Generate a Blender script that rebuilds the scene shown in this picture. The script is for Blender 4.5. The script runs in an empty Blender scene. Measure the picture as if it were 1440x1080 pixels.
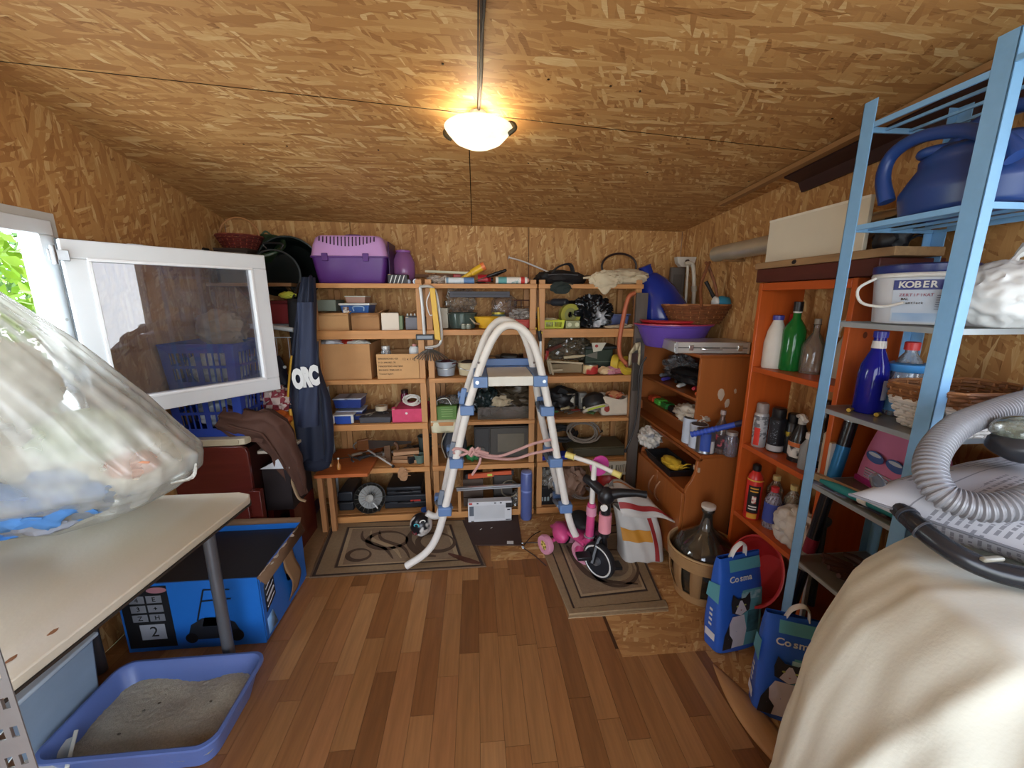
import bpy, math, random
from mathutils import Vector, Matrix, noise
random.seed(7)
S = bpy.context.scene
COL = S.collection
PI = math.pi
# ------------------------------------------------------------------ camera, world, light, exposure
CF, PIT, YAW = 559.0, math.radians(12.1), math.radians(5.2)
EYE = Vector((0, 0, 1.5))
cam_d = bpy.data.cameras.new('camera'); cam = bpy.data.objects.new('camera', cam_d); COL.objects.link(cam)
cam_d.sensor_width = 36; cam_d.lens = CF / 1440 * 36; cam_d.clip_start = 0.02
cam.location = EYE; cam.rotation_euler = (PI / 2 - PIT, 0, -YAW)
S.camera = cam
S.view_settings.view_transform = 'Standard'; S.view_settings.look = 'None'
S.view_settings.gamma = 1; S.view_settings.use_curve_mapping = False
S.view_settings.exposure = 0.0
W = bpy.data.worlds.new('sky'); S.world = W; W.use_nodes = True
wn = W.node_tree; wn.nodes.clear()
wo = wn.nodes.new('ShaderNodeOutputWorld'); wb = wn.nodes.new('ShaderNodeBackground')
wt = wn.nodes.new('ShaderNodeTexCoord'); ws = wn.nodes.new('ShaderNodeSeparateXYZ'); wr = wn.nodes.new('ShaderNodeValToRGB')
wr.color_ramp.elements[0].position = 0.0; wr.color_ramp.elements[0].color = (0.95, 0.97, 1.0, 1)
wr.color_ramp.elements[1].position = 0.7; wr.color_ramp.elements[1].color = (0.45, 0.62, 1.0, 1)
wn.links.new(wt.outputs['Generated'], ws.inputs[0]); wn.links.new(ws.outputs['Z'], wr.inputs[0])
wn.links.new(wr.outputs[0], wb.inputs[0]); wn.links.new(wb.outputs[0], wo.inputs[0])
wb.inputs[1].default_value = 5.0

def area(name, loc, rot, sx, sy, power, col, portal=False):
    l = bpy.data.lights.new(name, 'AREA'); l.shape = 'RECTANGLE'; l.size = sx; l.size_y = sy; l.energy = power; l.color = col
    if portal: l.cycles.is_portal = True
    o = bpy.data.objects.new(name, l); COL.objects.link(o); o.location = loc; o.rotation_euler = rot
    return o
# daylight entering by the open doorway behind the camera and by the window
area('doorway_daylight', (-0.1, -1.28, 1.05), (PI / 2, 0, 0), 2.0, 1.9, 31, (0.86, 0.93, 1.0))
area('side_doorway_daylight', (1.72, 0.02, 1.05), (0, PI / 2, 0), 1.9, 0.8, 20, (0.86, 0.93, 1.0))
area('window_daylight', (-1.72, 1.3, 1.38), (0, -PI / 2, 0), 0.7, 0.66, 20, (0.88, 0.95, 1.0))
pl = bpy.data.lights.new('lamp_bulb', 'POINT'); pl.energy = 11; pl.color = (1.0, 0.86, 0.62); pl.shadow_soft_size = 0.03

# ------------------------------------------------------------------ pixel -> world point on a plane
_f = Vector((math.sin(YAW) * math.cos(PIT), math.cos(YAW) * math.cos(PIT), -math.sin(PIT)))
_r = Vector((math.cos(YAW), -math.sin(YAW), 0)); _u = _r.cross(_f)
def P(px, py, X=None, Y=None, Z=None):
    d = _f + _r * (px - 720) / CF - _u * (py - 540) / CF
    t = Y / d.y if Y is not None else (X / d.x if X is not None else (Z - EYE.z) / d.z)
    return EYE + d * t
def fit(x0, y0, x1, y1, Y, z=None):
    """centre x, base z, width, height of what fills that box of the photograph at depth Y (standing on z)"""
    a = P(x0, (y0 + y1) / 2, Y=Y); b = P(x1, (y0 + y1) / 2, Y=Y); t = P((x0 + x1) / 2, y0, Y=Y).z
    zb = P((x0 + x1) / 2, y1, Y=Y).z if z is None else z
    return (a.x + b.x) / 2, zb, b.x - a.x, max(0.01, t - zb)

# ------------------------------------------------------------------ materials
def lin(h):
    if not isinstance(h, str): return h
    h = h.lstrip('#'); r = []
    for i in (0, 2, 4):
        c = int(h[i:i + 2], 16) / 255
        r.append(c / 12.92 if c <= 0.04045 else ((c + 0.055) / 1.055) ** 2.4)
    return tuple(r) + (1,)
_mc = {}
def nd(nt, t, **k):
    n = nt.nodes.new(t)
    for a, b in k.items():
        if a[0] == 'i' and a[1:].isdigit(): n.inputs[int(a[1:])].default_value = b
        else: setattr(n, a, b)
    return n
def mat(col, rough=0.55, metal=0.0, var=0.12, vs=14.0, bump=0.05, bs=60.0, stretch=(1, 1, 1), trans=0.0, alpha=1.0, emit=0.0, coat=0.0, spec=0.5, sss=0.0):
    key = (col, rough, metal, var, vs, bump, bs, stretch, trans, alpha, emit, coat, spec, sss)
    if key in _mc: return _mc[key]
    m = bpy.data.materials.new('m_' + str(col)); m.use_nodes = True; nt = m.node_tree; nt.nodes.clear()
    o = nd(nt, 'ShaderNodeOutputMaterial'); b = nd(nt, 'ShaderNodeBsdfPrincipled')
    tc = nd(nt, 'ShaderNodeTexCoord'); mp = nd(nt, 'ShaderNodeMapping'); mp.inputs['Scale'].default_value = stretch
    nz = nd(nt, 'ShaderNodeTexNoise'); nz.inputs['Scale'].default_value = vs; nz.inputs['Detail'].default_value = 4
    mx = nd(nt, 'ShaderNodeMix', data_type='RGBA')
    c = lin(col); dk = tuple(x * (1 - var * 1.3) for x in c[:3]) + (1,); lt = tuple(min(1, x * (1 + var)) for x in c[:3]) + (1,)
    mx.inputs[6].default_value = dk; mx.inputs[7].default_value = lt
    L = nt.links.new
    L(tc.outputs['Object'], mp.inputs[0]); L(mp.outputs[0], nz.inputs['Vector']); L(nz.outputs[0], mx.inputs[0]); L(mx.outputs[2], b.inputs['Base Color'])
    b.inputs['Roughness'].default_value = rough; b.inputs['Metallic'].default_value = metal
    b.inputs['Specular IOR Level'].default_value = spec
    if coat: b.inputs['Coat Weight'].default_value = coat
    if trans: b.inputs['Transmission Weight'].default_value = trans; b.inputs['IOR'].default_value = 1.4
    if alpha < 1: b.inputs['Alpha'].default_value = alpha
    if sss: b.inputs['Subsurface Weight'].default_value = sss; b.inputs['Subsurface Radius'].default_value = (0.02, 0.02, 0.02)
    if emit: L(mx.outputs[2], b.inputs['Emission Color']); b.inputs['Emission Strength'].default_value = emit
    if bump:
        n2 = nd(nt, 'ShaderNodeTexNoise'); n2.inputs['Scale'].default_value = bs; bp = nd(nt, 'ShaderNodeBump'); bp.inputs['Strength'].default_value = bump * 4; bp.inputs['Distance'].default_value = 0.002
        L(mp.outputs[0], n2.inputs['Vector']); L(n2.outputs[0], bp.inputs['Height']); L(bp.outputs[0], b.inputs['Normal'])
    L(b.outputs[0], o.inputs[0]); _mc[key] = m
    return m
def wood(col, axis='x', var=0.28, rough=0.5, s=10):
    st = {'x': (1, 14, 14), 'y': (14, 1, 14), 'z': (14, 14, 1)}[axis]
    return mat(col, rough, var=var, vs=s * 0.35, bump=0.04, bs=12, stretch=st)
def clear(col='#e8f0f0', tint=0.12, rough=0.08, gloss=0.9):
    """thin clear sheet (glass, film): mostly see-through, with real reflections"""
    key = ('clear', col, tint, rough, gloss)
    if key in _mc: return _mc[key]
    m = bpy.data.materials.new('m_clear'); m.use_nodes = True; nt = m.node_tree; nt.nodes.clear(); L = nt.links.new
    o = nd(nt, 'ShaderNodeOutputMaterial'); t = nd(nt, 'ShaderNodeBsdfTransparent'); t.inputs[0].default_value = tuple(0.75 + 0.25 * x for x in lin(col)[:3]) + (1,)
    d = nd(nt, 'ShaderNodeBsdfPrincipled'); d.inputs['Base Color'].default_value = lin(col); d.inputs['Roughness'].default_value = rough
    g = nd(nt, 'ShaderNodeBsdfGlossy'); g.inputs['Roughness'].default_value = rough
    fr = nd(nt, 'ShaderNodeFresnel'); fr.inputs[0].default_value = 1.45
    a = nd(nt, 'ShaderNodeMixShader'); b = nd(nt, 'ShaderNodeMixShader'); mul = nd(nt, 'ShaderNodeMath', operation='MULTIPLY'); mul.inputs[1].default_value = gloss
    nz = nd(nt, 'ShaderNodeTexNoise'); nz.inputs['Scale'].default_value = 9; tm = nd(nt, 'ShaderNodeMath', operation='MULTIPLY'); tm.inputs[1].default_value = tint * 2; tm.use_clamp = True
    L(nz.outputs[0], tm.inputs[0]); L(tm.outputs[0], a.inputs[0]); L(t.outputs[0], a.inputs[1]); L(d.outputs[0], a.inputs[2])
    L(fr.outputs[0], mul.inputs[0]); L(mul.outputs[0], b.inputs[0]); L(a.outputs[0], b.inputs[1]); L(g.outputs[0], b.inputs[2]); L(b.outputs[0], o.inputs[0])
    _mc[key] = m; return m
def two(c1, c2, scale=6.0, thr=0.5, sharp=0.04, rough=0.7, kind='noise', stretch=(1, 1, 1), bump=0.05):
    """two colours in a printed / woven pattern"""
    key = ('two', c1, c2, scale, thr, sharp, rough, kind, stretch)
    if key in _mc: return _mc[key]
    m = bpy.data.materials.new('m_two'); m.use_nodes = True; nt = m.node_tree; L = nt.links.new; b = nt.nodes['Principled BSDF']
    tc = nd(nt, 'ShaderNodeTexCoord'); mp = nd(nt, 'ShaderNodeMapping'); mp.inputs['Scale'].default_value = stretch
    t = nd(nt, {'noise': 'ShaderNodeTexNoise', 'wave': 'ShaderNodeTexWave', 'voronoi': 'ShaderNodeTexVoronoi', 'check': 'ShaderNodeTexChecker', 'brick': 'ShaderNodeTexBrick'}[kind])
    t.inputs['Scale'].default_value = scale
    if kind == 'brick':
        t.inputs['Color1'].default_value = (0, 0, 0, 1); t.inputs['Color2'].default_value = (1, 1, 1, 1); t.inputs['Mortar'].default_value = (.2, .2, .2, 1)
    r = nd(nt, 'ShaderNodeValToRGB'); r.color_ramp.elements[0].position = max(0, thr - sharp); r.color_ramp.elements[1].position = min(1, thr + sharp)
    r.color_ramp.elements[0].color = lin(c1); r.color_ramp.elements[1].color = lin(c2)
    L(tc.outputs['Object'], mp.inputs[0]); L(mp.outputs[0], t.inputs['Vector']); L(t.outputs[0], r.inputs[0]); L(r.outputs[0], b.inputs['Base Color']); b.inputs['Roughness'].default_value = rough
    if bump:
        bp = nd(nt, 'ShaderNodeBump'); bp.inputs['Strength'].default_value = bump * 4; bp.inputs['Distance'].default_value = 0.002
        n2 = nd(nt, 'ShaderNodeTexNoise'); n2.inputs['Scale'].default_value = 90; L(tc.outputs['Object'], n2.inputs['Vector']); L(n2.outputs[0], bp.inputs['Height']); L(bp.outputs[0], b.inputs['Normal'])
    _mc[key] = m; return m
def osb(la, sa, seed=0.0, dark=1.0):
    """oriented strand board: pale and brown flakes, long along world axis la, short along sa"""
    m = bpy.data.materials.new('m_strand_board'); m.use_nodes = True; nt = m.node_tree; L = nt.links.new; b = nt.nodes['Principled BSDF']
    ge = nd(nt, 'ShaderNodeNewGeometry'); sp = nd(nt, 'ShaderNodeSeparateXYZ'); L(ge.outputs['Position'], sp.inputs[0])
    def mth(op, a, c):
        n = nd(nt, 'ShaderNodeMath', operation=op)
        for i, v in enumerate((a, c)):
            if isinstance(v, (int, float)): n.inputs[i].default_value = v
            else: L(v, n.inputs[i])
        return n.outputs[0]
    A, B = sp.outputs[la], sp.outputs[sa]
    wz = nd(nt, 'ShaderNodeTexNoise'); wz.inputs['Scale'].default_value = 9; wz.inputs['Detail'].default_value = 3; L(ge.outputs['Position'], wz.inputs['Vector'])
    warp = mth('MULTIPLY', mth('SUBTRACT', wz.outputs[0], 0.5), 0.02)
    cur = None
    for k, (ang, fa, fb) in enumerate(((0.05, 10, 66), (-0.24, 9, 60), (0.28, 10, 56), (1.1, 16, 74), (-0.10, 8, 50))):
        ca, sn = math.cos(ang), math.sin(ang)
        u = mth('ADD', mth('MULTIPLY', A, ca), mth('MULTIPLY', B, sn)); v = mth('SUBTRACT', mth('MULTIPLY', B, ca), mth('MULTIPLY', A, sn))
        v = mth('ADD', v, warp); u = mth('ADD', u, mth('MULTIPLY', warp, 2.0))
        cb = nd(nt, 'ShaderNodeCombineXYZ'); L(mth('MULTIPLY', u, fa), cb.inputs[0]); L(mth('MULTIPLY', v, fb), cb.inputs[1]); cb.inputs[2].default_value = seed + k * 7.3
        vo = nd(nt, 'ShaderNodeTexVoronoi', voronoi_dimensions='3D'); vo.inputs['Scale'].default_value = 1.0; L(cb.outputs[0], vo.inputs['Vector'])
        sc = nd(nt, 'ShaderNodeSeparateColor'); L(vo.outputs['Color'], sc.inputs[0])
        if cur is None: cur = sc.outputs[0]
        else:
            sel = mth('GREATER_THAN', sc.outputs[1], 0.62)
            mx = nd(nt, 'ShaderNodeMix', data_type='FLOAT'); L(sel, mx.inputs[0]); L(cur, mx.inputs[2]); L(sc.outputs[0], mx.inputs[3]); cur = mx.outputs[0]
    # fine grain along the flakes
    gb = nd(nt, 'ShaderNodeCombineXYZ'); L(mth('MULTIPLY', A, 25), gb.inputs[0]); L(mth('MULTIPLY', B, 260), gb.inputs[1])
    gn = nd(nt, 'ShaderNodeTexNoise'); gn.inputs['Scale'].default_value = 1.0; L(gb.outputs[0], gn.inputs['Vector'])
    val = mth('ADD', mth('MULTIPLY', cur, 0.8), mth('MULTIPLY', gn.outputs[0], 0.22))
    r = nd(nt, 'ShaderNodeValToRGB'); cr = r.color_ramp
    stops = ((0.0, '#5a3a20'), (0.075, '#855a32'), (0.13, '#a67545'), (0.5, '#b98852'), (0.78, '#c69961'), (0.92, '#d6b37e'), (1.0, '#e6cda0'))
    while len(cr.elements) < len(stops): cr.elements.new(0.5)
    for e, (p, c) in zip(cr.elements, stops): e.position = p; e.color = tuple(x * dark for x in lin(c)[:3]) + (1,)
    L(val, r.inputs[0]); L(r.outputs[0], b.inputs['Base Color']); b.inputs['Roughness'].default_value = 0.6; b.inputs['Specular IOR Level'].default_value = 0.3
    bp = nd(nt, 'ShaderNodeBump'); bp.inputs['Strength'].default_value = 0.3; bp.inputs['Distance'].default_value = 0.003; L(val, bp.inputs['Height']); L(bp.outputs[0], b.inputs['Normal'])
    return m

# ------------------------------------------------------------------ mesh builder
_wb = {}      # object -> (world origin, bbox lo, bbox hi)
_tops = []
class M:
    def __init__(s, mx=None): s.v, s.f, s.mx = [], [], mx
    def add(s, vs, fs, mx=None):
        n = len(s.v); X = s.mx if mx is None else (mx if s.mx is None else s.mx @ mx)
        for v in vs:
            v = Vector(v); s.v.append(X @ v if X is not None else v)
        s.f += [tuple(i + n for i in f) for f in fs]; return s
    def box(s, x0, x1, y0, y1, z0, z1, mx=None):
        v = [(x, y, z) for z in (z0, z1) for y in (y0, y1) for x in (x0, x1)]
        return s.add(v, [(0, 2, 3, 1), (4, 5, 7, 6), (0, 1, 5, 4), (2, 6, 7, 3), (0, 4, 6, 2), (1, 3, 7, 5)], mx)
    def beam(s, a, b, w, h, up=(0, 0, 1)):
        a, b = Vector(a), Vector(b); d = (b - a); L = d.length; d.normalize(); up = Vector(up)
        if abs(d.dot(up)) > 0.99: up = Vector((0, 1, 0))
        x = d.cross(up).normalized(); z = x.cross(d)
        m = Matrix((x, d, z)).transposed().to_4x4(); m.translation = a
        return s.box(-w / 2, w / 2, 0, L, -h / 2, h / 2, m)
    def ring(s, rings, close_u=True, cap=(True, True), mx=None):
        """rings: list of equal-length point loops"""
        n = len(rings[0]); vs = [p for r in rings for p in r]; fs = []
        for i in range(len(rings) - 1):
            for j in range(n if close_u else n - 1):
                k = (j + 1) % n; fs.append((i * n + j, i * n + k, (i + 1) * n + k, (i + 1) * n + j))
        if cap[0]: fs.append(tuple(reversed(range(n))))
        if cap[1]: fs.append(tuple(range((len(rings) - 1) * n, len(rings) * n)))
        return s.add(vs, fs, mx)
    def lathe(s, prof, c=(0, 0, 0), n=24, mx=None, cap=(True, True), sq=0, ex=1.0, ey=1.0):
        """prof: (r, z) pairs; sq>0 squares the section"""
        rr = []
        for r, z in prof:
            l = []
            for j in range(n):
                a = 2 * PI * j / n; ca, sa = math.cos(a), math.sin(a)
                if sq:
                    k = (abs(ca) ** sq + abs(sa) ** sq) ** (-1 / sq); ca *= k; sa *= k
                l.append((c[0] + r * ca * ex, c[1] + r * sa * ey, c[2] + z))
            rr.append(l)
        return s.ring(rr, True, cap, mx)
    def cyl(s, a, b, r0, r1=None, n=16):
        return s.tube([a, b], [r0, r0 if r1 is None else r1], n, sm=0)
    def tube(s, pts, r, n=8, closed=False, sm=4, flat=1.0, cap=True):
        pts = [Vector(p) for p in pts]; rs = r if isinstance(r, (list, tuple)) else [r] * len(pts)
        if sm and len(pts) > 2:
            q, qr = [], []; N = len(pts); seg = N if closed else N - 1
            for i in range(seg):
                p0 = pts[(i - 1) % N] if (closed or i > 0) else pts[0] * 2 - pts[1]
                p1, p2 = pts[i], pts[(i + 1) % N]
                p3 = pts[(i + 2) % N] if (closed or i + 2 < N) else pts[-1] * 2 - pts[-2]
                for k in range(sm):
                    t = k / sm; t2, t3 = t * t, t * t * t
                    q.append(0.5 * ((2 * p1) + (p2 - p0) * t + (2 * p0 - 5 * p1 + 4 * p2 - p3) * t2 + (3 * p1 - p0 - 3 * p2 + p3) * t3))
                    qr.append(rs[i] * (1 - t) + rs[(i + 1) % N] * t)
            if not closed: q.append(pts[-1]); qr.append(rs[-1])
            pts, rs = q, qr
        N = len(pts); rings = []; up = None
        for i, p in enumerate(pts):
            d = (pts[(i + 1) % N] - pts[i - 1]) if (closed or 0 < i < N - 1) else (pts[1] - pts[0] if i == 0 else pts[-1] - pts[-2])
            if d.length < 1e-9: d = Vector((0, 0, 1))
            d.normalize()
            if up is None: up = Vector((0, 0, 1)) if abs(d.z) < 0.9 else Vector((1, 0, 0))
            up = (up - d * up.dot(d))
            if up.length < 1e-6: up = d.orthogonal()
            up.normalize(); sd = d.cross(up)
            rings.append([p + (sd * math.cos(2 * PI * j / n) + up * math.sin(2 * PI * j / n) * flat) * rs[i] for j in range(n)])
        if closed:
            rings.append(rings[0]); return s.ring(rings, True, (False, False))
        return s.ring(rings, True, (cap, cap))
    def prism(s, poly, t, mx=None):
        """2-D polygon in local xz, thickness t along +y"""
        n = len(poly); v = [(x, 0, z) for x, z in poly] + [(x, t, z) for x, z in poly]
        f = [tuple(range(n)), tuple(reversed(range(n, 2 * n)))] + [(i, i + n, (i + 1) % n + n, (i + 1) % n) for i in range(n)]
        return s.add(v, f, mx)
    def blob(s, c, r, amp=0.15, fr=3.0, sub=3, seed=0, flatbase=None, ridge=False, mx=None):
        import bmesh
        bm = bmesh.new(); bmesh.ops.create_icosphere(bm, subdivisions=sub, radius=1)
        vs = []
        for v in bm.verts:
            p = v.co; q = p * fr + Vector((seed * 3.1, seed * 1.7, seed))
            n = noise.noise(q) + 0.5 * noise.noise(q * 2.3)
            if ridge: n = 0.6 - 2 * abs(n)
            k = 1 + amp * n; w = Vector((p.x * r[0] * k, p.y * r[1] * k, p.z * r[2] * k)) + Vector(c)
            if flatbase is not None and w.z < flatbase: w.z = flatbase
            vs.append(w)
        fs = [tuple(v.index for v in f.verts) for f in bm.faces]; bm.free()
        return s.add(vs, fs, mx)
    def grid(s, fn, nu, nv, cu=False, cv=False, mx=None):
        vs = [fn(i / (nu if cu else nu - 1), j / (nv if cv else nv - 1)) for i in range(nu) for j in range(nv)]; fs = []
        for i in range(nu if cu else nu - 1):
            for j in range(nv if cv else nv - 1):
                a, b = (i + 1) % nu, (j + 1) % nv; fs.append((i * nv + j, a * nv + j, a * nv + b, i * nv + b))
        return s.add(vs, fs, mx)
    def obj(s, name, m, parent=None, bev=0, smooth=None, solid=0, sub=0, label=None, cat=None, group=None, kind=None):
        me = bpy.data.meshes.new(name)
        lo = Vector((min(v[i] for v in s.v) for i in range(3))); hi = Vector((max(v[i] for v in s.v) for i in range(3)))
        o0 = Vector(((lo.x + hi.x) / 2, (lo.y + hi.y) / 2, lo.z))
        me.from_pydata([v - o0 for v in s.v], [], s.f); me.update()
        me.materials.append(m)
        if smooth is not False:
            me.polygons.foreach_set('use_smooth', [True] * len(me.polygons)); me.set_sharp_from_angle(angle=math.radians(38 if smooth is None else smooth))
        o = bpy.data.objects.new(name, me); COL.objects.link(o)
        _wb[o] = (o0, lo, hi)
        if parent is not None:
            o.parent = parent; o.location = o0 - (_wb[parent][0] if parent in _wb else Vector())
        else: o.location = o0
        if solid:
            q = o.modifiers.new('thickness', 'SOLIDIFY'); q.thickness = solid; q.offset = 0
        if bev:
            q = o.modifiers.new('bevel', 'BEVEL'); q.width = bev; q.segments = 2; q.limit_method = 'ANGLE'; q.angle_limit = math.radians(50)
        if sub:
            q = o.modifiers.new('sub', 'SUBSURF'); q.levels = sub; q.render_levels = sub
        if label: o['label'] = label
        if cat: o['category'] = cat
        if group: o['group'] = group
        if kind: o['kind'] = kind
        return o
def T(name, label, cat, group=None):
    o = bpy.data.objects.new(name, None); COL.objects.link(o); o.empty_display_size = 0.05
    o['label'] = label; o['category'] = cat
    if group: o['group'] = group
    _tops.append(o); return o
def ST(name):
    o = bpy.data.objects.new(name, None); COL.objects.link(o); o['kind'] = 'structure'; _tops.append(o); return o
def settle():
    for t in _tops:
        ds = [c for c in t.children_recursive if c in _wb]
        if not ds: continue
        lo = Vector((min(_wb[c][1][i] for c in ds) for i in range(3))); hi = Vector((max(_wb[c][2][i] for c in ds) for i in range(3)))
        b = Vector(((lo.x + hi.x) / 2, (lo.y + hi.y) / 2, lo.z)); t.location = b
        for c in t.children: c.location = c.location - b
def text(s, size, mx, m, parent, name='lettering', bold=0.0, ext=0.0006, ax='CENTER'):
    cu = bpy.data.curves.new('t', 'FONT'); cu.body = s; cu.size = size; cu.align_x = ax; cu.align_y = 'CENTER'; cu.extrude = ext; cu.offset = bold; cu.resolution_u = 3
    o = bpy.data.objects.new('t', cu); COL.objects.link(o)
    me = bpy.data.meshes.new_from_object(o); vs = [v.co.copy() for v in me.vertices]; fs = [tuple(p.vertices) for p in me.polygons]
    bpy.data.objects.remove(o); bpy.data.meshes.remove(me)
    return M(mx).add(vs, fs).obj(name, m, parent, smooth=False)
def frame(o, x, y):
    """matrix with origin o, local X along x, local Y along y"""
    x = Vector(x).normalized(); y = Vector(y); z = x.cross(y).normalized(); y = z.cross(x)
    m = Matrix((x, y, z)).transposed().to_4x4(); m.translation = Vector(o); return m
def TR(x, y, z, rz=0, rx=0, ry=0):
    return Matrix.Translation((x, y, z)) @ Matrix.Rotation(rz, 4, 'Z') @ Matrix.Rotation(rx, 4, 'X') @ Matrix.Rotation(ry, 4, 'Y')
FRONT = lambda x, y, z: frame((x, y, z), (1, 0, 0), (0, 0, 1))      # print on a face looking at -Y
SIDE = lambda x, y, z: frame((x, y, z), (0, -1, 0), (0, 0, 1))      # print on a face looking at -X
# ================================================================== ROOM
XL, XR, YB, YF = -1.626, 1.511, 2.93, -1.15
def zc(y, x=0.0): return 1.993 - 0.011 * x + (0.193 - 0.125 * (x - XL) / (XR - XL)) * (YB - y)          # sloping, slightly twisted ceiling
white_pvc = mat('#dfe3e6', 0.35, var=0.03, bump=0)
# floor: strips of wood-look covering, laid as separate planks over a dark backing
fl = ST('floor')
M().box(XL, XR, YF - 0.3, YB, -0.05, -0.004).obj('subfloor', mat('#4a2f1a'), fl)
plank_cols = ['#9c6e41', '#92643a', '#a37346', '#875932', '#9e6d42', '#98683c', '#a87a4c', '#7d522d']
pm = [wood(c, 'y', 0.30, 0.38, s=16) for c in plank_cols]
pmesh = {}
ox0, oy0, oy1 = XL, 0.35, 2.93
k = 0
pw = 0.085
i = 0; x = XL
while x < 1.0:
    L = 0.46; y = oy0 - random.random() * L
    while y < 2.9:
        y1 = y + L
        # the covering ends where bare boards begin (right) 
        lim = 0.60 if y > 1.37 else (0.97 if y > 0.9 else 1.0)
        if x + pw / 2 < lim and not (y > 2.0 and x > 0.06) and not (y > 2.0 and x < -0.95) and y1 > 0.42:
            ci = random.randrange(len(pm))
            if ci not in pmesh:
                o = M().box(-pw / 2 + 0.0006, pw / 2 - 0.0006, 0.0008, L - 0.0008, -0.004, 0.0).obj('plank', pm[ci], fl, smooth=False); pmesh[ci] = o.data
                o.location = (x + pw / 2, y + L / 2, -0.004)
            else:
                o = bpy.data.objects.new('plank', pmesh[ci]); COL.objects.link(o); o.parent = fl; o.location = (x + pw / 2, y + L / 2, -0.004)
                _wb[o] = (Vector(o.location), Vector(o.location), Vector(o.location))
        y = y1
    x += pw
osb_floor = osb(0, 1, 3.0, 0.92)
M().box(0.60, XR, 1.37, YB, -0.004, 0.001).obj('strand_board', osb_floor, fl)
M().box(0.97, XR, -1.15, 1.368, -0.004, 0.001).obj('strand_board', osb_floor, fl)
M().box(0.065, 0.598, 2.06, YB, -0.004, 0.001).obj('strand_board', osb_floor, fl)
M().box(XL, -0.955, 2.0, YB, -0.004, 0.001).obj('strand_board', osb_floor, fl)
M().box(XL, 0.96, -1.15, 0.41, -0.004, 0.0).obj('floor_covering', wood('#a06a38', 'y'), fl)
# torn curled flap of the covering on the right
def flap(u, v):
    y = 1.30 - 0.50 * u; w = 0.055 * math.sin(PI * min(1, u * 1.02)) + 0.003
    xx = 0.965 + (v - 0.5) * 2 * w + 0.04 * u
    return (xx, y, 0.004 + 0.018 * math.sin(PI * v) * math.sin(PI * u))
M().grid(flap, 24, 7).obj('torn_flap', wood('#b98c5c', 'y', 0.2), fl, solid=0.002)
# walls and ceiling: strand-board sheets with open joints
osb_c = osb(0, 1, 0.0); osb_b = osb(2, 0, 11.0); osb_s = osb(2, 1, 23.0)
def sheet(mm, a, b, c, d, n):
    """quad sheet a,b,c,d with thickness along n"""
    n = Vector(n); q = [Vector(p) for p in (a, b, c, d)]
    return mm.add(q + [p + n for p in q], [(0, 1, 2, 3), (7, 6, 5, 4), (0, 4, 5, 1), (1, 5, 6, 2), (2, 6, 7, 3), (3, 7, 4, 0)])
ce = ST('ceiling')
g = 0.0022
for x0, x1, y0, y1 in ((XL - .05, -0.012, 1.63, YB), (-0.012, XR + .05, 1.63, YB), (XL - .05, 0.022, 0.38, 1.63), (0.022, XR + .05, 0.38, 1.63), (XL - .05, 0.03, YF - .1, 0.38), (0.03, XR + .05, YF - .1, 0.38)):
    x0 += g; x1 -= g; y0 += g; y1 -= g
    a = M()
    for dz in (0, .012): a.grid(lambda u, v: (x0 + (x1 - x0) * u, y0 + (y1 - y0) * v, zc(y0 + (y1 - y0) * v, x0 + (x1 - x0) * u) + dz), 9, 9)
    a.obj('strand_board', osb_c, ce, smooth=False)
M().grid(lambda u, v: (XL - .1 + 3.4 * u, YF - .15 + (YB - YF + .2) * v, zc(YF - .15 + (YB - YF + .2) * v, XL - .1 + 3.4 * u) + .014), 12, 12).obj('roof_deck', mat('#2a1a10'), ce, solid=0.01)
for k in range(26):      # screw heads
    sx, sy = random.uniform(-1.4, 1.4), random.choice((0.75, 0.71, 1.4, 1.96, 2.0, 2.5)) + random.uniform(-.01, .01)
    M().cyl((sx, sy, zc(sy, sx) - 0.0015), (sx, sy, zc(sy, sx) + 0.001), 0.004, n=8).obj('screw_head', mat('#3b2a1c', 0.4, 0.6), ce)
wb_ = ST('wall_back')
for x0, x1 in ((XL, -0.83), (-0.83, 0.386), (0.386, XR)):
    sheet(M(), (x0 + g, YB, 0), (x1 - g, YB, 0), (x1 - g, YB, zc(YB, x1)), (x0 + g, YB, zc(YB, x0)), (0, 0.012, 0)).obj('strand_board', osb_b, wb_, smooth=False)
M().box(XL - .05, XR + .05, YB + 0.014, YB + 0.03, -0.05, 2.1).obj('backing', mat('#2a1a10'), wb_)
wr_ = ST('wall_right')
RD0, RD1, RDZ = -0.42, 0.52, 2.02       # side doorway
for y0, y1, zb in ((1.84, YB, 0), (RD1, 1.84, 0), (RD0, RD1, RDZ), (YF, RD0, 0)):
    sheet(M(), (XR, y1 - g, zb), (XR, y0 + g, zb), (XR, y0 + g, zc(y0, XR)), (XR, y1 - g, zc(y1, XR)), (0.012, 0, 0)).obj('strand_board', osb_s, wr_, smooth=False)
d1 = ST('door_1')
for b_ in ((RD0 - .03, RD0 + .03, 0, RDZ), (RD1 - .03, RD1 + .03, 0, RDZ), (RD0, RD1, RDZ - .05, RDZ + .01)): M().box(XR - .01, XR + .06, *b_).obj('door_frame', white_pvc, d1, bev=.003)
dl = M().box(XR + .065, XR + .93, RD1 + .0, RD1 + .045, .03, 1.97).obj('door_leaf', white_pvc, d1, bev=.004)
for z_ in (.18, 1.05): M().box(XR + .17, XR + .83, RD1 - .006, RD1 - .0005, z_, z_ + .75).obj('door_panel', mat('#c9d2da', .3), dl, bev=.004)
M().tube([(XR + .86, RD1 - .001, 1.02), (XR + .86, RD1 - .04, 1.02), (XR + .77, RD1 - .045, 1.02)], .009).obj('door_handle', mat('#8d9296', .3, .8), dl)
wl_ = ST('wall_left')
WY0, WY1, WZ0, WZ1 = 0.86, 1.76, 0.94, 1.79       # window opening
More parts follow.
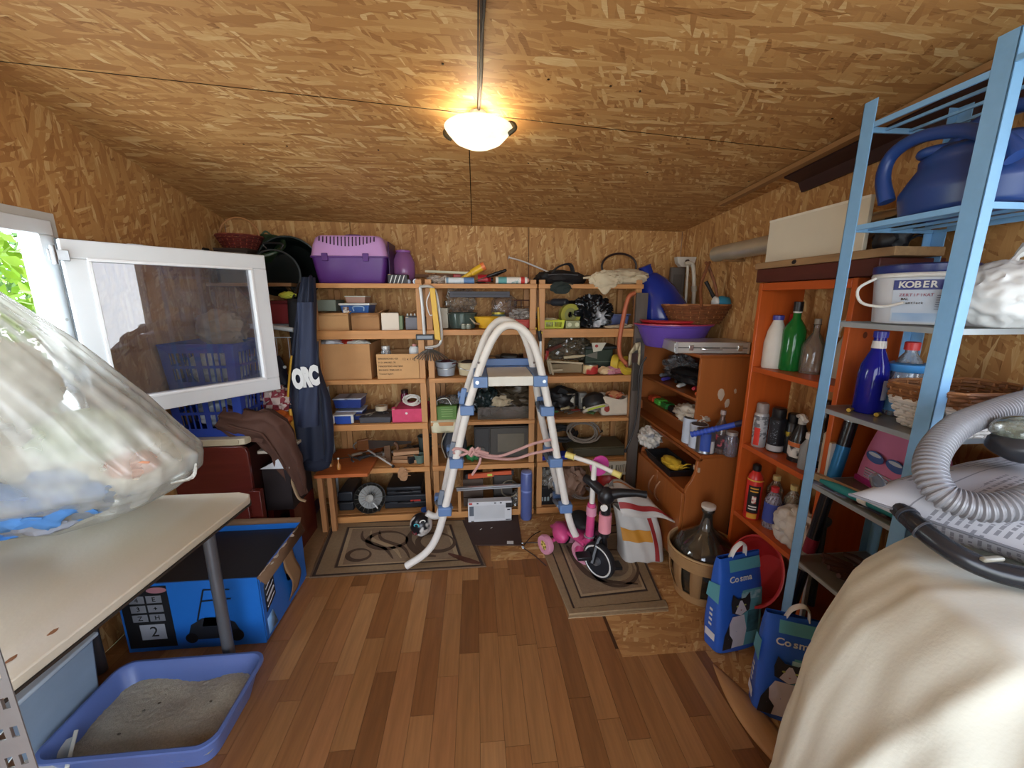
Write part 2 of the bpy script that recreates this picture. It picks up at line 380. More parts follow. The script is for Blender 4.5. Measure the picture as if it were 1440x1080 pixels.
for a, b, c, d in (((YB, 0), (1.84, 0), (1.84, None), (YB, None)), ((1.84, 0), (WY1, 0), (WY1, None), (1.84, None)), ((WY1, WZ1), (WY0, WZ1), (WY0, None), (WY1, None)), ((WY1, 0), (WY0, 0), (WY0, WZ0), (WY1, WZ0)), ((WY0, 0), (YF, 0), (YF, None), (WY0, None))):
    q = [(XL, y, zc(y, XL) if z is None else z) for y, z in (a, b, c, d)]
    sheet(M(), *q, (-0.012, 0, 0)).obj('strand_board', osb_s, wl_, smooth=False)
# wall behind the camera with an open doorway
wf = ST('wall_front')
sheet(M(), (XL, YF, 0), (-1.15, YF, 0), (-1.15, YF, zc(YF, -1.15)), (XL, YF, zc(YF, XL)), (0, -0.012, 0)).obj('strand_board', osb_b, wf, smooth=False)
sheet(M(), (0.95, YF, 0), (XR, YF, 0), (XR, YF, zc(YF, XR)), (0.95, YF, zc(YF, .95)), (0, -0.012, 0)).obj('strand_board', osb_b, wf, smooth=False)
sheet(M(), (-1.15, YF, 2.05), (0.95, YF, 2.05), (0.95, YF, zc(YF, .95)), (-1.15, YF, zc(YF, -1.15)), (0, -0.012, 0)).obj('strand_board', osb_b, wf, smooth=False)
# right wall top: dark boards and lath lying along the ceiling joint
t1 = T('roof_edge_board', 'long dark brown board edge running under the ceiling above the blue metal shelf', 'board')
def gut(v, k): return [(1.40, -.012), (1.505, -.006), (1.505, -.075), (1.492, -.078), (1.47, -.040), (1.40, -.026)][k]
ys = [.25 + (1.83 - .25) * i / 6 for i in range(7)]
M().ring([[(gut(0, k)[0], y, zc(y, gut(0, k)[0]) + gut(0, k)[1]) for k in range(6)] for y in ys]).obj('board', wood('#3a2220', 'y'), t1)
M().beam((1.37, 0.2, zc(.2, 1.37) - .016), (1.37, 2.25, zc(2.25, 1.37) - .016), 0.035, 0.02).obj('lath', wood('#9c7247', 'y'), t1)
# ------------------------------------------------------------------ window on the left, its sash standing open
wi = ST('window_1')
Fw = 0.055
def fr_rect(mm, x0, x1, y0, y1, z0, z1, w):
    mm.box(x0, x1, y0, y1, z0, z0 + w); mm.box(x0, x1, y0, y1, z1 - w, z1); mm.box(x0, x1, y0, y0 + w, z0 + w, z1 - w); mm.box(x0, x1, y1 - w, y1, z0 + w, z1 - w)
a = M(); fr_rect(a, XL - 0.05, XL + 0.025, WY0, WY1, WZ0, WZ1, Fw); a.obj('window_frame', white_pvc, wi, bev=0.003)
a = M(); fr_rect(a, XL - 0.02, XL + 0.012, WY0 - 0.03, WY1 + 0.03, WZ0 - 0.03, WZ1 + 0.03, 0.032); a.obj('window_trim', mat('#c9cac6', 0.5, var=0.08), wi)
M().box(XL - 0.05, XL + 0.02, 1.285, 1.335, WZ0 + Fw, WZ1 - Fw).obj('mullion', white_pvc, wi, bev=0.002)
a = M(); fr_rect(a, XL - 0.035, XL + 0.0, WY0 + Fw, 1.285, WZ0 + Fw, WZ1 - Fw, 0.035); a.obj('fixed_sash', white_pvc, wi, bev=0.002)
M().box(XL - 0.02, XL - 0.016, WY0 + 0.07, 1.27, WZ0 + 0.07, WZ1 - 0.07).obj('window_pane', clear(tint=0.02, rough=0.01), wi)
M().cyl((XL + .02, 1.735, 1.42), (XL + .026, 1.735, 1.42), 0.006).obj('screw_cap', mat('#b9b9b5'), wi)
# open sash
SA = Vector((-1.575, 1.735, 0)); SB = Vector((-1.115, 2.30, 0)); sd = (SB - SA).normalized(); sn = Vector((sd.y, -sd.x, 0)); SL = (SB - SA).length
smx = frame(SA, sd, (0, 0, 1))       # local x along the sash, local y up, local z out of it (towards the room)
z0, z1 = 1.005, 1.722
def srect(mm, x0, x1, y0, y1, w, d0, d1, wl=None):
    for q in ((x0, x1, y0, y0 + w), (x0, x1, y1 - w, y1), (x0, x0 + w, y0 + w, y1 - w), (x1 - w, x1, y0 + w, y1 - w)): mm.box(q[0], q[1], q[2], q[3], d0, d1)
ws_ = ST('window_2')
a = M(smx); srect(a, 0, SL, z0, z1, 0.07, -0.03, 0.03); sf = a.obj('sash_frame', white_pvc, ws_, bev=0.004)
a = M(smx); srect(a, 0.066, SL - 0.066, z0 + 0.066, z1 - 0.066, 0.012, -0.02, 0.034); a.obj('glazing_bead', mat('#f0f2f4', 0.3, var=0.02, bump=0), sf, bev=0.002)
a = M(smx); srect(a, -0.004, SL + 0.004, z0 - 0.004, z1 + 0.004, 0.012, -0.012, -0.002); a.obj('gasket', mat('#4c5054'), sf)
M(smx).box(0.07, SL - 0.07, z0 + 0.07, z1 - 0.07, 0.002, 0.006).obj('window_pane', clear('#c8d0e0', tint=0.05, rough=0.01, gloss=1.6), ws_)
for zz in (1.10, 1.66):
    h = M(smx); h.box(-0.035, 0.02, zz - 0.02, zz + 0.02, 0.03, 0.042); h.cyl((-0.02, zz - 0.035, 0.04), (-0.02, zz + 0.035, 0.04), 0.009, n=10); h.obj('hinge', mat('#a9adb0', 0.3, 0.8), sf, bev=0.002)
for xx in (0.2, 0.42, 0.6): M(smx).box(xx, xx + 0.05, z1, z1 + 0.004, -0.004, 0.01).obj('latch_plate', mat('#9aa0a4', 0.3, 0.9), sf)
# outside: ground, hedge, red roof
gr = ST('ground_outside'); gr['kind'] = 'structure'
M().box(-14, 12, -14, 16, -0.3, -0.2).obj('ground', mat('#7d8a5c', 0.9, var=0.3, vs=1.0), gr)
random.seed(3)
def leafcloud(c, r, n, col, name, label):
    t = T(name, label, 'bush'); a = M()
    for _ in range(n):
        d = Vector((random.gauss(0, 1), random.gauss(0, 1), random.gauss(0, 1))).normalized() * random.random() ** 0.4
        p = Vector(c) + Vector((d.x * r[0], d.y * r[1], d.z * r[2])); s = random.uniform(.05, .1); q = frame(p, (random.gauss(0, 1), random.gauss(0, 1), random.gauss(0, 1)), (random.gauss(0, 1), random.gauss(0, 1), random.gauss(0, 1)))
        a.add([(-s, 0, 0), (0, -s * .5, 0), (s, 0, 0), (0, s * .5, .01)], [(0, 1, 2, 3)], q)
    o = a.obj('foliage', mat(col, 0.6, var=0.5, vs=3), t); o['kind'] = 'stuff'
    M().tube([(c[0], c[1], -.25), (c[0], c[1], c[2])], 0.06).obj('trunk', wood('#5b4632', 'z'), t)
leafcloud((-4.6, 2.6, 1.7), (1.3, 1.8, 1.3), 5000, '#a9c83e', 'garden_bush', 'bright yellow-green bush seen through the window')
leafcloud((-8.5, 7.9, 1.9), (1.6, 2.0, 1.4), 3500, '#7ba04a', 'garden_tree', 'darker green tree behind the bright bush outside')
t = T('garden_roof', 'small red tiled roof outside the window', 'roof')
M().prism([(-1.2, 0), (1.2, 0), (0, .5)], 1.0, TR(-8, 4.2, 1.3) ).obj('roof_slope', mat('#a3432f', 0.8, var=0.3), t)
M().box(-9, -7, 4.25, 5.2, -0.2, 1.3).obj('house_wall', mat('#d9d2c2', 0.8), t)
# ------------------------------------------------------------------ ceiling lamp
la = T('ceiling_lamp', 'frosted glass bowl ceiling lamp, lit, with a dark cable running towards the door', 'lamp')
LX, LY = 0.024, 1.62; LZ = zc(LY) - 0.05
prof = [(0.012, -0.066), (0.05, -0.060), (0.085, -0.044), (0.108, -0.021), (0.122, 0.0)]
bm_ = bpy.data.materials.new('m_lit_glass'); bm_.use_nodes = True; bb = bm_.node_tree.nodes['Principled BSDF']
bb.inputs['Base Color'].default_value = lin('#e9e6d8'); bb.inputs['Roughness'].default_value = 0.25
nt = bm_.node_tree; nz = nd(nt, 'ShaderNodeTexNoise'); nz.inputs['Scale'].default_value = 7; rp = nd(nt, 'ShaderNodeMapRange'); rp.inputs[3].default_value = 0.55; rp.inputs[4].default_value = 1.15
tr_ = nd(nt, 'ShaderNodeBsdfTransparent'); mxs = nd(nt, 'ShaderNodeMixShader'); mxs.inputs[0].default_value = .42; nt.links.new(bb.outputs[0], mxs.inputs[1]); nt.links.new(tr_.outputs[0], mxs.inputs[2]); nt.links.new(mxs.outputs[0], nt.nodes['Material Output'].inputs[0])
nt.links.new(nz.outputs[0], rp.inputs[0]); nt.links.new(rp.outputs[0], bb.inputs['Emission Strength']); bb.inputs['Emission Color'].default_value = (1.0, 0.93, 0.72, 1)
M().lathe(prof, (LX, LY, LZ), 40, cap=(True, False)).obj('glass_bowl', bm_, la, solid=0.004, smooth=80)
br = mat('#4a3f28', 0.4, 0.5)
for an in (2.75, -0.2, 1.3):
    cx, cy = LX + 0.122 * math.cos(an), LY + 0.122 * math.sin(an)
    M().tube([(cx * 0.9 + LX * 0.1, cy * .9 + LY * .1, LZ - 0.026), (cx + 0.012 * math.cos(an), cy + .006 * math.sin(an), LZ - 0.008), (cx + 0.004 * math.cos(an), cy + .004 * math.sin(an), LZ + 0.008), (LX + .1 * math.cos(an), LY + .1 * math.sin(an), LZ + 0.01)], 0.0085, 8).obj('clip', br, la)
M().cyl((LX, LY, LZ + 0.012), (LX, LY, zc(LY)), 0.03, n=24).obj('ceiling_plate', mat('#c9c2b0', 0.5), la)
M().cyl((LX, LY, LZ - 0.02), (LX, LY, LZ + 0.012), 0.016, n=16).obj('lamp_socket', mat('#8f8a80', 0.5), la)
cab = [(0.024, LY + .03, zc(LY + .03) - 0.006)] + [(0.028 + 0.004 * math.sin(q * 5), LY - q, zc(LY - q) - 0.008 + 0.003 * math.sin(q * 9)) for q in (0.15, .35, .55, .75, 1.0, 1.3, 1.8, 2.4)]
M().tube(cab, 0.0055, 8).obj('cable', mat('#3a2b22'), la)
M().tube([(c[0] + .008 * math.sin(i * 2), c[1], c[2] - .004) for i, c in enumerate(cab[2:])], 0.004, 6).obj('thin_wire', mat('#1e1a1a'), la)
po = bpy.data.objects.new('lamp_bulb', pl); COL.objects.link(po); po.parent = la; po.location = (LX, LY, LZ + 0.0); 
# ================================================================== HELPERS FOR THINGS
pine = wood('#c48a50', 'x', 0.22); pine_z = wood('#bf8a55', 'z', 0.22); pine_y = wood('#b8834c', 'y')
steel = mat('#9a9a98', 0.3, 0.9); dark = mat('#1d1c1e', 0.5); blackp = mat('#17171a', 0.4, var=0.2); whitep = mat('#dcdedb', 0.4, var=0.05); card = mat('#b98a5a', 0.8, var=0.12); card2 = mat('#c99c69', 0.8, var=0.1)
def bottle(name, label, c, prof, body, cap=None, capm=None, wrap=None, wrapm=None, group=None, cat='bottle', n=20, sq=0, mx=None, ex=1, ey=1):
    """prof: (r,z) from the foot up; cap=(r,z0,z1); wrap=(z0,z1)"""
    t = T(name, label, cat, group)
    m0 = TR(*c) if mx is None else mx
    M(m0).lathe(prof, (0, 0, 0), n, sq=sq, ex=ex, ey=ey).obj('body', body, t)
    if cap: M(m0).lathe([(cap[0], cap[1]), (cap[0], cap[2] - .002), (cap[0] * .85, cap[2])], (0, 0, 0), 16).obj('cap', capm, t)
    if wrap:
        def rad(z):
            for (r0, za), (r1, zb) in zip(prof, prof[1:]):
                if za <= z <= zb: return r0 + (r1 - r0) * (z - za) / max(1e-6, zb - za)
            return prof[-1][0]
        z0, z1 = wrap; zs = [z0] + [z for r, z in prof if z0 < z < z1] + [z1]
        M(m0).lathe([(rad(z) + 0.0012, z) for z in zs], (0, 0, 0), n, cap=(False, False), sq=sq, ex=ex, ey=ey).obj('paper_label', wrapm, t)
    return t
def carton(name, label, cx, y, z, w, d, h, m=card, open_=False, rz=0.0, group=None, flaps=0.06, cat='box'):
    t = T(name, label, cat, group); q = TR(cx, y + d / 2, z, rz); k = 0.004
    if open_:
        M(q).box(-w/2, w/2, -d/2, d/2, 0, k).obj('bottom', m, t)
        for a, b, c_, d_ in ((-w/2, w/2, -d/2, -d/2 + k), (-w/2, w/2, d/2 - k, d/2), (-w/2, -w/2 + k, -d/2 + k, d/2 - k), (w/2 - k, w/2, -d/2 + k, d/2 - k)): M(q).box(a, b, c_, d_, k, h).obj('side_panel', m, t)
        if flaps:
            f = flaps
            M(q).add([(-w/2, -d/2, h), (w/2, -d/2, h), (w/2 - .01, -d/2 - f * .5, h - f * .85), (-w/2 + .01, -d/2 - f * .5, h - f * .85)], [(0, 1, 2, 3)]).obj('flap', m, t, solid=0.003)
            M(q).add([(w/2, -d/2, h), (w/2, d/2, h), (w/2 + f * .7, d/2 - .01, h + f * .5), (w/2 + f * .7, -d/2 + .01, h + f * .5)], [(0, 1, 2, 3)]).obj('flap', m, t, solid=0.003)
    else:
        M(q).box(-w/2, w/2, -d/2, d/2, 0, h).obj('body', m, t, bev=0.003)
        M(q).box(-w/2, w/2, -0.0015, 0.0015, h, h + 0.0008).obj('lid_seam', dark, t)
        M(q).box(-w/2 + .004, -w/2 + .02, -d/2 - .0006, d/2 + .0006, h * .97, h + .0008).obj('tape', mat('#cdb58c', 0.35), t)
    return t
def bucket(name, label, cx, cy, z, r0, r1, h, m, rim=True, cat='bucket', group=None, handle=True, n=28, ex=1, ey=1, hm=None, thick=.003):
    t = T(name, label, cat, group)
    M().lathe([(r0 * .9, .004), (r0, 0), (r0 * 1.01, 0.01), (r1, h - .012), (r1, h), (r1 - thick, h), (r0 - thick, .008)], (cx, cy, z), n, cap=(True, True), ex=ex, ey=ey).obj('body', m, t)
    if rim: M().tube([(cx + (r1 + .001) * ex * math.cos(2 * PI * i / 24), cy + (r1 + .001) * ey * math.sin(2 * PI * i / 24), z + h - .004) for i in range(24)], 0.0045, 6, closed=True, sm=1).obj('rim', m, t)
    if handle: M().tube([(cx + r1 * ex, cy, z + h - .01), (cx + r1 * .9 * ex, cy - r1 * .75, z + h - .03), (cx, cy - r1 * 1.08, z + h - .045), (cx - r1 * .9 * ex, cy - r1 * .75, z + h - .03), (cx - r1 * ex, cy, z + h - .01)], 0.0025, 6).obj('handle', hm or steel, t)
    return t
def bundle(name, label, c, r, m, seed=0, amp=0.35, fr=2.2, cat='bag', group=None, ties=None, base=None, sub=4, kids=()):
    """crumpled soft thing resting on base"""
    t = T(name, label, cat, group); base = c[2] - r[2] * 0.8 if base is None else base
    M().blob(c, r, amp, fr, sub, seed, flatbase=base, ridge=True).obj('body', m, t, smooth=70)
    if ties:
        M().tube([Vector(c) + Vector((0, 0, r[2] * .8)), Vector(c) + Vector((.01, 0, r[2] * 1.1)), Vector(c) + Vector((r[0] * .25, -.01, r[2] * 1.35))], [.014, .006, .018], 8).obj('knot', m, t)
    else:
        s = Vector(c); k_ = min(1, max(r) / .06)
        for k in range(3):
            an = seed + k * 2.1; p = s + Vector((math.cos(an) * r[0] * .5, -r[1] * .9, math.sin(an) * r[2] * .4)); M().tube([p, p + Vector((.03, -.004, .015)) * k_, p + Vector((.06, .004, .01)) * k_], [.003 * k_, .005 * k_, .003 * k_], 6).obj('fold', m, t)
    return t
def coil(name, label, c, r, m, turns=4, th=0.004, tilt=0.3, seed=1, group=None, cat='cable', ey=0.7, rz=0.0):
    t = T(name, label, cat, group); R = random.Random(seed); pts = []; n = turns * 14
    q = TR(c[0], c[1], c[2], rz, tilt)
    for i in range(n):
        a = 2 * PI * i / 14; rr = r * (0.82 + 0.18 * math.sin(i * .37 + seed)); pts.append(q @ Vector((rr * math.cos(a), rr * ey * math.sin(a), th * 2 * (i / 14) * .6 + R.uniform(0, th))))
    M().tube(pts, th, 6, sm=1).obj('cord', m, t)
    M().tube([q @ Vector((r * .98, -.004, -.004)), q @ Vector((r * 1.06, 0, th * 2)), q @ Vector((r * .98, .004, th * turns))], th * .8, 6).obj('tie', blackp, t)
    return t
def screwdriver(label, a, b, col, group=None, th=0.011):
    t = T('screwdriver', label, 'tool', group); a, b = Vector(a), Vector(b); m = a.lerp(b, .45)
    M().tube([a, a.lerp(m, .15), a.lerp(m, .5), a.lerp(m, .85), m], [th * .7, th, th * .85, th, th * .5], 10, sm=2).obj('handle', mat(col, .35), t)
    M().tube([m, b], th * .25, 8).obj('shaft', steel, t); return t
def pliers(label, c, L, rz, col, group=None, tilt=0.0, name='pliers'):
    t = T(name, label, 'tool', group); q = TR(c[0], c[1], c[2], rz, 0, tilt)
    for s in (-1, 1):
        M(q).tube([(-L * .5, s * L * .13, .008), (-L * .3, s * L * .12, .008), (-L * .05, s * L * .03, .008)], [L * .035, L * .04, L * .025], 8).obj('grip', mat(col, .4), t)
    M(q).tube([(-.05 * L, 0, .008), (.08 * L, 0, .008), (L * .42, 0, .008)], [L * .04, L * .06, L * .015], 8, flat=.6).obj('jaws', steel, t); return t
def hammer(label, c, L, rz, group=None, name='hammer', hm=None):
    t = T(name, label, 'tool', group); q = TR(c[0], c[1], c[2], rz)
    M(q).tube([(-L/2, 0, .013), (0, 0, .013), (L/2, 0, .013)], [.013, .010, .009], 10).obj('handle', hm or wood('#b98a55', 'x'), t)
    M(q).box(L/2 - .012, L/2 + .014, -.05, .045, .001, .026).obj('head', mat('#55565a', .4, .8), t, bev=.004); return t
def drill(label, c, s, rz, col, group=None):
    t = T('power_drill', label, 'tool', group); q = TR(c[0], c[1], c[2], rz) @ Matrix.Diagonal((s, s, s, 1))
    M(q).tube([(-.09, 0, .03), (-.07, 0, .03), (.04, 0, .03), (.06, 0, .03)], [.022, .031, .030, .022], 14, sm=2).obj('motor_housing', mat(col, .4), t)
    M(q).tube([(.06, 0, .03), (.10, 0, .03), (.115, 0, .03)], [.018, .016, .006], 12, sm=0).obj('chuck', steel, t); M(q).tube([(.11, 0, .03), (.17, 0, .03)], .0035, 8).obj('drill_bit', steel, t)
    M(q).tube([(-.05, -.02, .03), (-.06, -.08, .026), (-.065, -.13, .024)], [.018, .017, .02], 12).obj('grip', blackp, t); M(q).box(-.1, -.035, -.15, -.12, .002, .045).obj('battery', blackp, t, bev=.005); return t
def jar(label, c, r, h, glass, lidc, content=None, group=None, name='glass_jar'):
    t = T(name, label, 'jar', group)
    M().lathe([(r * .9, 0), (r, .006), (r, h * .78), (r * .75, h * .9), (r * .75, h)], c, 18).obj('body', glass, t)
    M().lathe([(r * .82, h * .9), (r * .82, h * 1.04)], c, 18).obj('lid', mat(lidc, .35, .3), t)
    if content: M().lathe([(r * .9, .004), (r * .94, h * .5), (r * .3, h * .56)], c, 14).obj('contents', mat(content, .7, var=.5, vs=60), t)
    return t
def tapering_box(m, x0, x1, y0, y1, z0, z1, k):
    cx, cy = (x0 + x1) / 2, (y0 + y1) / 2
    q = [(x0, y0), (x1, y0), (x1, y1), (x0, y1)]; lo = [(cx + (x - cx) * k, cy + (y - cy) * k, z0) for x, y in q]; hi = [(x, y, z1) for x, y in q]
    return m.ring([lo, hi])
def crate(name, label, cx, cy, z, w, d, h, m, slots=8, k=.9, cat='basket', group=None, rows=2, rz=0.0):
    """open plastic basket whose walls are real bars between solid rims"""
    t = T(name, label, cat, group); q = TR(cx, cy, z, rz); a = M(q); th = .003
    def wall(p0, p1):
        p0, p1 = Vector(p0), Vector(p1); o = Vector((0, 0, 0))
        def pt(u, v):
            b = p0.lerp(p1, u); s = k + (1 - k) * v; return Vector((b.x * s, b.y * s, v * h))
        def quad(u0, u1, v0, v1): a.add([pt(u0, v0), pt(u1, v0), pt(u1, v1), pt(u0, v1)], [(0, 1, 2, 3)])
        quad(0, 1, 0, .18); quad(0, 1, .82, 1); quad(0, .12, .18, .82); quad(.88, 1, .18, .82); quad(.46, .54, .18, .82)
        if rows == 2: quad(.12, .46, .48, .54); quad(.54, .88, .48, .54)
        for s0, s1 in ((.12, .46), (.54, .88)):
            for i in range(1, slots): u = s0 + (s1 - s0) * i / slots; quad(u - .012, u + .012, .18, .82)
    c4 = [(-w/2, -d/2, 0), (w/2, -d/2, 0), (w/2, d/2, 0), (-w/2, d/2, 0)]
    for i in range(4): wall(c4[i], c4[(i + 1) % 4])
    a.add([Vector(p) * k for p in c4], [(0, 1, 2, 3)]); a.obj('body', m, t, solid=th, smooth=False)
    M(q).tube([Vector(p) + Vector((0, 0, h)) for p in c4], .005, 6, closed=True, sm=1).obj('rim', m, t)
    return t
def wicker(t, cx, cy, z, rx, ry, h, flare, m1, m2, rows=9, stakes=28, sq=0):
    """woven basket: vertical stakes and rows of strands going in and out of them"""
    def pos(a, v, o=0):
        k = 1 + flare * v; ca, sa = math.cos(a), math.sin(a)
        if sq: g = (abs(ca) ** sq + abs(sa) ** sq) ** (-1 / sq); ca *= g; sa *= g
        return Vector((cx + (rx * k + o) * ca, cy + (ry * k + o) * sa, z + h * v))
    a = M()
    for j in range(rows):
        v = (j + .5) / rows; n = stakes * 2; pts = [pos(2 * PI * i / n, v, .004 * math.cos(PI * i + PI * j)) for i in range(n)]
        a.tube(pts, h / rows * .5, 5, closed=True, sm=1)
    o = a.obj('woven_strands', m1, t, smooth=60); o['kind'] = 'stuff'
    b = M()
    for i in range(stakes): aa = 2 * PI * (i + .5) / stakes; b.tube([pos(aa, 0), pos(aa, .5), pos(aa, 1.03)], .003, 5)
    o = b.obj('stakes', m2, t); o['kind'] = 'stuff'
    M().tube([pos(2 * PI * i / 30, 1.02, .002) for i in range(30)], h * .05 + .003, 6, closed=True, sm=1).obj('rim', m1, t)
    M().tube([pos(2 * PI * i / 30, 1.06, .004 * math.sin(i * 2.1)) for i in range(30)], h * .03 + .003, 6, closed=True, sm=1).obj('rim', m2, t)
    M().lathe([(rx * .98, .002), (rx * .98, .006)], (cx, cy, z), 24, ey=ry / rx, sq=sq).obj('bottom', m1, t)
# ================================================================== THE THREE PINE SHELVING UNITS
SY0, SY1 = 2.55, 2.915
LV = [1.587, 1.305, 0.995, 0.70, 0.393, 0.05]        # board tops
units = [('A', -1.00, -0.325, 'left-hand pine shelving unit with the purple pet carrier on top'), ('B', -0.305, 0.385, 'middle pine shelving unit behind the pool ladder'), ('C', 0.405, 1.075, 'right-hand pine shelving unit with the black and cream bags on top')]
for nm, x0, x1, lab in units:
    t = T('shelving_unit', lab, 'shelf', 'pine shelving units along the back wall')
    for px_ in (x0, x1 - .038):
        for py_ in (SY0, SY1 - .03): M().box(px_, px_ + .038, py_, py_ + .03, 0.001, LV[0] - .02 + (.05 if (nm != 'A' or px_ > x0) and py_ == SY0 else 0)).obj('post', pine_z, t, bev=.002)
    for i, z in enumerate(LV):
        th = .018
        M().box(x0 + .002, x1 - .002, SY0 + .031, SY1 - .031, z - th, z).obj('shelf_board', pine, t, bev=.001)
        front = {0: .024, 1: .05, 2: .04 if nm == 'C' else .025, 3: .036 if nm == 'A' else .02, 4: .03, 5: .04}[i]
        if nm == 'B' and i == 1: front = .03
        M().box(x0 - (.0 if i else .006), x1 + (.0 if i else .004), SY0 - .016, SY0 - .001, z - front, z + .004).obj('front_rail', pine, t, bev=.002)
        if i in (1, 2, 4): M().box(x0 + (.038 if i == 1 else -.004), x0 + .052, SY0 + .03, SY1 - .03, z - .045, z - .02).obj('side_cleat', pine_y, t)
    M().box(x0 + .04, x0 + .075, SY1 - .02, SY1 - .005, .05, LV[0] - .03).obj('back_batten', pine_z, t)
# orange-brown board lying at the left end of the fifth level
t = T('loose_board', 'orange-brown varnished board end lying on the fourth lower shelf beside the jacket', 'board')
M().box(-1.03, -0.70, 2.42, 2.88, .394, .416).obj('board', wood('#b5602c', 'x'), t, bev=.002)
M().box(-1.02, -0.99, 2.44, 2.47, .002, .393).obj('prop', wood('#a9764a', 'z'), t); M().box(-.96, -.93, 2.44, 2.47, .002, .393).obj('prop', wood('#a9764a', 'z'), t)
Z = LV
# ---- unit A, top: pet carrier
cx, z, w, h = fit(436, 331, 546, 398, 2.62, Z[0])
t = T('pet_carrier', 'purple plastic pet carrier with a lilac ventilated top on the left shelving unit', 'pet carrier')
pu = mat('#5a2c7c', .4, var=.08); li = mat('#c79ad2', .4, var=.06)
x0, x1, y0, y1 = cx - w / 2, cx + w / 2, 2.60, 2.87; hm = h * .58
def rrect(cx, cy, hx, hy, r, z, n=6):
    o = []
    for sx, sy, a0 in ((1, 1, 0), (-1, 1, PI / 2), (-1, -1, PI), (1, -1, 3 * PI / 2)):
        for i in range(n): a = a0 + PI / 2 * i / (n - 1); o.append((cx + sx * (hx - r) + r * math.cos(a), cy + sy * (hy - r) + r * math.sin(a), z))
    return o
cyy = (y0 + y1) / 2; hx, hy = w / 2, (y1 - y0) / 2
M().ring([rrect(cx, cyy, hx * s, hy * s, .03, z + zz) for s, zz in ((.84, .0), (.87, .01), (.96, hm - .01), (1.0, hm - .008), (1.0, hm))]).obj('tub', pu, t)
rings = [rrect(cx, cyy, hx * s, hy * s, .035, z + zz) for s, zz in ((1.0, hm + .001), (.98, hm + .008), (.93, hm + (h - hm) * .55), (.86, hm + (h - hm) * .9), (.78, h), (.4, h + .004))]
M().ring(rings).obj('upper_shell', li, t)
for i in range(16):      # ventilation slots, recessed bars
    u = (i + .5) / 16; xx = x0 + w * (.12 + .74 * u); d = .3 + .45 * math.sin(PI * u)
    M().beam((xx, y0 + .02 * 1 + .000, z + hm + (h - hm) * .93), (xx, y0 + .0075, z + hm + (h - hm) * (.93 - .62 * d)), .006, .006).obj('vent_slot', mat('#2b1530', .6), t)
for u in (.2, .72): M().box(x0 + w * u - .018, x0 + w * u + .018, y0 - .006, y0 + .01, z + hm - .03, z + hm + .016).obj('clasp', pu, t, bev=.003)
M().tube([(cx - .05, cyy, z + h), (cx - .04, cyy, z + h + .015), (cx + .04, cyy, z + h + .015), (cx + .05, cyy, z + h)], .006, 8).obj('handle', pu, t)
M().box(x1 - .002, x1 + .006, y0 + .03, y1 - .03, z + .03, z + h - .03).obj('grille_door', mat('#3a1d4d', .4), t, bev=.004)
# lilac jar
cx, z, w, h = fit(551, 355, 583, 392, 2.78, Z[0])
t = T('lilac_dispenser', 'see-through lilac plastic dispenser behind the striped box', 'container')
M().lathe([(w * .4, 0), (w * .5, .02), (w * .5, h * .7), (w * .35, h * .95), (w * .3, h)], (cx, 2.8, z), 20).obj('body', mat('#c58bd0', .15, trans=.6, var=.05, bump=0), t)
M().lathe([(w * .33, h), (w * .33, h + .012), (w * .1, h + .02)], (cx, 2.8, z), 16).obj('lid', mat('#9b5fae', .3), t)
M().tube([(cx - w * .5, 2.78, z + h * .6), (cx - w * .62, 2.76, z + h * .4), (cx - w * .5, 2.78, z + .02)], .005).obj('handle', li, t)
cx, z, w, h = fit(545, 386, 573, 398, 2.57, Z[0])
t = carton('striped_box', 'small black box with white slanting stripes beside the pet carrier', cx, 2.57, z, w, .07, h, blackp)
for i in range(4): M().beam((cx - w * .4 + i * w * .2, 2.569, z + .004), (cx - w * .25 + i * w * .2, 2.569, z + h - .004), .001, .005).obj('stripe', whitep, t)
for lab, x, r, c in (('grey round tin lying on the top shelf between the striped box and the lath', 585, .017, '#a8acb4'), ('dark lens-shaped tin beside the striped box', 575, .016, '#2e3038')):
    p = P(x, 394, Y=2.6); t = T('round_tin', lab, 'tin'); M().cyl((p.x, 2.58, Z[0] + r), (p.x, 2.63, Z[0] + r), r).obj('body', mat(c, .3, .5), t); M().cyl((p.x, 2.575, Z[0] + r), (p.x, 2.58, Z[0] + r), r * .7).obj('lid', mat('#70747c', .3, .5), t)
# second level left
def shelf_carton(lab, x0, y0, x1, y1, Y, d, lv, m, **k):
    cx, z, w, h = fit(x0, y0, x1, y1, Y, Z[lv]); return carton('cardboard_box' if 'name' not in k else k.pop('name'), lab, cx, Y, z, w, d, h, m, **k), (cx, z, w, h)
shelf_carton('flat open cardboard tray on the second shelf of the left unit, left of two', 448, 440, 490, 462, 2.60, .24, 1, card2, open_=True, flaps=.02)
shelf_carton('flat cardboard box with folded flap on the second shelf, right beside the tray', 494, 440, 533, 462, 2.60, .24, 1, mat('#a97c50', .8), open_=True, flaps=.03)
shelf_carton('white and orange carton leaning on the second shelf of the left unit', 534, 440, 558, 462, 2.58, .1, 1, two('#e6dccb', '#d9713f', 9, .5, .02, kind='wave', stretch=(0.01, .01, 1)), rz=.25, name='printed_carton')
shelf_carton('small green and white carton right of the white and orange carton', 557, 444, 566, 461, 2.62, .06, 1, mat('#8aa07c'), name='small_carton')
_, (cx, z, w, h) = shelf_carton('grey metal case with a row of white knobs on the second shelf', 570, 446, 596, 462, 2.62, .14, 1, mat('#6a6a70', .5, .4), name='metal_case')
t = T('knob_strip', 'strip of white knobs lying on the grey metal case', 'strip')
M().box(cx - w / 2, cx + w / 2, 2.63, 2.66, z + h + .001, z + h + .008).obj('base', dark, t)
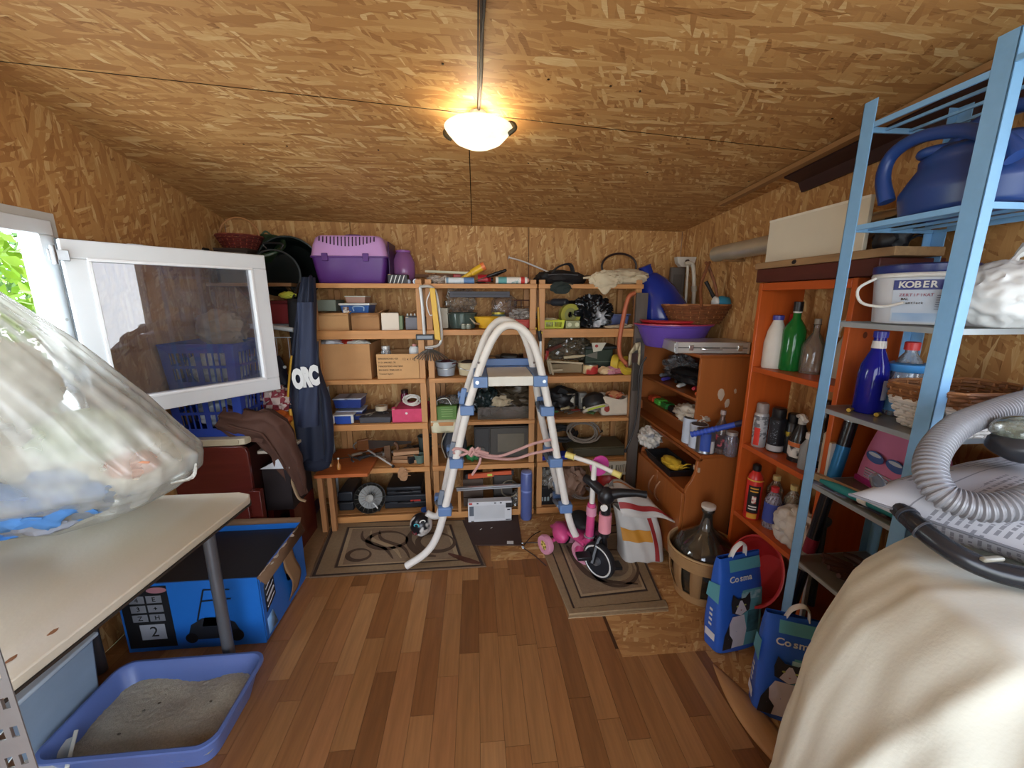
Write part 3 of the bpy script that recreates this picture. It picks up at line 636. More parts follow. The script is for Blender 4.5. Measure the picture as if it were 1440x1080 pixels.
for i in range(5): M().blob((cx - w / 2 + w * (i + .5) / 5, 2.645, z + h + .015), (.007, .007, .009), 0, 1, 1).obj('knob', whitep, t)
cx, z, w, h = fit(448, 427, 474, 440, 2.68, P(460, 440, Y=2.6).z)
carton('grey_green_box', 'grey-green cardboard box lying on the left cardboard tray', cx, 2.66, Z[1] + .118, w, .18, h + .015, mat('#7d8578', .7))
# blue tub with carry handle
cx, z, w, h = fit(478, 425, 519, 440, 2.62, Z[1] + .1)
t = T('storage_box', 'blue plastic storage box with a white lid standing on the cardboard boxes', 'box')
b0 = Z[1] + .1
tapering_box(M(), cx - w/2, cx + w/2, 2.62, 2.80, b0, b0 + .055, .88).obj('tub', mat('#2b5a9c', .35), t, bev=.004)
M().box(cx - w/2 - .006, cx + w/2 + .006, 2.61, 2.81, b0 + .055, b0 + .068).obj('lid', whitep, t, bev=.004)
M().tube([(cx - .005, 2.618, b0 + .02), (cx - .005, 2.61, b0 + .046), (cx + .055, 2.61, b0 + .046), (cx + .055, 2.618, b0 + .02)], .004).obj('handle', mat('#9ab8d8', .4), t)
M().box(cx - .07, cx - .035, 2.617, 2.62, b0 + .008, b0 + .045).obj('sticker', two('#e8e4da', '#6a4a44', 30, .5, .05), t)
t = T('lidded_box', 'small clear-lidded white food box stacked on the blue storage box', 'box')
tapering_box(M(), cx - .06, cx + .06, 2.65, 2.78, b0 + .069, b0 + .105, .92).obj('tub', mat('#b08a7a', .4), t); M().box(cx - .064, cx + .064, 2.645, 2.785, b0 + .106, b0 + .113).obj('lid', mat('#d8dccf', .3), t, bev=.002)
# big carton and printed carton on the third level
t, (cx, z, w, h) = shelf_carton('large plain brown cardboard box stuffed with papers on the third shelf', 447, 484, 521, 532, 2.57, .30, 2, card, open_=True, flaps=0)
for i, (dx, dy, c, r) in enumerate(((-.10, .08, '#cfd2d6', .07), (.0, .10, '#c23a2a', .05), (.07, .08, '#d8d6cc', .07), (.03, .2, '#7c2f2a', .06), (-.06, .2, '#9aa0a8', .07))):
    labs = ['pale grey plastic bag bulging from the large cardboard box', 'red and white packet in the large cardboard box', 'crumpled white paper in the large cardboard box', 'dark red packet at the back of the large cardboard box', 'grey folded cloth at the back of the large cardboard box']
    bundle(['plastic_bag', 'packet', 'crumpled_paper', 'packet', 'cloth'][i], labs[i], (cx + dx, 2.57 + dy, z + h - .01), (r, .06, .035), mat(c, .6), i, .3, cat=['bag', 'packet', 'paper', 'packet', 'cloth'][i], base=z + h - .06, sub=3)
t, (cx, z, w, h) = shelf_carton('cardboard box printed 12 x 1 kg on the third shelf', 530, 498, 589, 533, 2.56, .24, 2, card2, open_=True, flaps=0)
ink = mat('#3a2a20', .7)
text('12 x 1 kg', .022, FRONT(cx + w * .27, 2.559, z + h * .80), ink, t)
for i, s in enumerate(('BIRKENHONIG 428', 'V. D. IMKEREI, 78', 'MINDESTENS HALTBAR', 'BIS ENDE: FEBRUAR 01', 'Trocken lagern')): text(s, .0145, FRONT(cx - w * .46, 2.559, z + h * (.82 - .15 * i)), ink, t, ax='LEFT')
jar('clear jar standing in the 12 x 1 kg cardboard box', (cx - w * .33, 2.64, z + .06), .032, .14, clear('#cfd4d6', .35), '#bcbcb8')
bottle('spray_can', 'white round-topped can standing in the 12 x 1 kg cardboard box', (cx + w * .36, 2.66, z + .05), [(.034, 0), (.036, .01), (.036, .13), (.028, .15)], whitep, (.014, .15, .165), mat('#d5958a'), cat='can')
# fourth level left
for i, (x0, y0, x1, y1, zz, lab) in enumerate(((474, 571, 510, 584, .0, 'lower blue food tub with white lid on the fourth shelf'), (469, 547, 489, 563, .065, 'upper left blue food tub with white lid stacked on the fourth shelf'), (486, 545, 508, 562, .07, 'upper right blue food tub with white lid stacked on the fourth shelf'))):
    cx, z, w, h = fit(x0, y0, x1, y1, 2.66); z = Z[3] + (.0, .085, .15)[0 if i == 0 else (1 if i == 1 else 1)]
    t = T('food_tub', lab, 'tub', 'blue food tubs on the fourth shelf'); h = .07
    tapering_box(M(), cx - w/2, cx + w/2, 2.64 + .0, 2.78, z, z + h - .01, .85).obj('tub', mat('#2a3f86', .35), t, bev=.004); M().box(cx - w/2 - .004, cx + w/2 + .004, 2.635, 2.785, z + h - .009, z + h).obj('lid', mat('#b9c4d6', .3), t, bev=.003)
cx, z, w, h = fit(469, 579, 496, 592, 2.57, Z[3])
t = T('food_tub', 'blue clip-lid food tub with white corner clips at the front of the fourth shelf', 'tub', 'blue food tubs on the fourth shelf')
tapering_box(M(), cx - w/2, cx + w/2, 2.565, 2.64, z, z + .055, .86).obj('tub', mat('#2f52ac', .35), t, bev=.004); M().box(cx - w/2 - .006, cx + w/2 + .006, 2.56, 2.645, z + .056, z + .066).obj('lid', whitep, t, bev=.003)
for s in (-1, 1): M().box(cx + s * w/2 - .008, cx + s * w/2 + .008, 2.553, 2.565, z + .01, z + .06).obj('clip', whitep, t, bev=.002)
cx, z, w, h = fit(505, 583, 550, 592, 2.58, Z[3])
t = T('tool_tray', 'flat dark grey tray heaped with small tools on the fourth shelf', 'tray')
tapering_box(M(), cx - w/2, cx + w/2, 2.57, 2.78, z, z + .04, .95).obj('tray', mat('#4a4b50', .5), t, bev=.003)
for i in range(5): pliers(('brown', 'pale grey', 'charcoal', 'taupe', 'light grey')[i] + ' worn hand tool heaped on the dark grey tray', (cx + (-.08, -.03, .03, .07, 0)[i], 2.62 + .028 * i, z + .041 + .001 * i), .11, (.3, 1.2, 2.2, -.4, 2.8)[i], ('#5a5048', '#8a8478', '#3d3d40', '#6e6258', '#8d8a82')[i], group='worn tools on the dark grey tray')
p = P(536, 573, Y=2.68)
t = T('tape_roll', 'roll of cream tape on the dark grey tool tray', 'tape'); M().lathe([(.02, 0), (.04, 0), (.04, .03), (.02, .03), (.02, 0)], (p.x, 2.69, z + .058), 20, cap=(False, False)).obj('roll', mat('#c7ba9e', .5), t)
M().lathe([(.018, .001), (.0205, .001), (.0205, .029), (.018, .029), (.018, .001)], (p.x, 2.69, z + .058), 20, cap=(False, False)).obj('core', card, t)
cx, z, w, h = fit(551, 574, 601, 593, 2.57, Z[3])
t = carton('pink_box', 'bright pink gingham cardboard box on the fourth shelf', cx, 2.57, z, w, .2, h - .005, two('#d84a72', '#c23a5e', 26, .5, .4), flaps=0)
M().lathe([(.008, 0), (.008, .001)], (0, 0, 0), 10, mx=TR(cx - .02, 2.5695, z + h * .65, 0, PI / 2)).obj('seal', whitep, t)
M().add([(cx - w/2, 2.57, z + h), (cx - w * .38, 2.565, z + h + .004), (cx - w * .4, 2.6, z + h + .004), (cx - w/2, 2.62, z + h)], [(0, 1, 2, 3)]).obj('lid_flap', mat('#d84a78'), t, solid=.003)
coil('cable_coil', 'coil of white flat cable lying on the pink box', (cx + .01, 2.64, z + h + .03), .058, mat('#d9d6cc', .5), 5, .0045, .85, 3)
for i, (dx, c, lab) in enumerate(((-.07, '#6e1a34', 'dark red bottle behind the pink box'), (.13, '#3d6b45', 'dark green jar behind the right end of the pink box'))):
    jar(lab, (cx + dx, 2.82, z), .03, .16 - .03 * i, mat(c, .2, var=.05), '#3a2226', name='small_bottle' if i == 0 else 'glass_jar')
# fifth level left: heap of metal tools with a white rod
R = random.Random(5)
p = P(560, 652, Y=2.56); 
t = T('metal_rod', 'long white metal rod leaning out over the fifth shelf', 'rod'); a = P(507, 626, Y=2.78); b = P(552, 655, Y=2.53)
M().tube([a, b], .006, 8).obj('rod', mat('#d6d4cf', .35, .3), t); M().tube([a, a + Vector((-.02, .01, .02)), a + Vector((-.05, 0, .0)), a + Vector((-.04, 0, -.03))], .005, 8).obj('hook', steel, t); M().cyl(b, b + Vector((.008, -.005, -.006)), .011, n=10).obj('end_cap', dark, t)
ZZ = Z[4] + .003
tl = [('bundle of rusty pipe clamps on the fifth shelf, left', -.80, '#6a5546'), ('pair of black work boots end on the fifth shelf', -.60, '#2b2826')]
t = T('hand_saw', 'hand saw with a brown wooden grip lying on the fifth shelf', 'tool')
M(TR(-.62, 2.66, ZZ + .1, .2, .5)).prism([(-.12, 0), (.16, .02), (.16, .04), (-.12, .09)], .002).obj('blade', mat('#6c6a66', .4, .8), t); M(TR(-.62, 2.66, ZZ + .1, .2, .5)).prism([(-.2, .0), (-.12, -.01), (-.12, .1), (-.19, .09)], .018).obj('grip', wood('#6d4526'), t, bev=.004)
M().box(-.64, -.6, 2.64, 2.68, ZZ, ZZ + .12).obj('rest_block', wood('#5d4026'), t)
t = T('wood_plane', 'wooden hand plane with layered pale blocks on the fifth shelf', 'tool')
for i in range(3): M(TR(-.50 + .004 * i, 2.64, ZZ + .03 * i, .15 * (i - 1))).box(-.085, .085, -.03, .03, 0, .024).obj('block', wood('#b08660' if i != 1 else '#8f6743'), t, bev=.002)
M(TR(-.50, 2.64, ZZ + .09)).tube([(-.05, 0, 0), (-.05, 0, .03), (-.07, 0, .05)], [.012, .01, .014]).obj('knob', wood('#5d3c22'), t)
drill('black power drill lying at the back of the fifth shelf, left unit', (-.45, 2.78, ZZ + .0), 1.1, .5, '#26262a')
for i in range(9):
    x = -.92 + .055 * i; c = ('#55463a', '#3c3c40', '#7a6a5a', '#2c2a2c', '#84705c', '#4c4038', '#6b6660', '#33302e', '#8c7c6a')[i]
    if i % 3 == 0: hammer(('leftmost', 'middle', 'rightmost')[i // 3] + ' rusty hammer in the tool heap on the fifth shelf', (x + .02, 2.70 + .03 * (i % 3), ZZ + .022 * i / 3), .2, R.uniform(-1, 1), group='hammers heaped on the fifth shelf', hm=wood(c, 'x'))
    elif i % 3 == 1: pliers(('leftmost', 'middle', 'rightmost')[i // 3] + ' old pliers in the tool heap on the fifth shelf', (x, 2.66, ZZ + .03), .17, R.uniform(0, 3), c, group='pliers heaped on the fifth shelf')
    else: screwdriver(('leftmost', 'middle', 'rightmost')[i // 3] + ' old chisel in the tool heap on the fifth shelf', (x - .05, 2.64, ZZ + .06), (x + .08, 2.76, ZZ + .05), c, group='chisels heaped on the fifth shelf')
for i, (x, c, lab) in enumerate(((-.40, '#5d7468', 'grey-green plastic cup at the right end of the fifth shelf'), (-.375, '#3f4a48', 'dark grey square tin stacked behind the grey-green cup'))):
    bucket('cup' if i == 0 else 'square_tin', lab, x, 2.62 + .12 * i, ZZ, .028 + .01 * i, .036 + .012 * i, .06 + .09 * i, mat(c, .5), handle=False, cat='cup' if i == 0 else 'tin')
p = P(487, 645, Y=2.5); bottle('small_bottle', 'tiny amber dropper bottle standing on the orange-brown loose board', (-.90, 2.5, .417), [(.012, 0), (.013, .03), (.005, .045), (.004, .07)], mat('#b5783a', .25), (.006, .07, .08), whitep)
p = P(567, 670, Y=2.53); bundle('leather_gloves', 'pale tan work glove hanging over the front of the fifth shelf', (p.x, 2.525, .355), (.03, .008, .045), mat('#a87f5a', .8), 3, .4, cat='glove', sub=3, base=.0)
# bottom level left: fan heater, black cases
p = P(522, 706, Y=2.62)
t = T('round_heater', 'round black wire-faced heater leaning on the bottom shelf', 'heater'); q = TR(p.x, 2.60, Z[5] + .105, .15, 1.25)
M(q).lathe([(.02, -.04), (.08, -.035), (.10, -.01), (.103, 0)], n=30, cap=(True, False)).obj('dish', mat('#4a4844', .35, .7), t, solid=.003)
M(q).lathe([(.1, 0), (.106, .006), (.1, .008), (.098, 0)], n=30, cap=(False, False)).obj('rim', mat('#33312e', .4, .6), t)
for i in range(9): M(q).tube([(.1 * math.cos(i * PI / 9), .1 * math.sin(i * PI / 9), .006), (0, 0, .02), (-.1 * math.cos(i * PI / 9), -.1 * math.sin(i * PI / 9), .006)], .0012, 5, sm=2).obj('guard_wire', mat('#8a857a', .4, .7), t)
M(q).lathe([(.026, .018), (.026, .026), (.015, .028)], n=18).obj('centre_disc', mat('#8f8b80', .4), t); M(q).tube([(.02, -.03, .022), (.05, -.075, .012)], .004).obj('bright_strip', whitep, t)
M().box(p.x - .06, p.x + .06, 2.60, 2.66, Z[5] + .001, Z[5] + .01).obj('foot', dark, t)
for i, (x0, x1, hh, c, lab) in enumerate(((-.66, -.36, .10, '#1c2026', 'black tool case with a red mark on the bottom shelf'), (-.64, -.40, .06, '#15171c', 'second black tool case stacked on the bottom shelf'), (-.97, -.87, .14, '#20242a', 'dark bag slumped at the left end of the bottom shelf'))):
    z0_ = Z[5] + .004 + (.102 if i == 1 else 0)
    t = T('tool_case' if i < 2 else 'dark_case', lab, 'case'); M().box(x0, x1, 2.62, 2.85, z0_, z0_ + hh * .48).obj('lower_shell', mat(c, .45), t, bev=.008); M().box(x0, x1, 2.62, 2.85, z0_ + hh * .5, z0_ + hh).obj('upper_shell', mat(c, .45), t, bev=.008)
    M().tube([((x0 + x1) / 2 - .05, 2.62, z0_ + hh * .5), ((x0 + x1) / 2 - .045, 2.60, z0_ + hh * .5), ((x0 + x1) / 2 + .045, 2.60, z0_ + hh * .5), ((x0 + x1) / 2 + .05, 2.62, z0_ + hh * .5)], .006).obj('handle', dark, t)
    if i == 0: M().box(x1 - .12, x1 - .05, 2.618, 2.62, z0_ + .05, z0_ + .062).obj('red_mark', mat('#c23a30'), t)
p = P(595, 718, Y=2.6); t = T('small_cup', 'small blue knobbed lid on the bottom shelf next to the black cases', 'lid'); M().lathe([(.03, 0), (.03, .012), (.026, .014)], (-.375, 2.58, Z[5] + .002), 18).obj('top', mat('#2c56a0'), t); M().lathe([(.008, .014), (.008, .022)], (-.375, 2.58, Z[5] + .002), 12).obj('knob', mat('#2c56a0'), t)
# ================================================================== UNIT B (middle)
ztop = Z[0] + .004
t = T('wood_lath', 'long pale green-white lath lying on top of the shelves left of the middle', 'lath'); a = P(599, 378, Y=2.75); b = P(660, 385, Y=2.65); b.z = ztop + .07; a.z = ztop + .085
M().beam(a, b, .03, .014).obj('lath', mat('#c9c7ac', .6), t); M().beam(P(582, 388, Y=2.8), (b.x, b.y + .05, ztop + .055), .03, .02).obj('dark_lath', wood('#6d4a30'), t); M().box(-.30, -.27, 2.74, 2.80, Z[0] + .001, ztop + .06).obj('support_block', pine_z, t)
bundle('clear_bag', 'small crumpled clear plastic bag on the top shelf right of the lath', (P(615, 393, Y=2.62).x, 2.63, ztop + .022), (.065, .05, .028), clear('#d5c8bb', .5), 3, .5, base=Z[0] + .001, sub=3)
t = T('silicone_tube', 'blue and white sealant tube lying on the front of the top middle shelf', 'tube'); a = P(628, 396, Y=2.57); b = P(667, 396, Y=2.57); a.z = b.z = ztop + .02
M().cyl(a, b, .019, n=16).obj('cartridge', two('#d4dde2', '#7b9db8', 30, .55, .05, stretch=(1, .1, .1)), t); M().cyl(a + Vector((-.001, 0, 0)), a + Vector((-.007, 0, 0)), .02, n=16).obj('base_ring', whitep, t)
M().cyl(a.lerp(b, .62), a.lerp(b, .99), .0198, n=16).obj('blue_band', mat('#5c7fae'), t)
t = T('silicone_tube', 'white sealant tube with red and teal print lying right of the black tools', 'tube'); a = P(697, 395, Y=2.57); b = P(741, 395, Y=2.57); a.z = b.z = ztop + .022
M().cyl(a, b, .021, n=16).obj('cartridge', two('#e4e0d8', '#8fb0b0', 40, .62, .04), t); M().cyl(a.lerp(b, .8), a.lerp(b, .92), .0218, n=16).obj('red_band', mat('#c8362f'), t); M().cyl(a.lerp(b, .08), a.lerp(b, .35), .0218, n=16).obj('teal_band', mat('#5d9c9c'), t); M().cyl(b, b + Vector((.012, 0, 0)), .014, n=16).obj('plunger', mat('#d99a8a'), t)
t = T('caulking_tube', 'yellow tube with an orange cap pointing up from the top middle shelf', 'tube'); a = P(648, 390, Y=2.64); b = P(677, 376, Y=2.64); a.z = ztop + .03
M().tube([a, a.lerp(b, .5), a.lerp(b, .52), b], [.012, .016, .022, .024], 14, sm=0).obj('tube', mat('#e0b32e', .35), t); M().tube([b, b + (b - a).normalized() * .022], [.027, .026], 14, sm=0).obj('cap', mat('#e87d4a', .4), t)
for i, (x0, x1, c, lab) in enumerate(((637, 650, '#c02f2a', 'red block-shaped tool case behind the blue and white tube'), (672, 686, '#c8283a', 'bright red bottle lying between the yellow tube and the black pliers'))):
    a = P(x0, 388, Y=2.70); b = P(x1, 388, Y=2.70)
    t = T('tool_case' if i == 0 else 'plastic_bottle', lab, 'case' if i == 0 else 'bottle')
    if i == 0: M().box(a.x, b.x, 2.70, 2.76, Z[0] + .001, Z[0] + .07).obj('body', mat(c, .4), t, bev=.004); M().box(a.x + .01, b.x - .01, 2.70, 2.75, Z[0] + .0705, Z[0] + .08).obj('lid', blackp, t)
    else: M().tube([(a.x, 2.7, Z[0] + .035), (b.x, 2.7, Z[0] + .035), (b.x + .02, 2.7, Z[0] + .035)], [.033, .033, .012], 14, sm=0).obj('body', mat(c, .4), t); M().cyl((b.x + .021, 2.7, Z[0] + .035), (b.x + .035, 2.7, Z[0] + .035), .014).obj('cap', blackp, t)
for i in range(3):
    p = P(690 + 6 * i, 384 - i * 2, Y=2.66); screwdriver(('lowest', 'middle', 'topmost')[i] + ' black handle pointing up right in the heap on the top middle shelf', (p.x + .05, 2.66 + .02 * i, ztop + .075 + .01 * i), (p.x - .12, 2.66 + .02 * i, ztop + .015), '#1c1c1e', group='black handled tools on the top middle shelf')
pliers('black pliers lying behind the sealant tubes on the top middle shelf', (P(684, 396, Y=2.6).x, 2.60, ztop + .002), .13, .1, '#222224')
bundle('cloth', 'small grey crumpled rag behind the white sealant tube with red print', (.30, 2.72, ztop + .02), (.06, .05, .03), mat('#8b8474', .9), 6, .4, cat='cloth', base=Z[0] + .001, sub=3)
t = T('steel_rail', 'grey steel rail fixed under the front of the top middle shelf', 'rail'); a = P(632, 411, Y=2.56); b = P(717, 415, Y=2.56)
M().box(a.x, b.x, 2.56, 2.59, a.z - .032, a.z + .006).obj('rail', mat('#3a3a42', .5, .3), t, bev=.002); M().box(a.x + .02, b.x - .02, 2.553, 2.56, a.z - .015, a.z - .008).obj('slot', dark, t)
t = T('white_trim_strip', 'white curved plastic strip leaning up to the left from the black bag on top', 'strip'); a = P(716, 362, Y=2.85); b = P(775, 384, Y=2.72)
M().tube([a, a.lerp(b, .4) + Vector((0, 0, .008)), b], .011, 8, flat=.5).obj('strip', whitep, t); M().cyl(a, a + Vector((-.006, 0, .002)), .012).obj('end_cap', mat('#b9b7ae'), t)
# things hanging on the front of the A/B posts: white lamp frame with yellow shade, bow saw, whisk of wires
yb = 2.52
t = T('wire_hanger_frame', 'white bent metal frame with a yellow panel hanging from the top shelf between two units', 'frame')
pts = [P(x, y, Y=yb) for x, y in ((590, 403), (605, 403), (613, 412), (618, 440), (621, 470), (617, 485), (598, 489))]
M().tube(pts, .009, 8).obj('frame_tube', mat('#c9c9c4', .4, .3), t)
pts = [P(x, y, Y=yb + .003) for x, y in ((591, 404), (594, 430), (597, 470), (599, 476))]
M().tube(pts, .010, 8).obj('frame_tube', mat('#b9b9b6', .4, .3), t)
a, b = P(607, 405, Y=yb - .012), P(616, 479, Y=yb - .012)
M().prism([(a.x - .012, a.z), (a.x + .02, a.z), (b.x + .018, b.z), (b.x - .018, b.z + .01)], .012, Matrix.Translation((0, yb - .02, 0))).obj('yellow_panel', mat('#dcb034', .45), t, bev=.003)
M().tube([P(x, y, Y=yb - .01) for x, y in ((605, 410), (600, 425), (604, 442), (609, 443))], .004, 6).obj('white_hook', whitep, t)
a, b = P(585, 474, Y=yb), P(610, 474, Y=yb)
M().box(a.x, b.x, yb - .01, yb + .012, a.z - .018, a.z + .016).obj('bracket_plate', mat('#34363a', .5, .2), t, bev=.002)
M().box(a.x + .008, b.x - .008, yb - .013, yb - .0105, a.z - .01, a.z + .008).obj('plate_inset', mat('#6d7278', .4, .6), t)
t = T('wire_whisk', 'fan of thin steel wires hanging under the white frame', 'whisk'); top = P(605, 491, Y=yb)
a = M()
for i in range(13):
    e = P(582 + 4.0 * i, 508 - abs(i - 6) * .6, Y=yb - .01 + .006 * (i % 3)); a.tube([top + Vector(((i - 6) * .002, 0, 0)), top.lerp(e, .5) + Vector((0, 0, .01)), e], .0034, 5)
a.obj('wires', mat('#4f483f', .5, .3), t)['kind'] = 'stuff'
M().cyl(top + Vector((-.018, 0, .006)), top + Vector((.018, 0, .006)), .01).obj('ferrule', mat('#8b8d90', .3, .8), t)
# tools hanging on B/C post
t = T('hand_saw', 'narrow hand saw with a yellow grip hanging right of the ladder top', 'tool'); a = P(757, 432, Y=2.525); b = P(758, 465, Y=2.525); c_ = P(760, 480, Y=2.525)
M().tube([a, a.lerp(b, .3), b], [.008, .013, .01], 10, flat=.6).obj('grip', mat('#c99a2c', .4), t); M().tube([b, c_], [.016, .01], 10, sm=0).obj('jaw', mat('#2b2a2c', .4), t); M().beam(c_, c_ + Vector((.003, 0, -.14)), .014, .003).obj('blade', steel, t)
for i in range(3): M().blob(P(754 + 4 * i, 462 + 3 * i, Y=2.518), (.006, .006, .008), 0, 1, 1).obj('yellow_stud', mat('#d8c445', .4), t)
# ---- second level B
p = P(628, 462, Y=2.62); z1 = Z[1] + .005
t = T('book', 'thin grey-white booklets standing behind the yellow panel', 'book'); M().box(P(620, 455, Y=2.68).x, P(630, 455, Y=2.68).x, 2.68, 2.82, z1, z1 + .13).obj('pages', mat('#c9c4b4', .7), t); M().box(P(620, 455, Y=2.68).x - .003, P(620, 455, Y=2.68).x - .0003, 2.675, 2.82, z1, z1 + .133).obj('cover', mat('#7d7a70'), t)
bucket('glass_bowl', 'greenish glass bowl with clutter on the second shelf of the middle unit', P(650, 455, Y=2.72).x, 2.72, z1, .09, .10, .10, mat('#5d6f68', .15, trans=.4, bump=0), handle=False, cat='bowl')
bundle('clear_bag', 'large clear plastic bag rising from the glass bowl on the second shelf', (P(648, 438, Y=2.78).x, 2.80, z1 + .17), (.09, .07, .11), clear('#cdbfae', .22), 8, .5, ties=1, base=z1 + .101, sub=4)
for i in range(2): jar(('left', 'right')[i] + ' of two small round pale jars before the glass bowl', (P(652 + 7 * i, 462, Y=2.60).x, 2.60, z1), .017, .03, mat('#8d9486', .3), '#c4c0aa', group='small pale jars before the glass bowl')
t = T('paint_brush', 'flat brush with a pale bent handle beside the yellow bowl', 'brush'); a = P(656, 443, Y=2.64); b = P(668, 455, Y=2.66)
M().tube([a, a.lerp(b, .6), b], [.008, .01, .014], 8, flat=.5).obj('handle', mat('#cfc3ae', .5), t); b2 = Vector((b.x + .06, b.y, z1 + .03)); M().beam(b, b2, .04, .012).obj('bristles', mat('#8d6f4c', .9), t)
bucket('plastic_bowl', 'bright yellow plastic bowl on the second shelf behind the ladder arch', P(685, 462, Y=2.66).x, 2.68, z1, .055, .082, .075, mat('#e3b22c', .35), handle=False, cat='bowl', ey=.9)
jar('low jar with a yellow and green lid behind the ladder arch', (P(701, 455, Y=2.78).x, 2.80, z1), .055, .095, mat('#6f8f9a', .2), '#d2c24a')
bundle('clear_bag', 'clear plastic bag standing behind the jar with the yellow lid', (P(710, 437, Y=2.84).x, 2.85, z1 + .13), (.08, .05, .09), clear('#cdb9a8', .2), 12, .5, base=z1 + .05, sub=3)
t = T('plastic_box', 'red plastic box lid lying behind the ladder arch on the second shelf', 'box'); a, b = P(703, 462, Y=2.60), P(753, 462, Y=2.60); tapering_box(M(), a.x, b.x, 2.60, 2.78, z1, z1 + .05, .93).obj('tub', mat('#b23c30', .35), t, bev=.003); M().box(a.x - .003, b.x + .003, 2.597, 2.783, z1 + .0505, z1 + .057).obj('lid', mat('#c4503c', .4), t, bev=.002)
bundle('clear_bag', 'crumpled clear bag lying on the red plastic box', (P(738, 449, Y=2.66).x, 2.68, z1 + .085), (.085, .07, .035), clear('#d8d2ca', .45), 15, .6, base=z1 + .058, sub=4)
t = T('wire_basket', 'small dark wire basket with a brown rim at the back above the red box', 'basket'); cx_ = P(733, 440, Y=2.84).x
for v in (0, .5, 1): M().tube([(cx_ + .09 * math.cos(i * PI / 8), 2.86 + .035 * math.sin(i * PI / 8), z1 + .09 + .09 * v) for i in range(16)], .004 if v == 1 else .002, 6, closed=True, sm=1).obj('hoop', mat('#6a4034'), t)
M(Matrix.Identity(4)).tube([(cx_ - .06, 2.86, z1), (cx_ - .06, 2.86, z1 + .09)], .004).obj('leg', mat('#4a3430'), t); M().tube([(cx_ + .06, 2.86, z1), (cx_ + .06, 2.86, z1 + .09)], .004).obj('leg', mat('#4a3430'), t)
for i in range(12): an = i * PI / 6; M().tube([(cx_ + .09 * math.cos(an), 2.86 + .035 * math.sin(an), z1 + .09), (cx_ + .09 * math.cos(an), 2.86 + .035 * math.sin(an), z1 + .18)], .0016, 5).obj('wire', mat('#5a4a44'), t)
# ---- third level B
z2 = Z[2] + .005
cx, _, w, h = fit(611, 511, 642, 534, 2.60, z2); bucket('plastic_bucket', 'pale blue-grey bucket on the third shelf of the middle unit', cx, 2.655, z2, w * .39, w * .47, h + .008, mat('#aab4bf', .4))
bundle('rag', 'dark red rag stuffed in the pale blue-grey bucket', (cx, 2.655, z2 + h - .015), (.055, .05, .03), mat('#4a2530', .9), 2, .4, cat='cloth', base=z2 + h - .04, sub=3)
cx, _, w, h = fit(643, 510, 676, 535, 2.62, z2); bucket('plastic_bucket', 'cream plastic bucket of dark soil behind the ladder rail', cx, 2.67, z2, w * .43, w * .5, h, mat('#d6caa6', .4))
bundle('soil_heap', 'dark earth heap filling the cream bucket', (cx, 2.67, z2 + h - .02), (.06, .06, .028), mat('#3c2f26', .95), 5, .3, cat='soil', base=z2 + h - .04, sub=3)
t = T('plastic_tray', 'blue translucent tray of fittings seen through the ladder steps', 'tray'); a, b = P(684, 525, Y=2.62), P(752, 525, Y=2.62); tapering_box(M(), a.x, b.x, 2.62, 2.80, z2, z2 + .055, .94).obj('tray', mat('#3f5f92', .35), t, bev=.003); M().tube([(a.x, 2.62, z2 + .055), (b.x, 2.62, z2 + .055), (b.x, 2.80, z2 + .055), (a.x, 2.80, z2 + .055)], .004, 6, closed=True, sm=1).obj('rim', mat('#5577ad', .35), t)
for i in range(6):
    x = a.x + .04 + .045 * i; c = ('#6d6a62', '#3a3a3a', '#b59c5c', '#8a8a86', '#4a3a2c', '#caa84c')[i]; n_ = ('grey pipe fitting', 'black cable clamp', 'brass hose fitting', 'silver bolt box', 'brown wall plug pack', 'yellow hose fitting')[i]
    t = T('pipe_fitting', n_ + ' heaped in the blue translucent tray', 'fitting'); q = TR(x, 2.70, z2 + .075, i * .7, PI / 2 * (i % 2)); M(q).lathe([(.012, -.02), (.018, -.02), (.018, .0), (.014, .002), (.014, .02), (.010, .02)], n=12).obj('body', mat(c, .45, .3 if i in (2, 3) else 0), t); M(q).lathe([(.019, -.008), (.019, -.002)], n=6).obj('nut', mat(c, .3, .6), t)
screwdriver('long black file lying in front of the blue translucent tray', (P(681, 527, Y=2.58).x, 2.585, z2 + .01), (P(700, 527, Y=2.58).x + .05, 2.585, z2 + .008), '#19191b', th=.008)
drill('black drill with a yellow band lying at the back of the third middle shelf', (.23, 2.85, z2 + .06), .9, 2.6, '#2d2a26')
# ---- fourth level B
z3 = Z[3] + .005
t = T('garden_tool_box', 'green plastic box with moulded ribs on the fourth shelf of the middle unit', 'box'); a, b = P(613, 580, Y=2.56), P(643, 580, Y=2.56)
tapering_box(M(), a.x, b.x, 2.565, 2.70, z3 + .002, z3 + .10, .92).obj('body', mat('#5f8743', .45), t, bev=.008)
for i in range(4): M().box(a.x + .035, b.x - .03, 2.562 + .001 * i, 2.5665 + .001 * i, z3 + .03 + .016 * (3 - i), z3 + .034 + .016 * (3 - i)).obj('rib', mat('#8fae6a', .4), t)
M().tube([(a.x + .005, 2.60, z3 + .10), (a.x + .01, 2.6, z3 + .135), (a.x + .07, 2.6, z3 + .145), (a.x + .1, 2.6, z3 + .10)], .003).obj('handle', whitep, t)
bundle('clear_bag', 'crumpled clear plastic bag on the green box', ((a.x + b.x) / 2 + .02, 2.66, z3 + .12), (.08, .05, .028), clear('#8d8a84', .5), 4, .6, base=z3 + .102, sub=4)
t = T('cream_cloth', 'cream folded cloth hanging over the edge of the fourth middle shelf', 'cloth'); x0_, x1_ = P(607, 600, Y=2.53).x, P(648, 600, Y=2.53).x
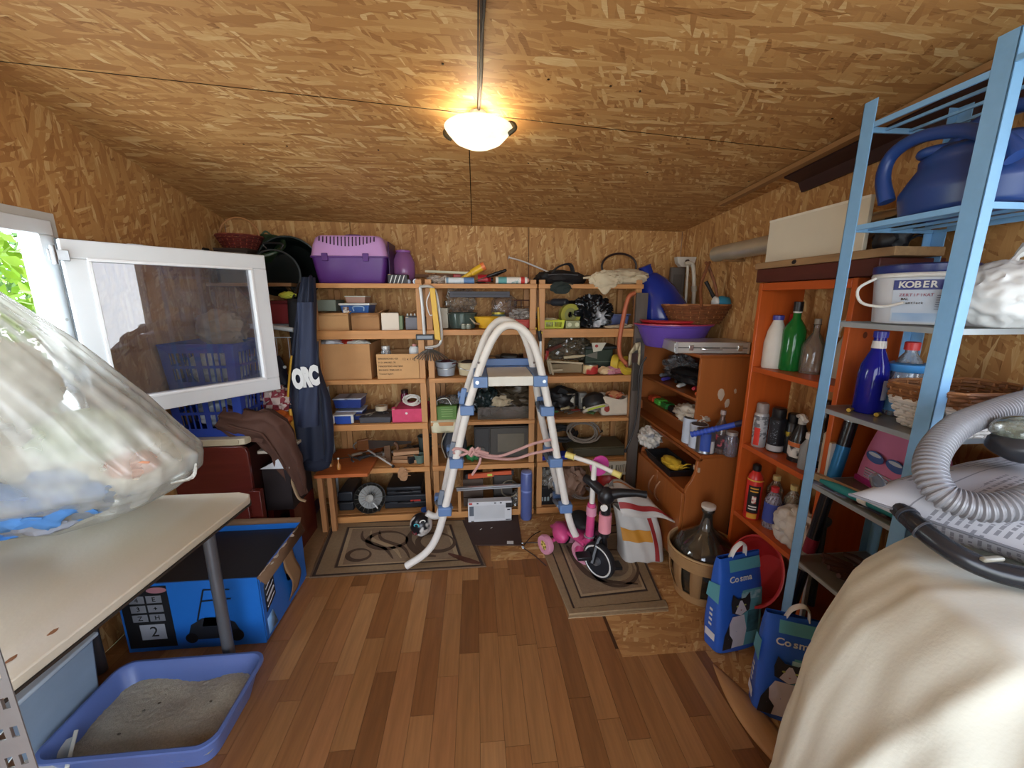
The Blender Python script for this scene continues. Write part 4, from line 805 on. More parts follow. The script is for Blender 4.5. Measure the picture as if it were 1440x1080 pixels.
M().grid(lambda u, v: (x0_ - .01 * (1 - v) + (x1_ - x0_) * u, (2.54 - .012 * math.sin(9 * u) * v if v > .4 else 2.54 + .15 * (.4 - v) / .4), (z3 + .005 - .075 * (v - .4) / .6 if v > .4 else z3 + .006)), 14, 12).obj('cloth', mat('#d8d3b4', .85), t, solid=.004); M().box(x0_ + .01, x1_ - .01, 2.525, 2.528, z3 - .068, z3 - .065).obj('hem', mat('#bdb894', .85), t)
bundle('black_bag', 'black plastic bag on the fourth middle shelf behind the left ladder rail', (P(655, 580, Y=2.68).x, 2.70, z3 + .075), (.06, .08, .09), mat('#1b1b1d', .35), 9, .5, base=z3, sub=4)
bundle('black_bag', 'shiny dark green-black bag seen between the ladder rails', (P(683, 572, Y=2.66).x, 2.70, z3 + .09), (.085, .08, .10), mat('#1e2a2a', .25), 19, .5, base=z3, sub=4)
t = T('glass_tank', 'glass-sided tank holding dark bags on the fourth middle shelf', 'tank'); a, b = P(672, 590, Y=2.575), P(748, 590, Y=2.575); gk = clear('#6f6a5e', .25)
M().box(a.x, b.x, 2.572, 2.576, z3 + .001, z3 + .085).obj('front_glass', gk, t); M().box(a.x, b.x, 2.86, 2.864, z3 + .001, z3 + .085).obj('back_glass', gk, t); M().box(a.x, a.x + .004, 2.577, 2.859, z3 + .001, z3 + .085).obj('side_glass', gk, t); M().box(b.x - .004, b.x, 2.577, 2.859, z3 + .001, z3 + .085).obj('side_glass', gk, t)
bundle('brown_bag', 'brown plastic bag spread over the glass tank', (P(725, 572, Y=2.70).x, 2.72, z3 + .11), (.15, .10, .075), mat('#4a3f30', .4), 22, .6, base=z3 + .002, sub=4)
bundle('beige_cloth', 'beige cloth bundle lying between the dark bags', (P(704, 582, Y=2.64).x, 2.625, z3 + .10), (.06, .04, .045), mat('#a8987c', .85), 28, .5, cat='cloth', base=z3 + .086, sub=3)
# ---- fifth level B
z4 = Z[4] + .005
t = T('backpack', 'dark grey and blue rucksack standing on the fifth middle shelf', 'backpack'); a, b = P(625, 630, Y=2.58), P(652, 630, Y=2.58)
M().blob(((a.x + b.x) / 2, 2.66, z4 + .12), (.085, .09, .14), .12, 2, 4, 2, flatbase=z4).obj('body', mat('#3d4148', .8), t); M().blob(((a.x + b.x) / 2 + .01, 2.58, z4 + .075), (.06, .03, .06), .12, 2, 3, 5, flatbase=z4 + .005).obj('front_pocket', mat('#8a8a7c', .8), t)
M().tube([((a.x + b.x) / 2 - .05, 2.62, z4 + .22), ((a.x + b.x) / 2 - .085, 2.60, z4 + .13), ((a.x + b.x) / 2 - .06, 2.6, z4 + .03)], .008, 8, flat=.4).obj('strap', mat('#b9b4a4'), t); M().tube([((a.x + b.x) / 2 + .03, 2.58, z4 + .2), ((a.x + b.x) / 2 + .045, 2.565, z4 + .1), ((a.x + b.x) / 2 + .04, 2.57, z4 + .02)], .012, 8, flat=.4).obj('blue_stripe', mat('#5f7fa8'), t)
bundle('green_bag', 'small green bag beside the rucksack', (P(664, 636, Y=2.62).x, 2.64, z4 + .04), (.05, .06, .05), mat('#2f7a45', .5), 31, .5, base=z4, sub=3)
t = T('microwave_oven', 'old dark microwave oven standing on the fifth middle shelf behind the ladder', 'oven'); a, b = P(667, 630, Y=2.585), P(747, 630, Y=2.585)
M().box(a.x, b.x, 2.59, 2.88, z4 + .022, z4 + .25).obj('body', mat('#2b2724', .5), t, bev=.005); M().box(a.x + .11, b.x - .01, 2.582, 2.5895, z4 + .035, z4 + .24).obj('door', mat('#38332a', .3), t, bev=.003); M().box(a.x + .01, a.x + .1, 2.584, 2.5895, z4 + .035, z4 + .24).obj('control_panel', mat('#1d1b1a', .4), t, bev=.002); M().box(a.x + .16, b.x - .05, 2.579, 2.5815, z4 + .07, z4 + .2).obj('door_window', mat('#5d5645', .2), t)
for sx in (a.x + .04, b.x - .04): M().cyl((sx, 2.65, z4), (sx, 2.65, z4 + .022), .014).obj('foot', blackp, t)
M().cyl((a.x + .055, 2.572, z4 + .09), (a.x + .055, 2.584, z4 + .09), .018).obj('knob', mat('#55504a'), t)
# ---- ground level B: white printed box, blue cylinder, orange and metal strips
z5 = Z[5] + .005
cx, _, w, h = fit(658, 688, 719, 719, 2.50, .0); zb5 = P(690, 718, Y=2.50).z
t = T('printed_carton', 'white flat box with a pictured screen leaning behind the brown mat', 'box'); M(TR(0, 0, 0)).box(cx - w/2, cx + w/2, 2.47, 2.53, .004, .155).obj('box', mat('#cfd0d0', .5, var=.04), t, bev=.003)
M().box(cx - w * .36, cx + w * .34, 2.4685, 2.4697, .03, .13).obj('picture', two('#b7b9ba', '#d4d4d2', 4, .5, .2), t)
for x, z, ww, hh, c in ((-.42, .09, .03, .07, '#5a6068'), (.43, .125, .04, .035, '#202022'), (-.28, .145, .012, .008, '#222222'), (.25, .145, .012, .008, '#222222'), (.12, .145, .014, .007, '#222222'), (-.44, .145, .022, .014, '#b8443c'), (.43, .092, .02, .008, '#33343a'), (-.40, .015, .02, .006, '#444444'), (.42, .018, .035, .006, '#444444')): M().box(cx + w * x - ww / 2, cx + w * x + ww / 2, 2.468, 2.4697, z - hh / 2, z + hh / 2).obj('print', mat(c, .6), t)
t = T('blue_tube_container', 'tall translucent blue cylinder standing at the foot of the middle unit', 'container'); cx, _, w, h = fit(732, 664, 748, 724, 2.51, .002)
M().lathe([(w * .46, 0), (w * .5, .01), (w * .5, h - .01), (w * .44, h)], (cx, 2.50, .002), 22).obj('body', mat('#5e6ca6', .3, trans=.25, bump=0), t); M().lathe([(w * .52, h * .62), (w * .52, h * .65)], (cx, 2.5, .002), 22, cap=(False, False)).obj('band', mat('#7f8cc0', .4), t); M().lathe([(w * .47, h), (w * .47, h + .01), (w * .3, h + .014)], (cx, 2.5, .002), 22).obj('lid', mat('#7f8cc0', .4), t)
t = T('aluminium_profile', 'long silver profile lying across the bottom of the middle unit', 'profile'); a = P(642, 688, Y=2.53); b = P(734, 682, Y=2.53); M().beam(a, b, .02, .022).obj('profile', mat('#b9bcbd', .3, .7), t); M().beam(a + Vector((0, -.011, 0)), b + Vector((0, -.011, 0)), .002, .006).obj('groove', mat('#7c7e80', .3, .7), t)
for q_ in (a.lerp(b, .04), a.lerp(b, .96)): M().box(q_.x - .01, q_.x + .01, 2.522, 2.54, Z[5] + .001, q_.z - .011).obj('support', pine_z, t)
t = T('spirit_level', 'orange spirit level lying on boxes under the fifth middle shelf', 'tool'); a = P(655, 670, Y=2.62); b = P(722, 664, Y=2.62); M().beam(a, b, .02, .034).obj('body', mat('#c8562c', .4), t); M().beam(a.lerp(b, .45) + Vector((0, -.011, 0)), a.lerp(b, .55) + Vector((0, -.011, 0)), .003, .016).obj('vial', mat('#c6d65a', .2), t)
for s in (.02, .98): pp = a.lerp(b, s); M().beam(pp + Vector((-.008, 0, 0)), pp + Vector((.008, 0, 0)), .023, .037).obj('end_cap', blackp, t)
for i, (x0, x1, hh, c, lab) in enumerate(((a.x - .02, a.x + .12, .21, '#4a3a2e', 'dark wooden crate under the orange level'), (b.x - .14, b.x - .01, .23, '#3a342e', 'dark cardboard box under the right end of the orange level'))):
    t = T('wooden_crate' if i == 0 else 'cardboard_box', lab, 'box')
    for k_ in range(3): M().box(x0, x1, 2.60, 2.61, z5 + k_ * hh / 3 + .003, z5 + (k_ + 1) * hh / 3 - .003).obj('slat', wood(c), t)
    M().box(x0, x1, 2.611, 2.84, z5, z5 + hh - .002).obj('body', mat(c, .8), t)
t = T('round_mirror', 'thin ring-shaped metal hoop behind the silver profile', 'hoop'); M(TR(P(717, 672, Y=2.58).x, 2.585, z5 + .13, 0, PI / 2 - .1)).lathe([(.055, 0), (.062, .004), (.066, 0), (.06, -.004), (.055, 0)], n=30, cap=(False, False)).obj('hoop', mat('#8f8672', .35, .6), t); M().box(P(717, 672, Y=2.58).x - .02, P(717, 672, Y=2.58).x + .02, 2.57, 2.598, Z[5] + .001, z5 + .066).obj('foot', dark, t)
bundle('clear_bag', 'dusty clear bag on the bottom shelf left of the blue cylinder', (P(726, 708, Y=2.60).x, 2.61, z5 + .045), (.04, .05, .05), clear('#9a948a', .4), 33, .5, base=z5 - .004, sub=3)
# ================================================================== UNIT C (right)
zt = Z[0] + .004
t = T('duffel_bag', 'black duffel bag with upright handles lying on the right-hand unit', 'bag'); a, b = P(755, 398, Y=2.64), P(826, 398, Y=2.64); cx = (a.x + b.x) / 2
M().blob((cx, 2.72, zt + .035), (.175, .11, .06), .15, 2.5, 4, 7, flatbase=Z[0] + .002).obj('body', mat('#1c1b1d', .7), t, smooth=60)
for s in (0, .05): M().tube([(cx - .07, 2.66 + s, zt + .07), (cx - .02, 2.65 + s, zt + .115), (cx + .055, 2.65 + s, zt + .13), (cx + .085, 2.66 + s, zt + .06)], .011, 8, flat=.5).obj('handle', mat('#232225', .7), t)
M().tube([(cx - .1, 2.63, zt + .06), (cx, 2.62, zt + .065), (cx + .1, 2.63, zt + .06)], .004).obj('zip', mat('#4a4b4e', .5), t); M().blob((cx - .11, 2.68, zt + .05), (.05, .05, .035), .3, 3, 3, 9).obj('end_pocket', mat('#151517', .7), t)
bundle('dark_cloth', 'black-green cloth hanging below the duffel bag over the top rail', (P(788, 410, Y=2.53).x, 2.525, Z[0] - .02), (.06, .006, .035), mat('#202a26', .8), 3, .4, cat='cloth', base=0, sub=3)
t = T('cloth_sack', 'cream cloth sack with a folded mouth lying on the right end of the top shelf', 'sack'); a, b = P(831, 400, Y=2.56), P(912, 400, Y=2.56); cx = (a.x + b.x) / 2; cr = mat('#cfc0a2', .85, var=.08)
M().blob((cx + .06, 2.64, zt + .045), (.16, .09, .055), .22, 2.2, 4, 11, flatbase=Z[0] + .006, ridge=True).obj('body', cr, t, smooth=60)
M().blob((a.x + .09, 2.545, zt + .025), (.10, .035, .055), .3, 2.5, 4, 17, ridge=True).obj('mouth', cr, t, smooth=60); M().tube([(a.x - .04, 2.60, zt + .04), (a.x + .02, 2.56, zt + .045), (a.x + .08, 2.54, zt + .05)], [.006, .012, .008]).obj('drawstring', cr, t)
M().grid(lambda u, v: (a.x + .03 + .13 * u, 2.532 - .004 * math.sin(5 * u), zt + .02 - .085 * v * math.sin(PI * min(1, u + .1))), 10, 6).obj('hanging_lip', cr, t, solid=.004)
t = T('black_hoop', 'dark wire hoop standing on the sack against the back wall', 'hoop'); c_ = P(872, 374, Y=2.82)
M(TR(c_.x, 2.84, c_.z, 0, PI / 2)).tube([(.125 * math.cos(i * PI / 12), .085 * math.sin(i * PI / 12), 0) for i in range(-3, 20)], .0075, 8, sm=2).obj('hoop', mat('#2c1c1c', .4), t); e = c_ + Vector((.09, .0, -.06)); M().tube([(e.x, 2.83, e.z), (e.x - .03, 2.82, e.z - .035), (e.x - .09, 2.76, zt + .09)], .007).obj('white_end', whitep, t)
M().tube([(c_.x - .12, 2.82, zt + .06), (c_.x - .25, 2.79, zt + .055), (c_.x - .4, 2.76, zt + .05)], .012, 8).obj('dark_bar', mat('#35221e', .5), t)
# level 2 C
z1 = Z[1] + .006
cx, _, w, h = fit(764, 453, 794, 463, 2.57, z1); crate('small_basket', 'small yellow-green plastic basket on the second shelf of the right-hand unit', cx, 2.63, z1, w, .11, .05, mat('#c6cf3c', .4), slots=5, rows=1)
bundle('rag', 'pale cloth in the small yellow-green basket', (cx - .02, 2.63, z1 + .04), (.05, .04, .025), mat('#c9c3a4', .9), 6, .4, cat='cloth', base=z1 + .005, sub=3)
drill('small black power tool behind the yellow-green basket', (P(785, 444, Y=2.72).x, 2.74, z1 + .14), .85, 2.3, '#33353a')
t = T('tape_roll', 'large yellow-green roll standing on edge on the second shelf', 'tape'); c_ = P(801, 445, Y=2.66); M(TR(c_.x, 2.66, z1 + .085, .2, PI / 2)).lathe([(.045, -.02), (.072, -.02), (.072, .02), (.045, .02), (.045, -.02)], n=28, cap=(False, False)).obj('roll', mat('#a8a646', .4), t); M(TR(c_.x, 2.66, z1 + .085, .2, PI / 2)).lathe([(.02, -.015), (.0445, -.015), (.0445, .015), (.02, .015), (.02, -.015)], n=24, cap=(False, False)).obj('core', mat('#8d9058', .4), t)
M().box(c_.x - .03, c_.x + .03, 2.63, 2.69, z1, z1 + .014).obj('stand', dark, t)
cx, _, w, h = fit(796, 452, 816, 463, 2.57, z1); t = T('socket_box', 'grey-green double socket box with two round sockets on the second shelf', 'socket'); M().box(cx - w/2, cx + w/2, 2.575, 2.62, z1, z1 + .05).obj('body', mat('#93976f', .5), t, bev=.003)
for s in (-.25, .27): M().cyl((cx + w * s, 2.568, z1 + .024), (cx + w * s, 2.576, z1 + .024), .014).obj('socket', mat('#cfd0a8', .4), t)
bundle('black_bag', 'shiny black and white striped plastic bag on the second shelf of the right-hand unit', (P(833, 443, Y=2.68).x, 2.70, z1 + .085), (.125, .09, .11), two('#17191c', '#b9bcc0', 5, .62, .03, rough=.25, stretch=(1, 1, .6)), 13, .5, base=z1, sub=5)
t = T('blue_tray', 'grey-blue plastic tray behind the striped bag', 'tray'); a, b = P(845, 456, Y=2.66), P(885, 456, Y=2.66); tapering_box(M(), a.x, b.x, 2.66, 2.80, z1, z1 + .08, .9).obj('tray', mat('#5a6490', .4), t, bev=.01); M().box(a.x - .004, b.x + .004, 2.655, 2.805, z1 + .0805, z1 + .086).obj('rim', mat('#6b76a4', .4), t)
bundle('rag', 'thin beige rag along the second shelf edge before the blue tray', (P(870, 462, Y=2.57).x, 2.575, z1 + .008), (.09, .015, .012), mat('#bfa98a', .9), 8, .4, cat='cloth', base=z1 - .0, sub=3)
# level 3 C
z2 = Z[2] + .006
bundle('clear_bag', 'dusty clear bag of fittings at the back of the third shelf, right-hand unit', (P(800, 497, Y=2.76).x, 2.76, z2 + .16), (.13, .09, .10), clear('#6f6654', .5), 21, .5, base=z2 + .08, sub=4)
t = T('red_caulk_gun', 'red and silver caulking gun lying at a slant on the third shelf', 'tool'); a, b = P(770, 493, Y=2.64), P(796, 482, Y=2.70)
M().beam(a, b, .03, .02).obj('frame', mat('#8d5a50', .3, .6), t); M().tube([a, a + Vector((-.01, 0, -.06))], [.014, .012], sm=0).obj('grip', mat('#a8322c', .4), t); M().cyl(b, b + (b - a).normalized() * .05, .004).obj('rod', steel, t)
t = T('wooden_rack', 'small pale wooden rack with bent laths on the third shelf of the right-hand unit', 'rack')
for i, (x0, y0, x1, y1) in enumerate(((770, 508, 820, 511), (772, 505, 778, 528), (776, 521, 791, 520), (768, 497, 774, 526))): M().beam(P(x0, y0, Y=2.60 + .012 * i), P(x1, y1, Y=2.60 + .012 * i), .012, .014 if i else .012).obj('lath', mat('#b9ab8c', .7), t)
M().box(P(772, 520, Y=2.66).x, P(818, 520, Y=2.66).x, 2.655, 2.72, z2, z2 + .06).obj('box', mat('#8f7c5c', .7), t)
t = T('trowel', 'trowel with a pale worn handle lying over the wooden rack', 'tool'); a, b = P(793, 503, Y=2.625), P(822, 500, Y=2.655); M().tube([a, a.lerp(b, .5), b], [.009, .012, .007], 10).obj('handle', mat('#c9bb98', .6), t); M(frame(b, (1, 0, 0), (0, 1, 0))).prism([(0, -.0), (.09, .025), (.09, -.025)], .002).obj('blade', mat('#7c776a', .4, .7), t)
t = T('gas_bottle_box', 'dark green metal box with black lid in the middle of the third shelf', 'box'); a, b = P(823, 505, Y=2.66), P(862, 505, Y=2.66); M().box(a.x, b.x, 2.66, 2.84, z2, z2 + .16).obj('body', mat('#2f3a2c', .5, .3), t, bev=.006); M().box(a.x + .0, b.x + .03, 2.65, 2.85, z2 + .161, z2 + .18).obj('lid', mat('#1e2422', .5), t, bev=.003); M().box(a.x + .01, b.x - .01, 2.657, 2.6595, z2 + .07, z2 + .075).obj('rib', mat('#55604c'), t)
t = T('paper_label_card', 'white card with a small red heart hanging over the dark green box', 'card'); a, b = P(832, 482, Y=2.645), P(852, 493, Y=2.645); M().prism([(a.x, a.z), (b.x, a.z), (b.x - .03, b.z), (a.x + .015, b.z - .01)], .002, Matrix.Translation((0, 2.644, 0))).obj('card', mat('#cfc9b4', .7), t); M().blob((a.x + .035, 2.643, (a.z + b.z) / 2 + .005), (.012, .001, .011), 0, 1, 2).obj('heart', mat('#a83a34'), t)
t = T('paint_tin', 'red and cream printed tin at the front of the third shelf', 'tin'); cx, _, w, h = fit(822, 514, 843, 528, 2.58, z2); M().lathe([(w * .48, 0), (w * .5, .004), (w * .5, h - .004), (w * .46, h)], (cx, 2.62, z2), 22).obj('body', two('#e3cf9c', '#b5302a', 9, .5, .04), t); M().lathe([(w * .44, h), (w * .44, h + .004)], (cx, 2.62, z2), 22).obj('lid', steel, t)
for i, (x, y, rz, tl_) in enumerate(((868, 503, .9, PI / 2), (882, 517, .3, .9))):
    c_ = P(x, y, Y=2.62 if i == 0 else 2.58); t = T('masking_tape_roll', ('yellow tape roll standing on edge below the orange hose', 'yellow tape roll tilted towards the front of the third shelf')[i], 'tape', 'yellow tape rolls on the third shelf')
    q = TR(c_.x, c_.y, z2 + (.065 if i == 0 else .055), rz, tl_); M(q).lathe([(.035, -.024), (.062, -.024), (.062, .024), (.035, .024), (.035, -.024)], n=28, cap=(False, False)).obj('roll', mat('#d2b43a', .45), t); M(q).lathe([(.031, -.022), (.0345, -.022), (.0345, .022), (.031, .022), (.031, -.022)], n=24, cap=(False, False)).obj('core', card, t)
for i, (x, c, lab) in enumerate(((850, '#d8b98c', 'small beige packet at the front of the third shelf'), (858, '#c98a94', 'small pink crumpled bag at the front of the third shelf'), (868, '#b56a78', 'dusky pink packet at the front of the third shelf'))):
    bundle('packet', lab, (P(x, 522, Y=2.59).x, 2.59, z2 + .02), (.04, .03, .028), mat(c, .6), 40 + i, .5, cat='packet', base=z2, sub=3)
# orange hose and grey plank hanging at the right end of unit C
t = T('orange_hose', 'orange-brown hose drooping from the top right end of the right-hand unit', 'hose'); M().tube([P(x, y, Y=2.52) for x, y in ((893, 412), (884, 418), (877, 445), (871, 480), (872, 500), (880, 511))], .014, 10).obj('hose', mat('#b5623f', .5), t); M().cyl(P(880, 511, Y=2.52), P(883, 514, Y=2.52), .017).obj('coupling', mat('#8a4a34'), t)
t = T('grey_plank', 'tall grey-brown plank standing at the right end of the shelving units', 'plank'); a, b = P(889, 412, Y=2.53), P(905, 412, Y=2.53)
M().prism([(a.x, a.z), (b.x, a.z), (b.x - .0, .002), (a.x + .01, .002)], .02, Matrix.Translation((.02, 2.50, 0))).obj('plank', wood('#5f564e', 'z'), t); M().box(a.x + .03, b.x - .0, 2.495, 2.4995, .9, 1.25).obj('dark_strip', mat('#3c3834'), t)
t = T('saw_handle', 'beige saw handle with a dark opening hanging before the grey plank', 'tool'); q = frame(P(894, 497, Y=2.485), (1, 0, 0), (0, 0, 1))
a = M(q); out = [(-.045, -.08), (-.045, .0), (-.01, .065), (.025, .075), (.03, .0), (.03, -.08)]; inn = [(-.028, -.07), (-.028, .0), (-.005, .02), (.015, .025), (.018, .0), (.018, -.07)]
n = 6
for i in range(n - 1): a.add([(out[i][0], out[i][1], 0), (out[i + 1][0], out[i + 1][1], 0), (inn[i + 1][0], inn[i + 1][1], 0), (inn[i][0], inn[i][1], 0)], [(0, 1, 2, 3)])
a.obj('handle', mat('#b9ab8a', .5), t, solid=.018); M(q).box(-.024, .016, -.06, .0, -.006, .0).obj('dark_inset', mat('#3a2420'), t)
# level 4 C
z3 = Z[3] + .006
t = T('paper_bag', 'crumpled white paper bag with a red seal on the fourth shelf of the right-hand unit', 'bag'); cx, _, w, h = fit(848, 560, 885, 592, 2.58, z3)
M().grid(lambda u, v: (cx + w * .5 * max(-1, min(1, 1.35 * math.cos(2 * PI * u))) * (1 + .08 * math.sin(5 * v)), 2.66 + .07 * max(-1, min(1, 1.35 * math.sin(2 * PI * u))), z3 + h * v + (.012 * math.sin(7 * u * PI) if v > .9 else 0)), 28, 8, cu=True).obj('bag', mat('#cfc2ac', .85), t, solid=.002, smooth=20)
M().box(cx - w * .5, cx + w * .5, 2.60, 2.72, z3 - .0, z3 + .003).obj('bottom', mat('#cfc2ac', .85), t); M().blob((cx - w * .34, 2.588, z3 + .05), (.02, .004, .026), .2, 3, 2).obj('seal', mat('#9c3a2c'), t)
bundle('crumpled_paper', 'orange and cream scraps sticking out of the white paper bag', (cx + .01, 2.67, z3 + h), (.05, .04, .03), two('#c98a5a', '#b24a34', 20, .5, .05), 4, .6, cat='paper', base=z3 + h - .03, sub=3)
t = T('headphones_helmet', 'dark rounded cap with a white and lime edge on the fourth shelf', 'helmet'); c_ = P(838, 577, Y=2.62); M(TR(c_.x, 2.66, z3 + .07, .4, -.5)).lathe([(.085, -.04), (.088, 0), (.07, .05), (.03, .075), (.001, .08)], n=24, cap=(False, False)).obj('shell', mat('#221f1e', .5), t, solid=.004); M(TR(c_.x, 2.66, z3 + .07, .4, -.5)).tube([(.088 * math.cos(a_), .088 * math.sin(a_), -.04) for a_ in [i * PI / 12 for i in range(24)]], .012, 8, closed=True, sm=1).obj('edge', mat('#d2cbb8', .6), t); M(TR(c_.x, 2.66, z3 + .07, .4, -.5)).tube([(.1 * math.cos(a_), .1 * math.sin(a_), -.045) for a_ in [PI * 1.1 + i * PI / 20 for i in range(9)]], .006, 6).obj('lime_stripe', mat('#b9c840', .5), t)
R = random.Random(9)
for i in range(10):
    x = P(776 + 8 * i % 70, 585, Y=2.62).x; c = ('#a83c30', '#3f6a34', '#2c2c2e', '#c2b48c', '#5d5a50', '#8a2f2a', '#44602f', '#d1c7a4', '#39352f', '#6e5c48')[i]; n_ = ('red', 'green', 'black', 'cream', 'grey', 'dark red', 'leaf green', 'ivory', 'charcoal', 'brown')[i]
    if i % 2: screwdriver(f'{n_} handled screwdriver in the heap on the fourth shelf, right-hand unit', (x - .06, 2.60 + .02 * (i % 3), z3 + .014 + .012 * (i % 4)), (x + .09, 2.64 + .02 * (i % 4), z3 + .012 + .012 * (i % 4)), c)
    else: pliers(f'{n_} handled pliers in the heap on the fourth shelf, right-hand unit', (x, 2.62 + .02 * (i % 4), z3 + .002 + .016 * (i % 3)), .15, R.uniform(0, 3), c)
for i, (x, c, lab) in enumerate(((803, '#6b6353', 'square beige-grey adapter at the back of the fourth shelf'), (820, '#8d8c84', 'grey metal adapter standing beside the dark cap'))):
    t = T('adapter_box', lab, 'box'); cx = P(x, 570, Y=2.76).x; M().box(cx - .03, cx + .03, 2.76, 2.82, z3, z3 + .12).obj('body', mat(c, .5), t, bev=.003); M().box(cx - .018, cx + .018, 2.757, 2.7595, z3 + .05, z3 + .09).obj('plate', mat('#c8c4b2'), t)
bundle('black_bag', 'black bag heaped at the back of the fourth shelf, right-hand unit', (P(790, 575, Y=2.8).x, 2.82, z3 + .07), (.12, .07, .08), mat('#1f1e1e', .5), 51, .5, base=z3, sub=3)
# level 5 C
z4 = Z[4] + .006
coil('grey_hose_coil', 'loose coil of grey cable on the fifth shelf of the right-hand unit', (P(820, 620, Y=2.70).x, 2.70, z4 + .15), .13, mat('#8a7f72', .6), 4, .006, .9, 7)
coil('black_hose_coil', 'thick black cable coil behind the grey cable on the fifth shelf', (P(790, 622, Y=2.78).x, 2.78, z4 + .10), .11, mat('#2d2b2a', .6), 5, .009, .5, 9)
t = T('dark_tray', 'flat dark olive case lying on the fifth shelf, right-hand unit', 'case'); a, b = P(800, 636, Y=2.60), P(882, 636, Y=2.60); M().box(a.x, b.x, 2.60, 2.84, z4, z4 + .06).obj('body', mat('#4a4532', .6), t, bev=.008); M().box(a.x + .01, b.x - .01, 2.61, 2.83, z4 + .0605, z4 + .066).obj('lid_panel', mat('#5a533c', .6), t)
t = T('gas_burner', 'small brass gas burner with a grey knob on the fifth shelf', 'burner'); c_ = P(802, 632, Y=2.575); M().lathe([(.025, 0), (.03, .02), (.02, .05), (.024, .07), (.01, .08)], (c_.x, 2.575, z4), 16).obj('body', mat('#7a6a3e', .4, .5), t); M().cyl((c_.x, 2.55, z4 + .035), (c_.x, 2.535, z4 + .035), .012).obj('knob', mat('#8d8670'), t)
crate('plastic_crate', 'cream plastic crate with open slots below the fifth shelf, next to the desk', P(862, 646, Y=2.50).x + .02, 2.60, .29, P(883, 640, Y=2.5).x - P(828, 640, Y=2.5).x, .16, .098, mat('#cfc8b0', .5), slots=7, rows=1, k=.95)
t = T('red_canister', 'round red canister under the cream crate', 'canister'); c_ = P(863, 660, Y=2.52); M().lathe([(.075, 0), (.08, .01), (.08, .20), (.05, .24)], (c_.x, 2.61, Z[5] + .004), 24).obj('body', mat('#a3241f', .35), t); M().lathe([(.025, .24), (.025, .255)], (c_.x, 2.61, Z[5] + .004), 16).obj('cap', dark, t)
t = T('blue_basin', 'flat royal blue tray on the fifth shelf behind the ladder step', 'tray'); a, b = P(757, 647, Y=2.54), P(806, 647, Y=2.54); tapering_box(M(), a.x, b.x, 2.56, 2.66, z4, z4 + .03, .94).obj('tray', mat('#22309c', .35), t, bev=.004); M().box(a.x, b.x, 2.558, 2.562, z4 + .024, z4 + .032).obj('lip', mat('#3144b4', .35), t)
# bottom level C
z5 = Z[5] + .006
bundle('stuffed_bag', 'round pale brown bag on the bottom shelf of the right-hand unit', (P(806, 680, Y=2.66).x, 2.68, z5 + .12), (.10, .10, .12), mat('#9c7d68', .6), 61, .35, base=z5 - .004, sub=4)
bundle('clear_bag', 'grey see-through bag beside the round pale brown bag', (P(776, 690, Y=2.60).x, 2.66, z5 + .12), (.08, .08, .13), clear('#b5b2a8', .45), 63, .5, base=z5 - .004, sub=4)
coil('cable_coil', 'tangle of thin grey wires on the bottom shelf behind the scooter', (P(820, 705, Y=2.58).x, 2.62, z5 + .05), .09, mat('#9b9690', .5), 5, .003, .4, 13)
t = T('black_speaker', 'black box with pale markings at the left of the bottom shelf, right-hand unit', 'box'); a, b = P(757, 712, Y=2.57), P(781, 712, Y=2.57); M().box(a.x, b.x, 2.575, 2.66, z5 - .002, z5 + .13).obj('body', blackp, t, bev=.003)
for i in range(3): M().box(a.x + .02 + .022 * i, a.x + .034 + .022 * i, 2.572, 2.5745, z5 + .03, z5 + .06).obj('marking', mat('#8d9a9a'), t)
bundle('white_bag', 'white knotted plastic bag on the floor below the red canister', (P(865, 682, Y=2.46).x, 2.44, .20), (.085, .07, .055), mat('#c9bfae', .5), 71, .4, base=.15, sub=4)
t = T('wooden_stool', 'low dark wooden step under the white knotted bag', 'stool'); x_ = P(865, 682, Y=2.46).x; M().box(x_ - .1, x_ + .1, 2.36, 2.52, .13, .149).obj('seat', wood('#3c2b22'), t, bev=.003)
for sx in (-.085, .085):
    for sy in (2.375, 2.505): M().box(x_ + sx - .012, x_ + sx + .012, sy - .012, sy + .012, .002, .13).obj('leg', wood('#3c2b22', 'z'), t)
# ================================================================== FLOOR: mats, rugs, ladder, ball, scooters, sack, carboy
def quad_on_floor(name, m, pts, z0, z1, parent=None, **k):
    q = [P(x, y, Z=0) for x, y in pts]
    return M().ring([[(p.x, p.y, z0) for p in q], [(p.x, p.y, z1) for p in q]]).obj(name, m, parent, **k)
def inset(pts, f):
    c = sum((Vector(p) for p in pts), Vector((0, 0))) / len(pts); return [tuple(c + (Vector(p) - c) * f) for p in pts]
def wpts(pts): return [(P(x, y, Z=0).x, P(x, y, Z=0).y) for x, y in pts]
def floorpoly(name, m, pts, z0, z1, parent, **k): return M().ring([[(x, y, z0) for x, y in pts], [(x, y, z1) for x, y in pts]]).obj(name, m, parent, **k)
pile = dict(rough=.95, var=.18, vs=60, bump=.25, bs=300)
tan_, brn, drk, crm = mat('#8f7858', **pile), mat('#6d5640', **pile), mat('#3d2f26', **pile), mat('#a8916f', **pile)
swl = mat('#54402f', **pile)
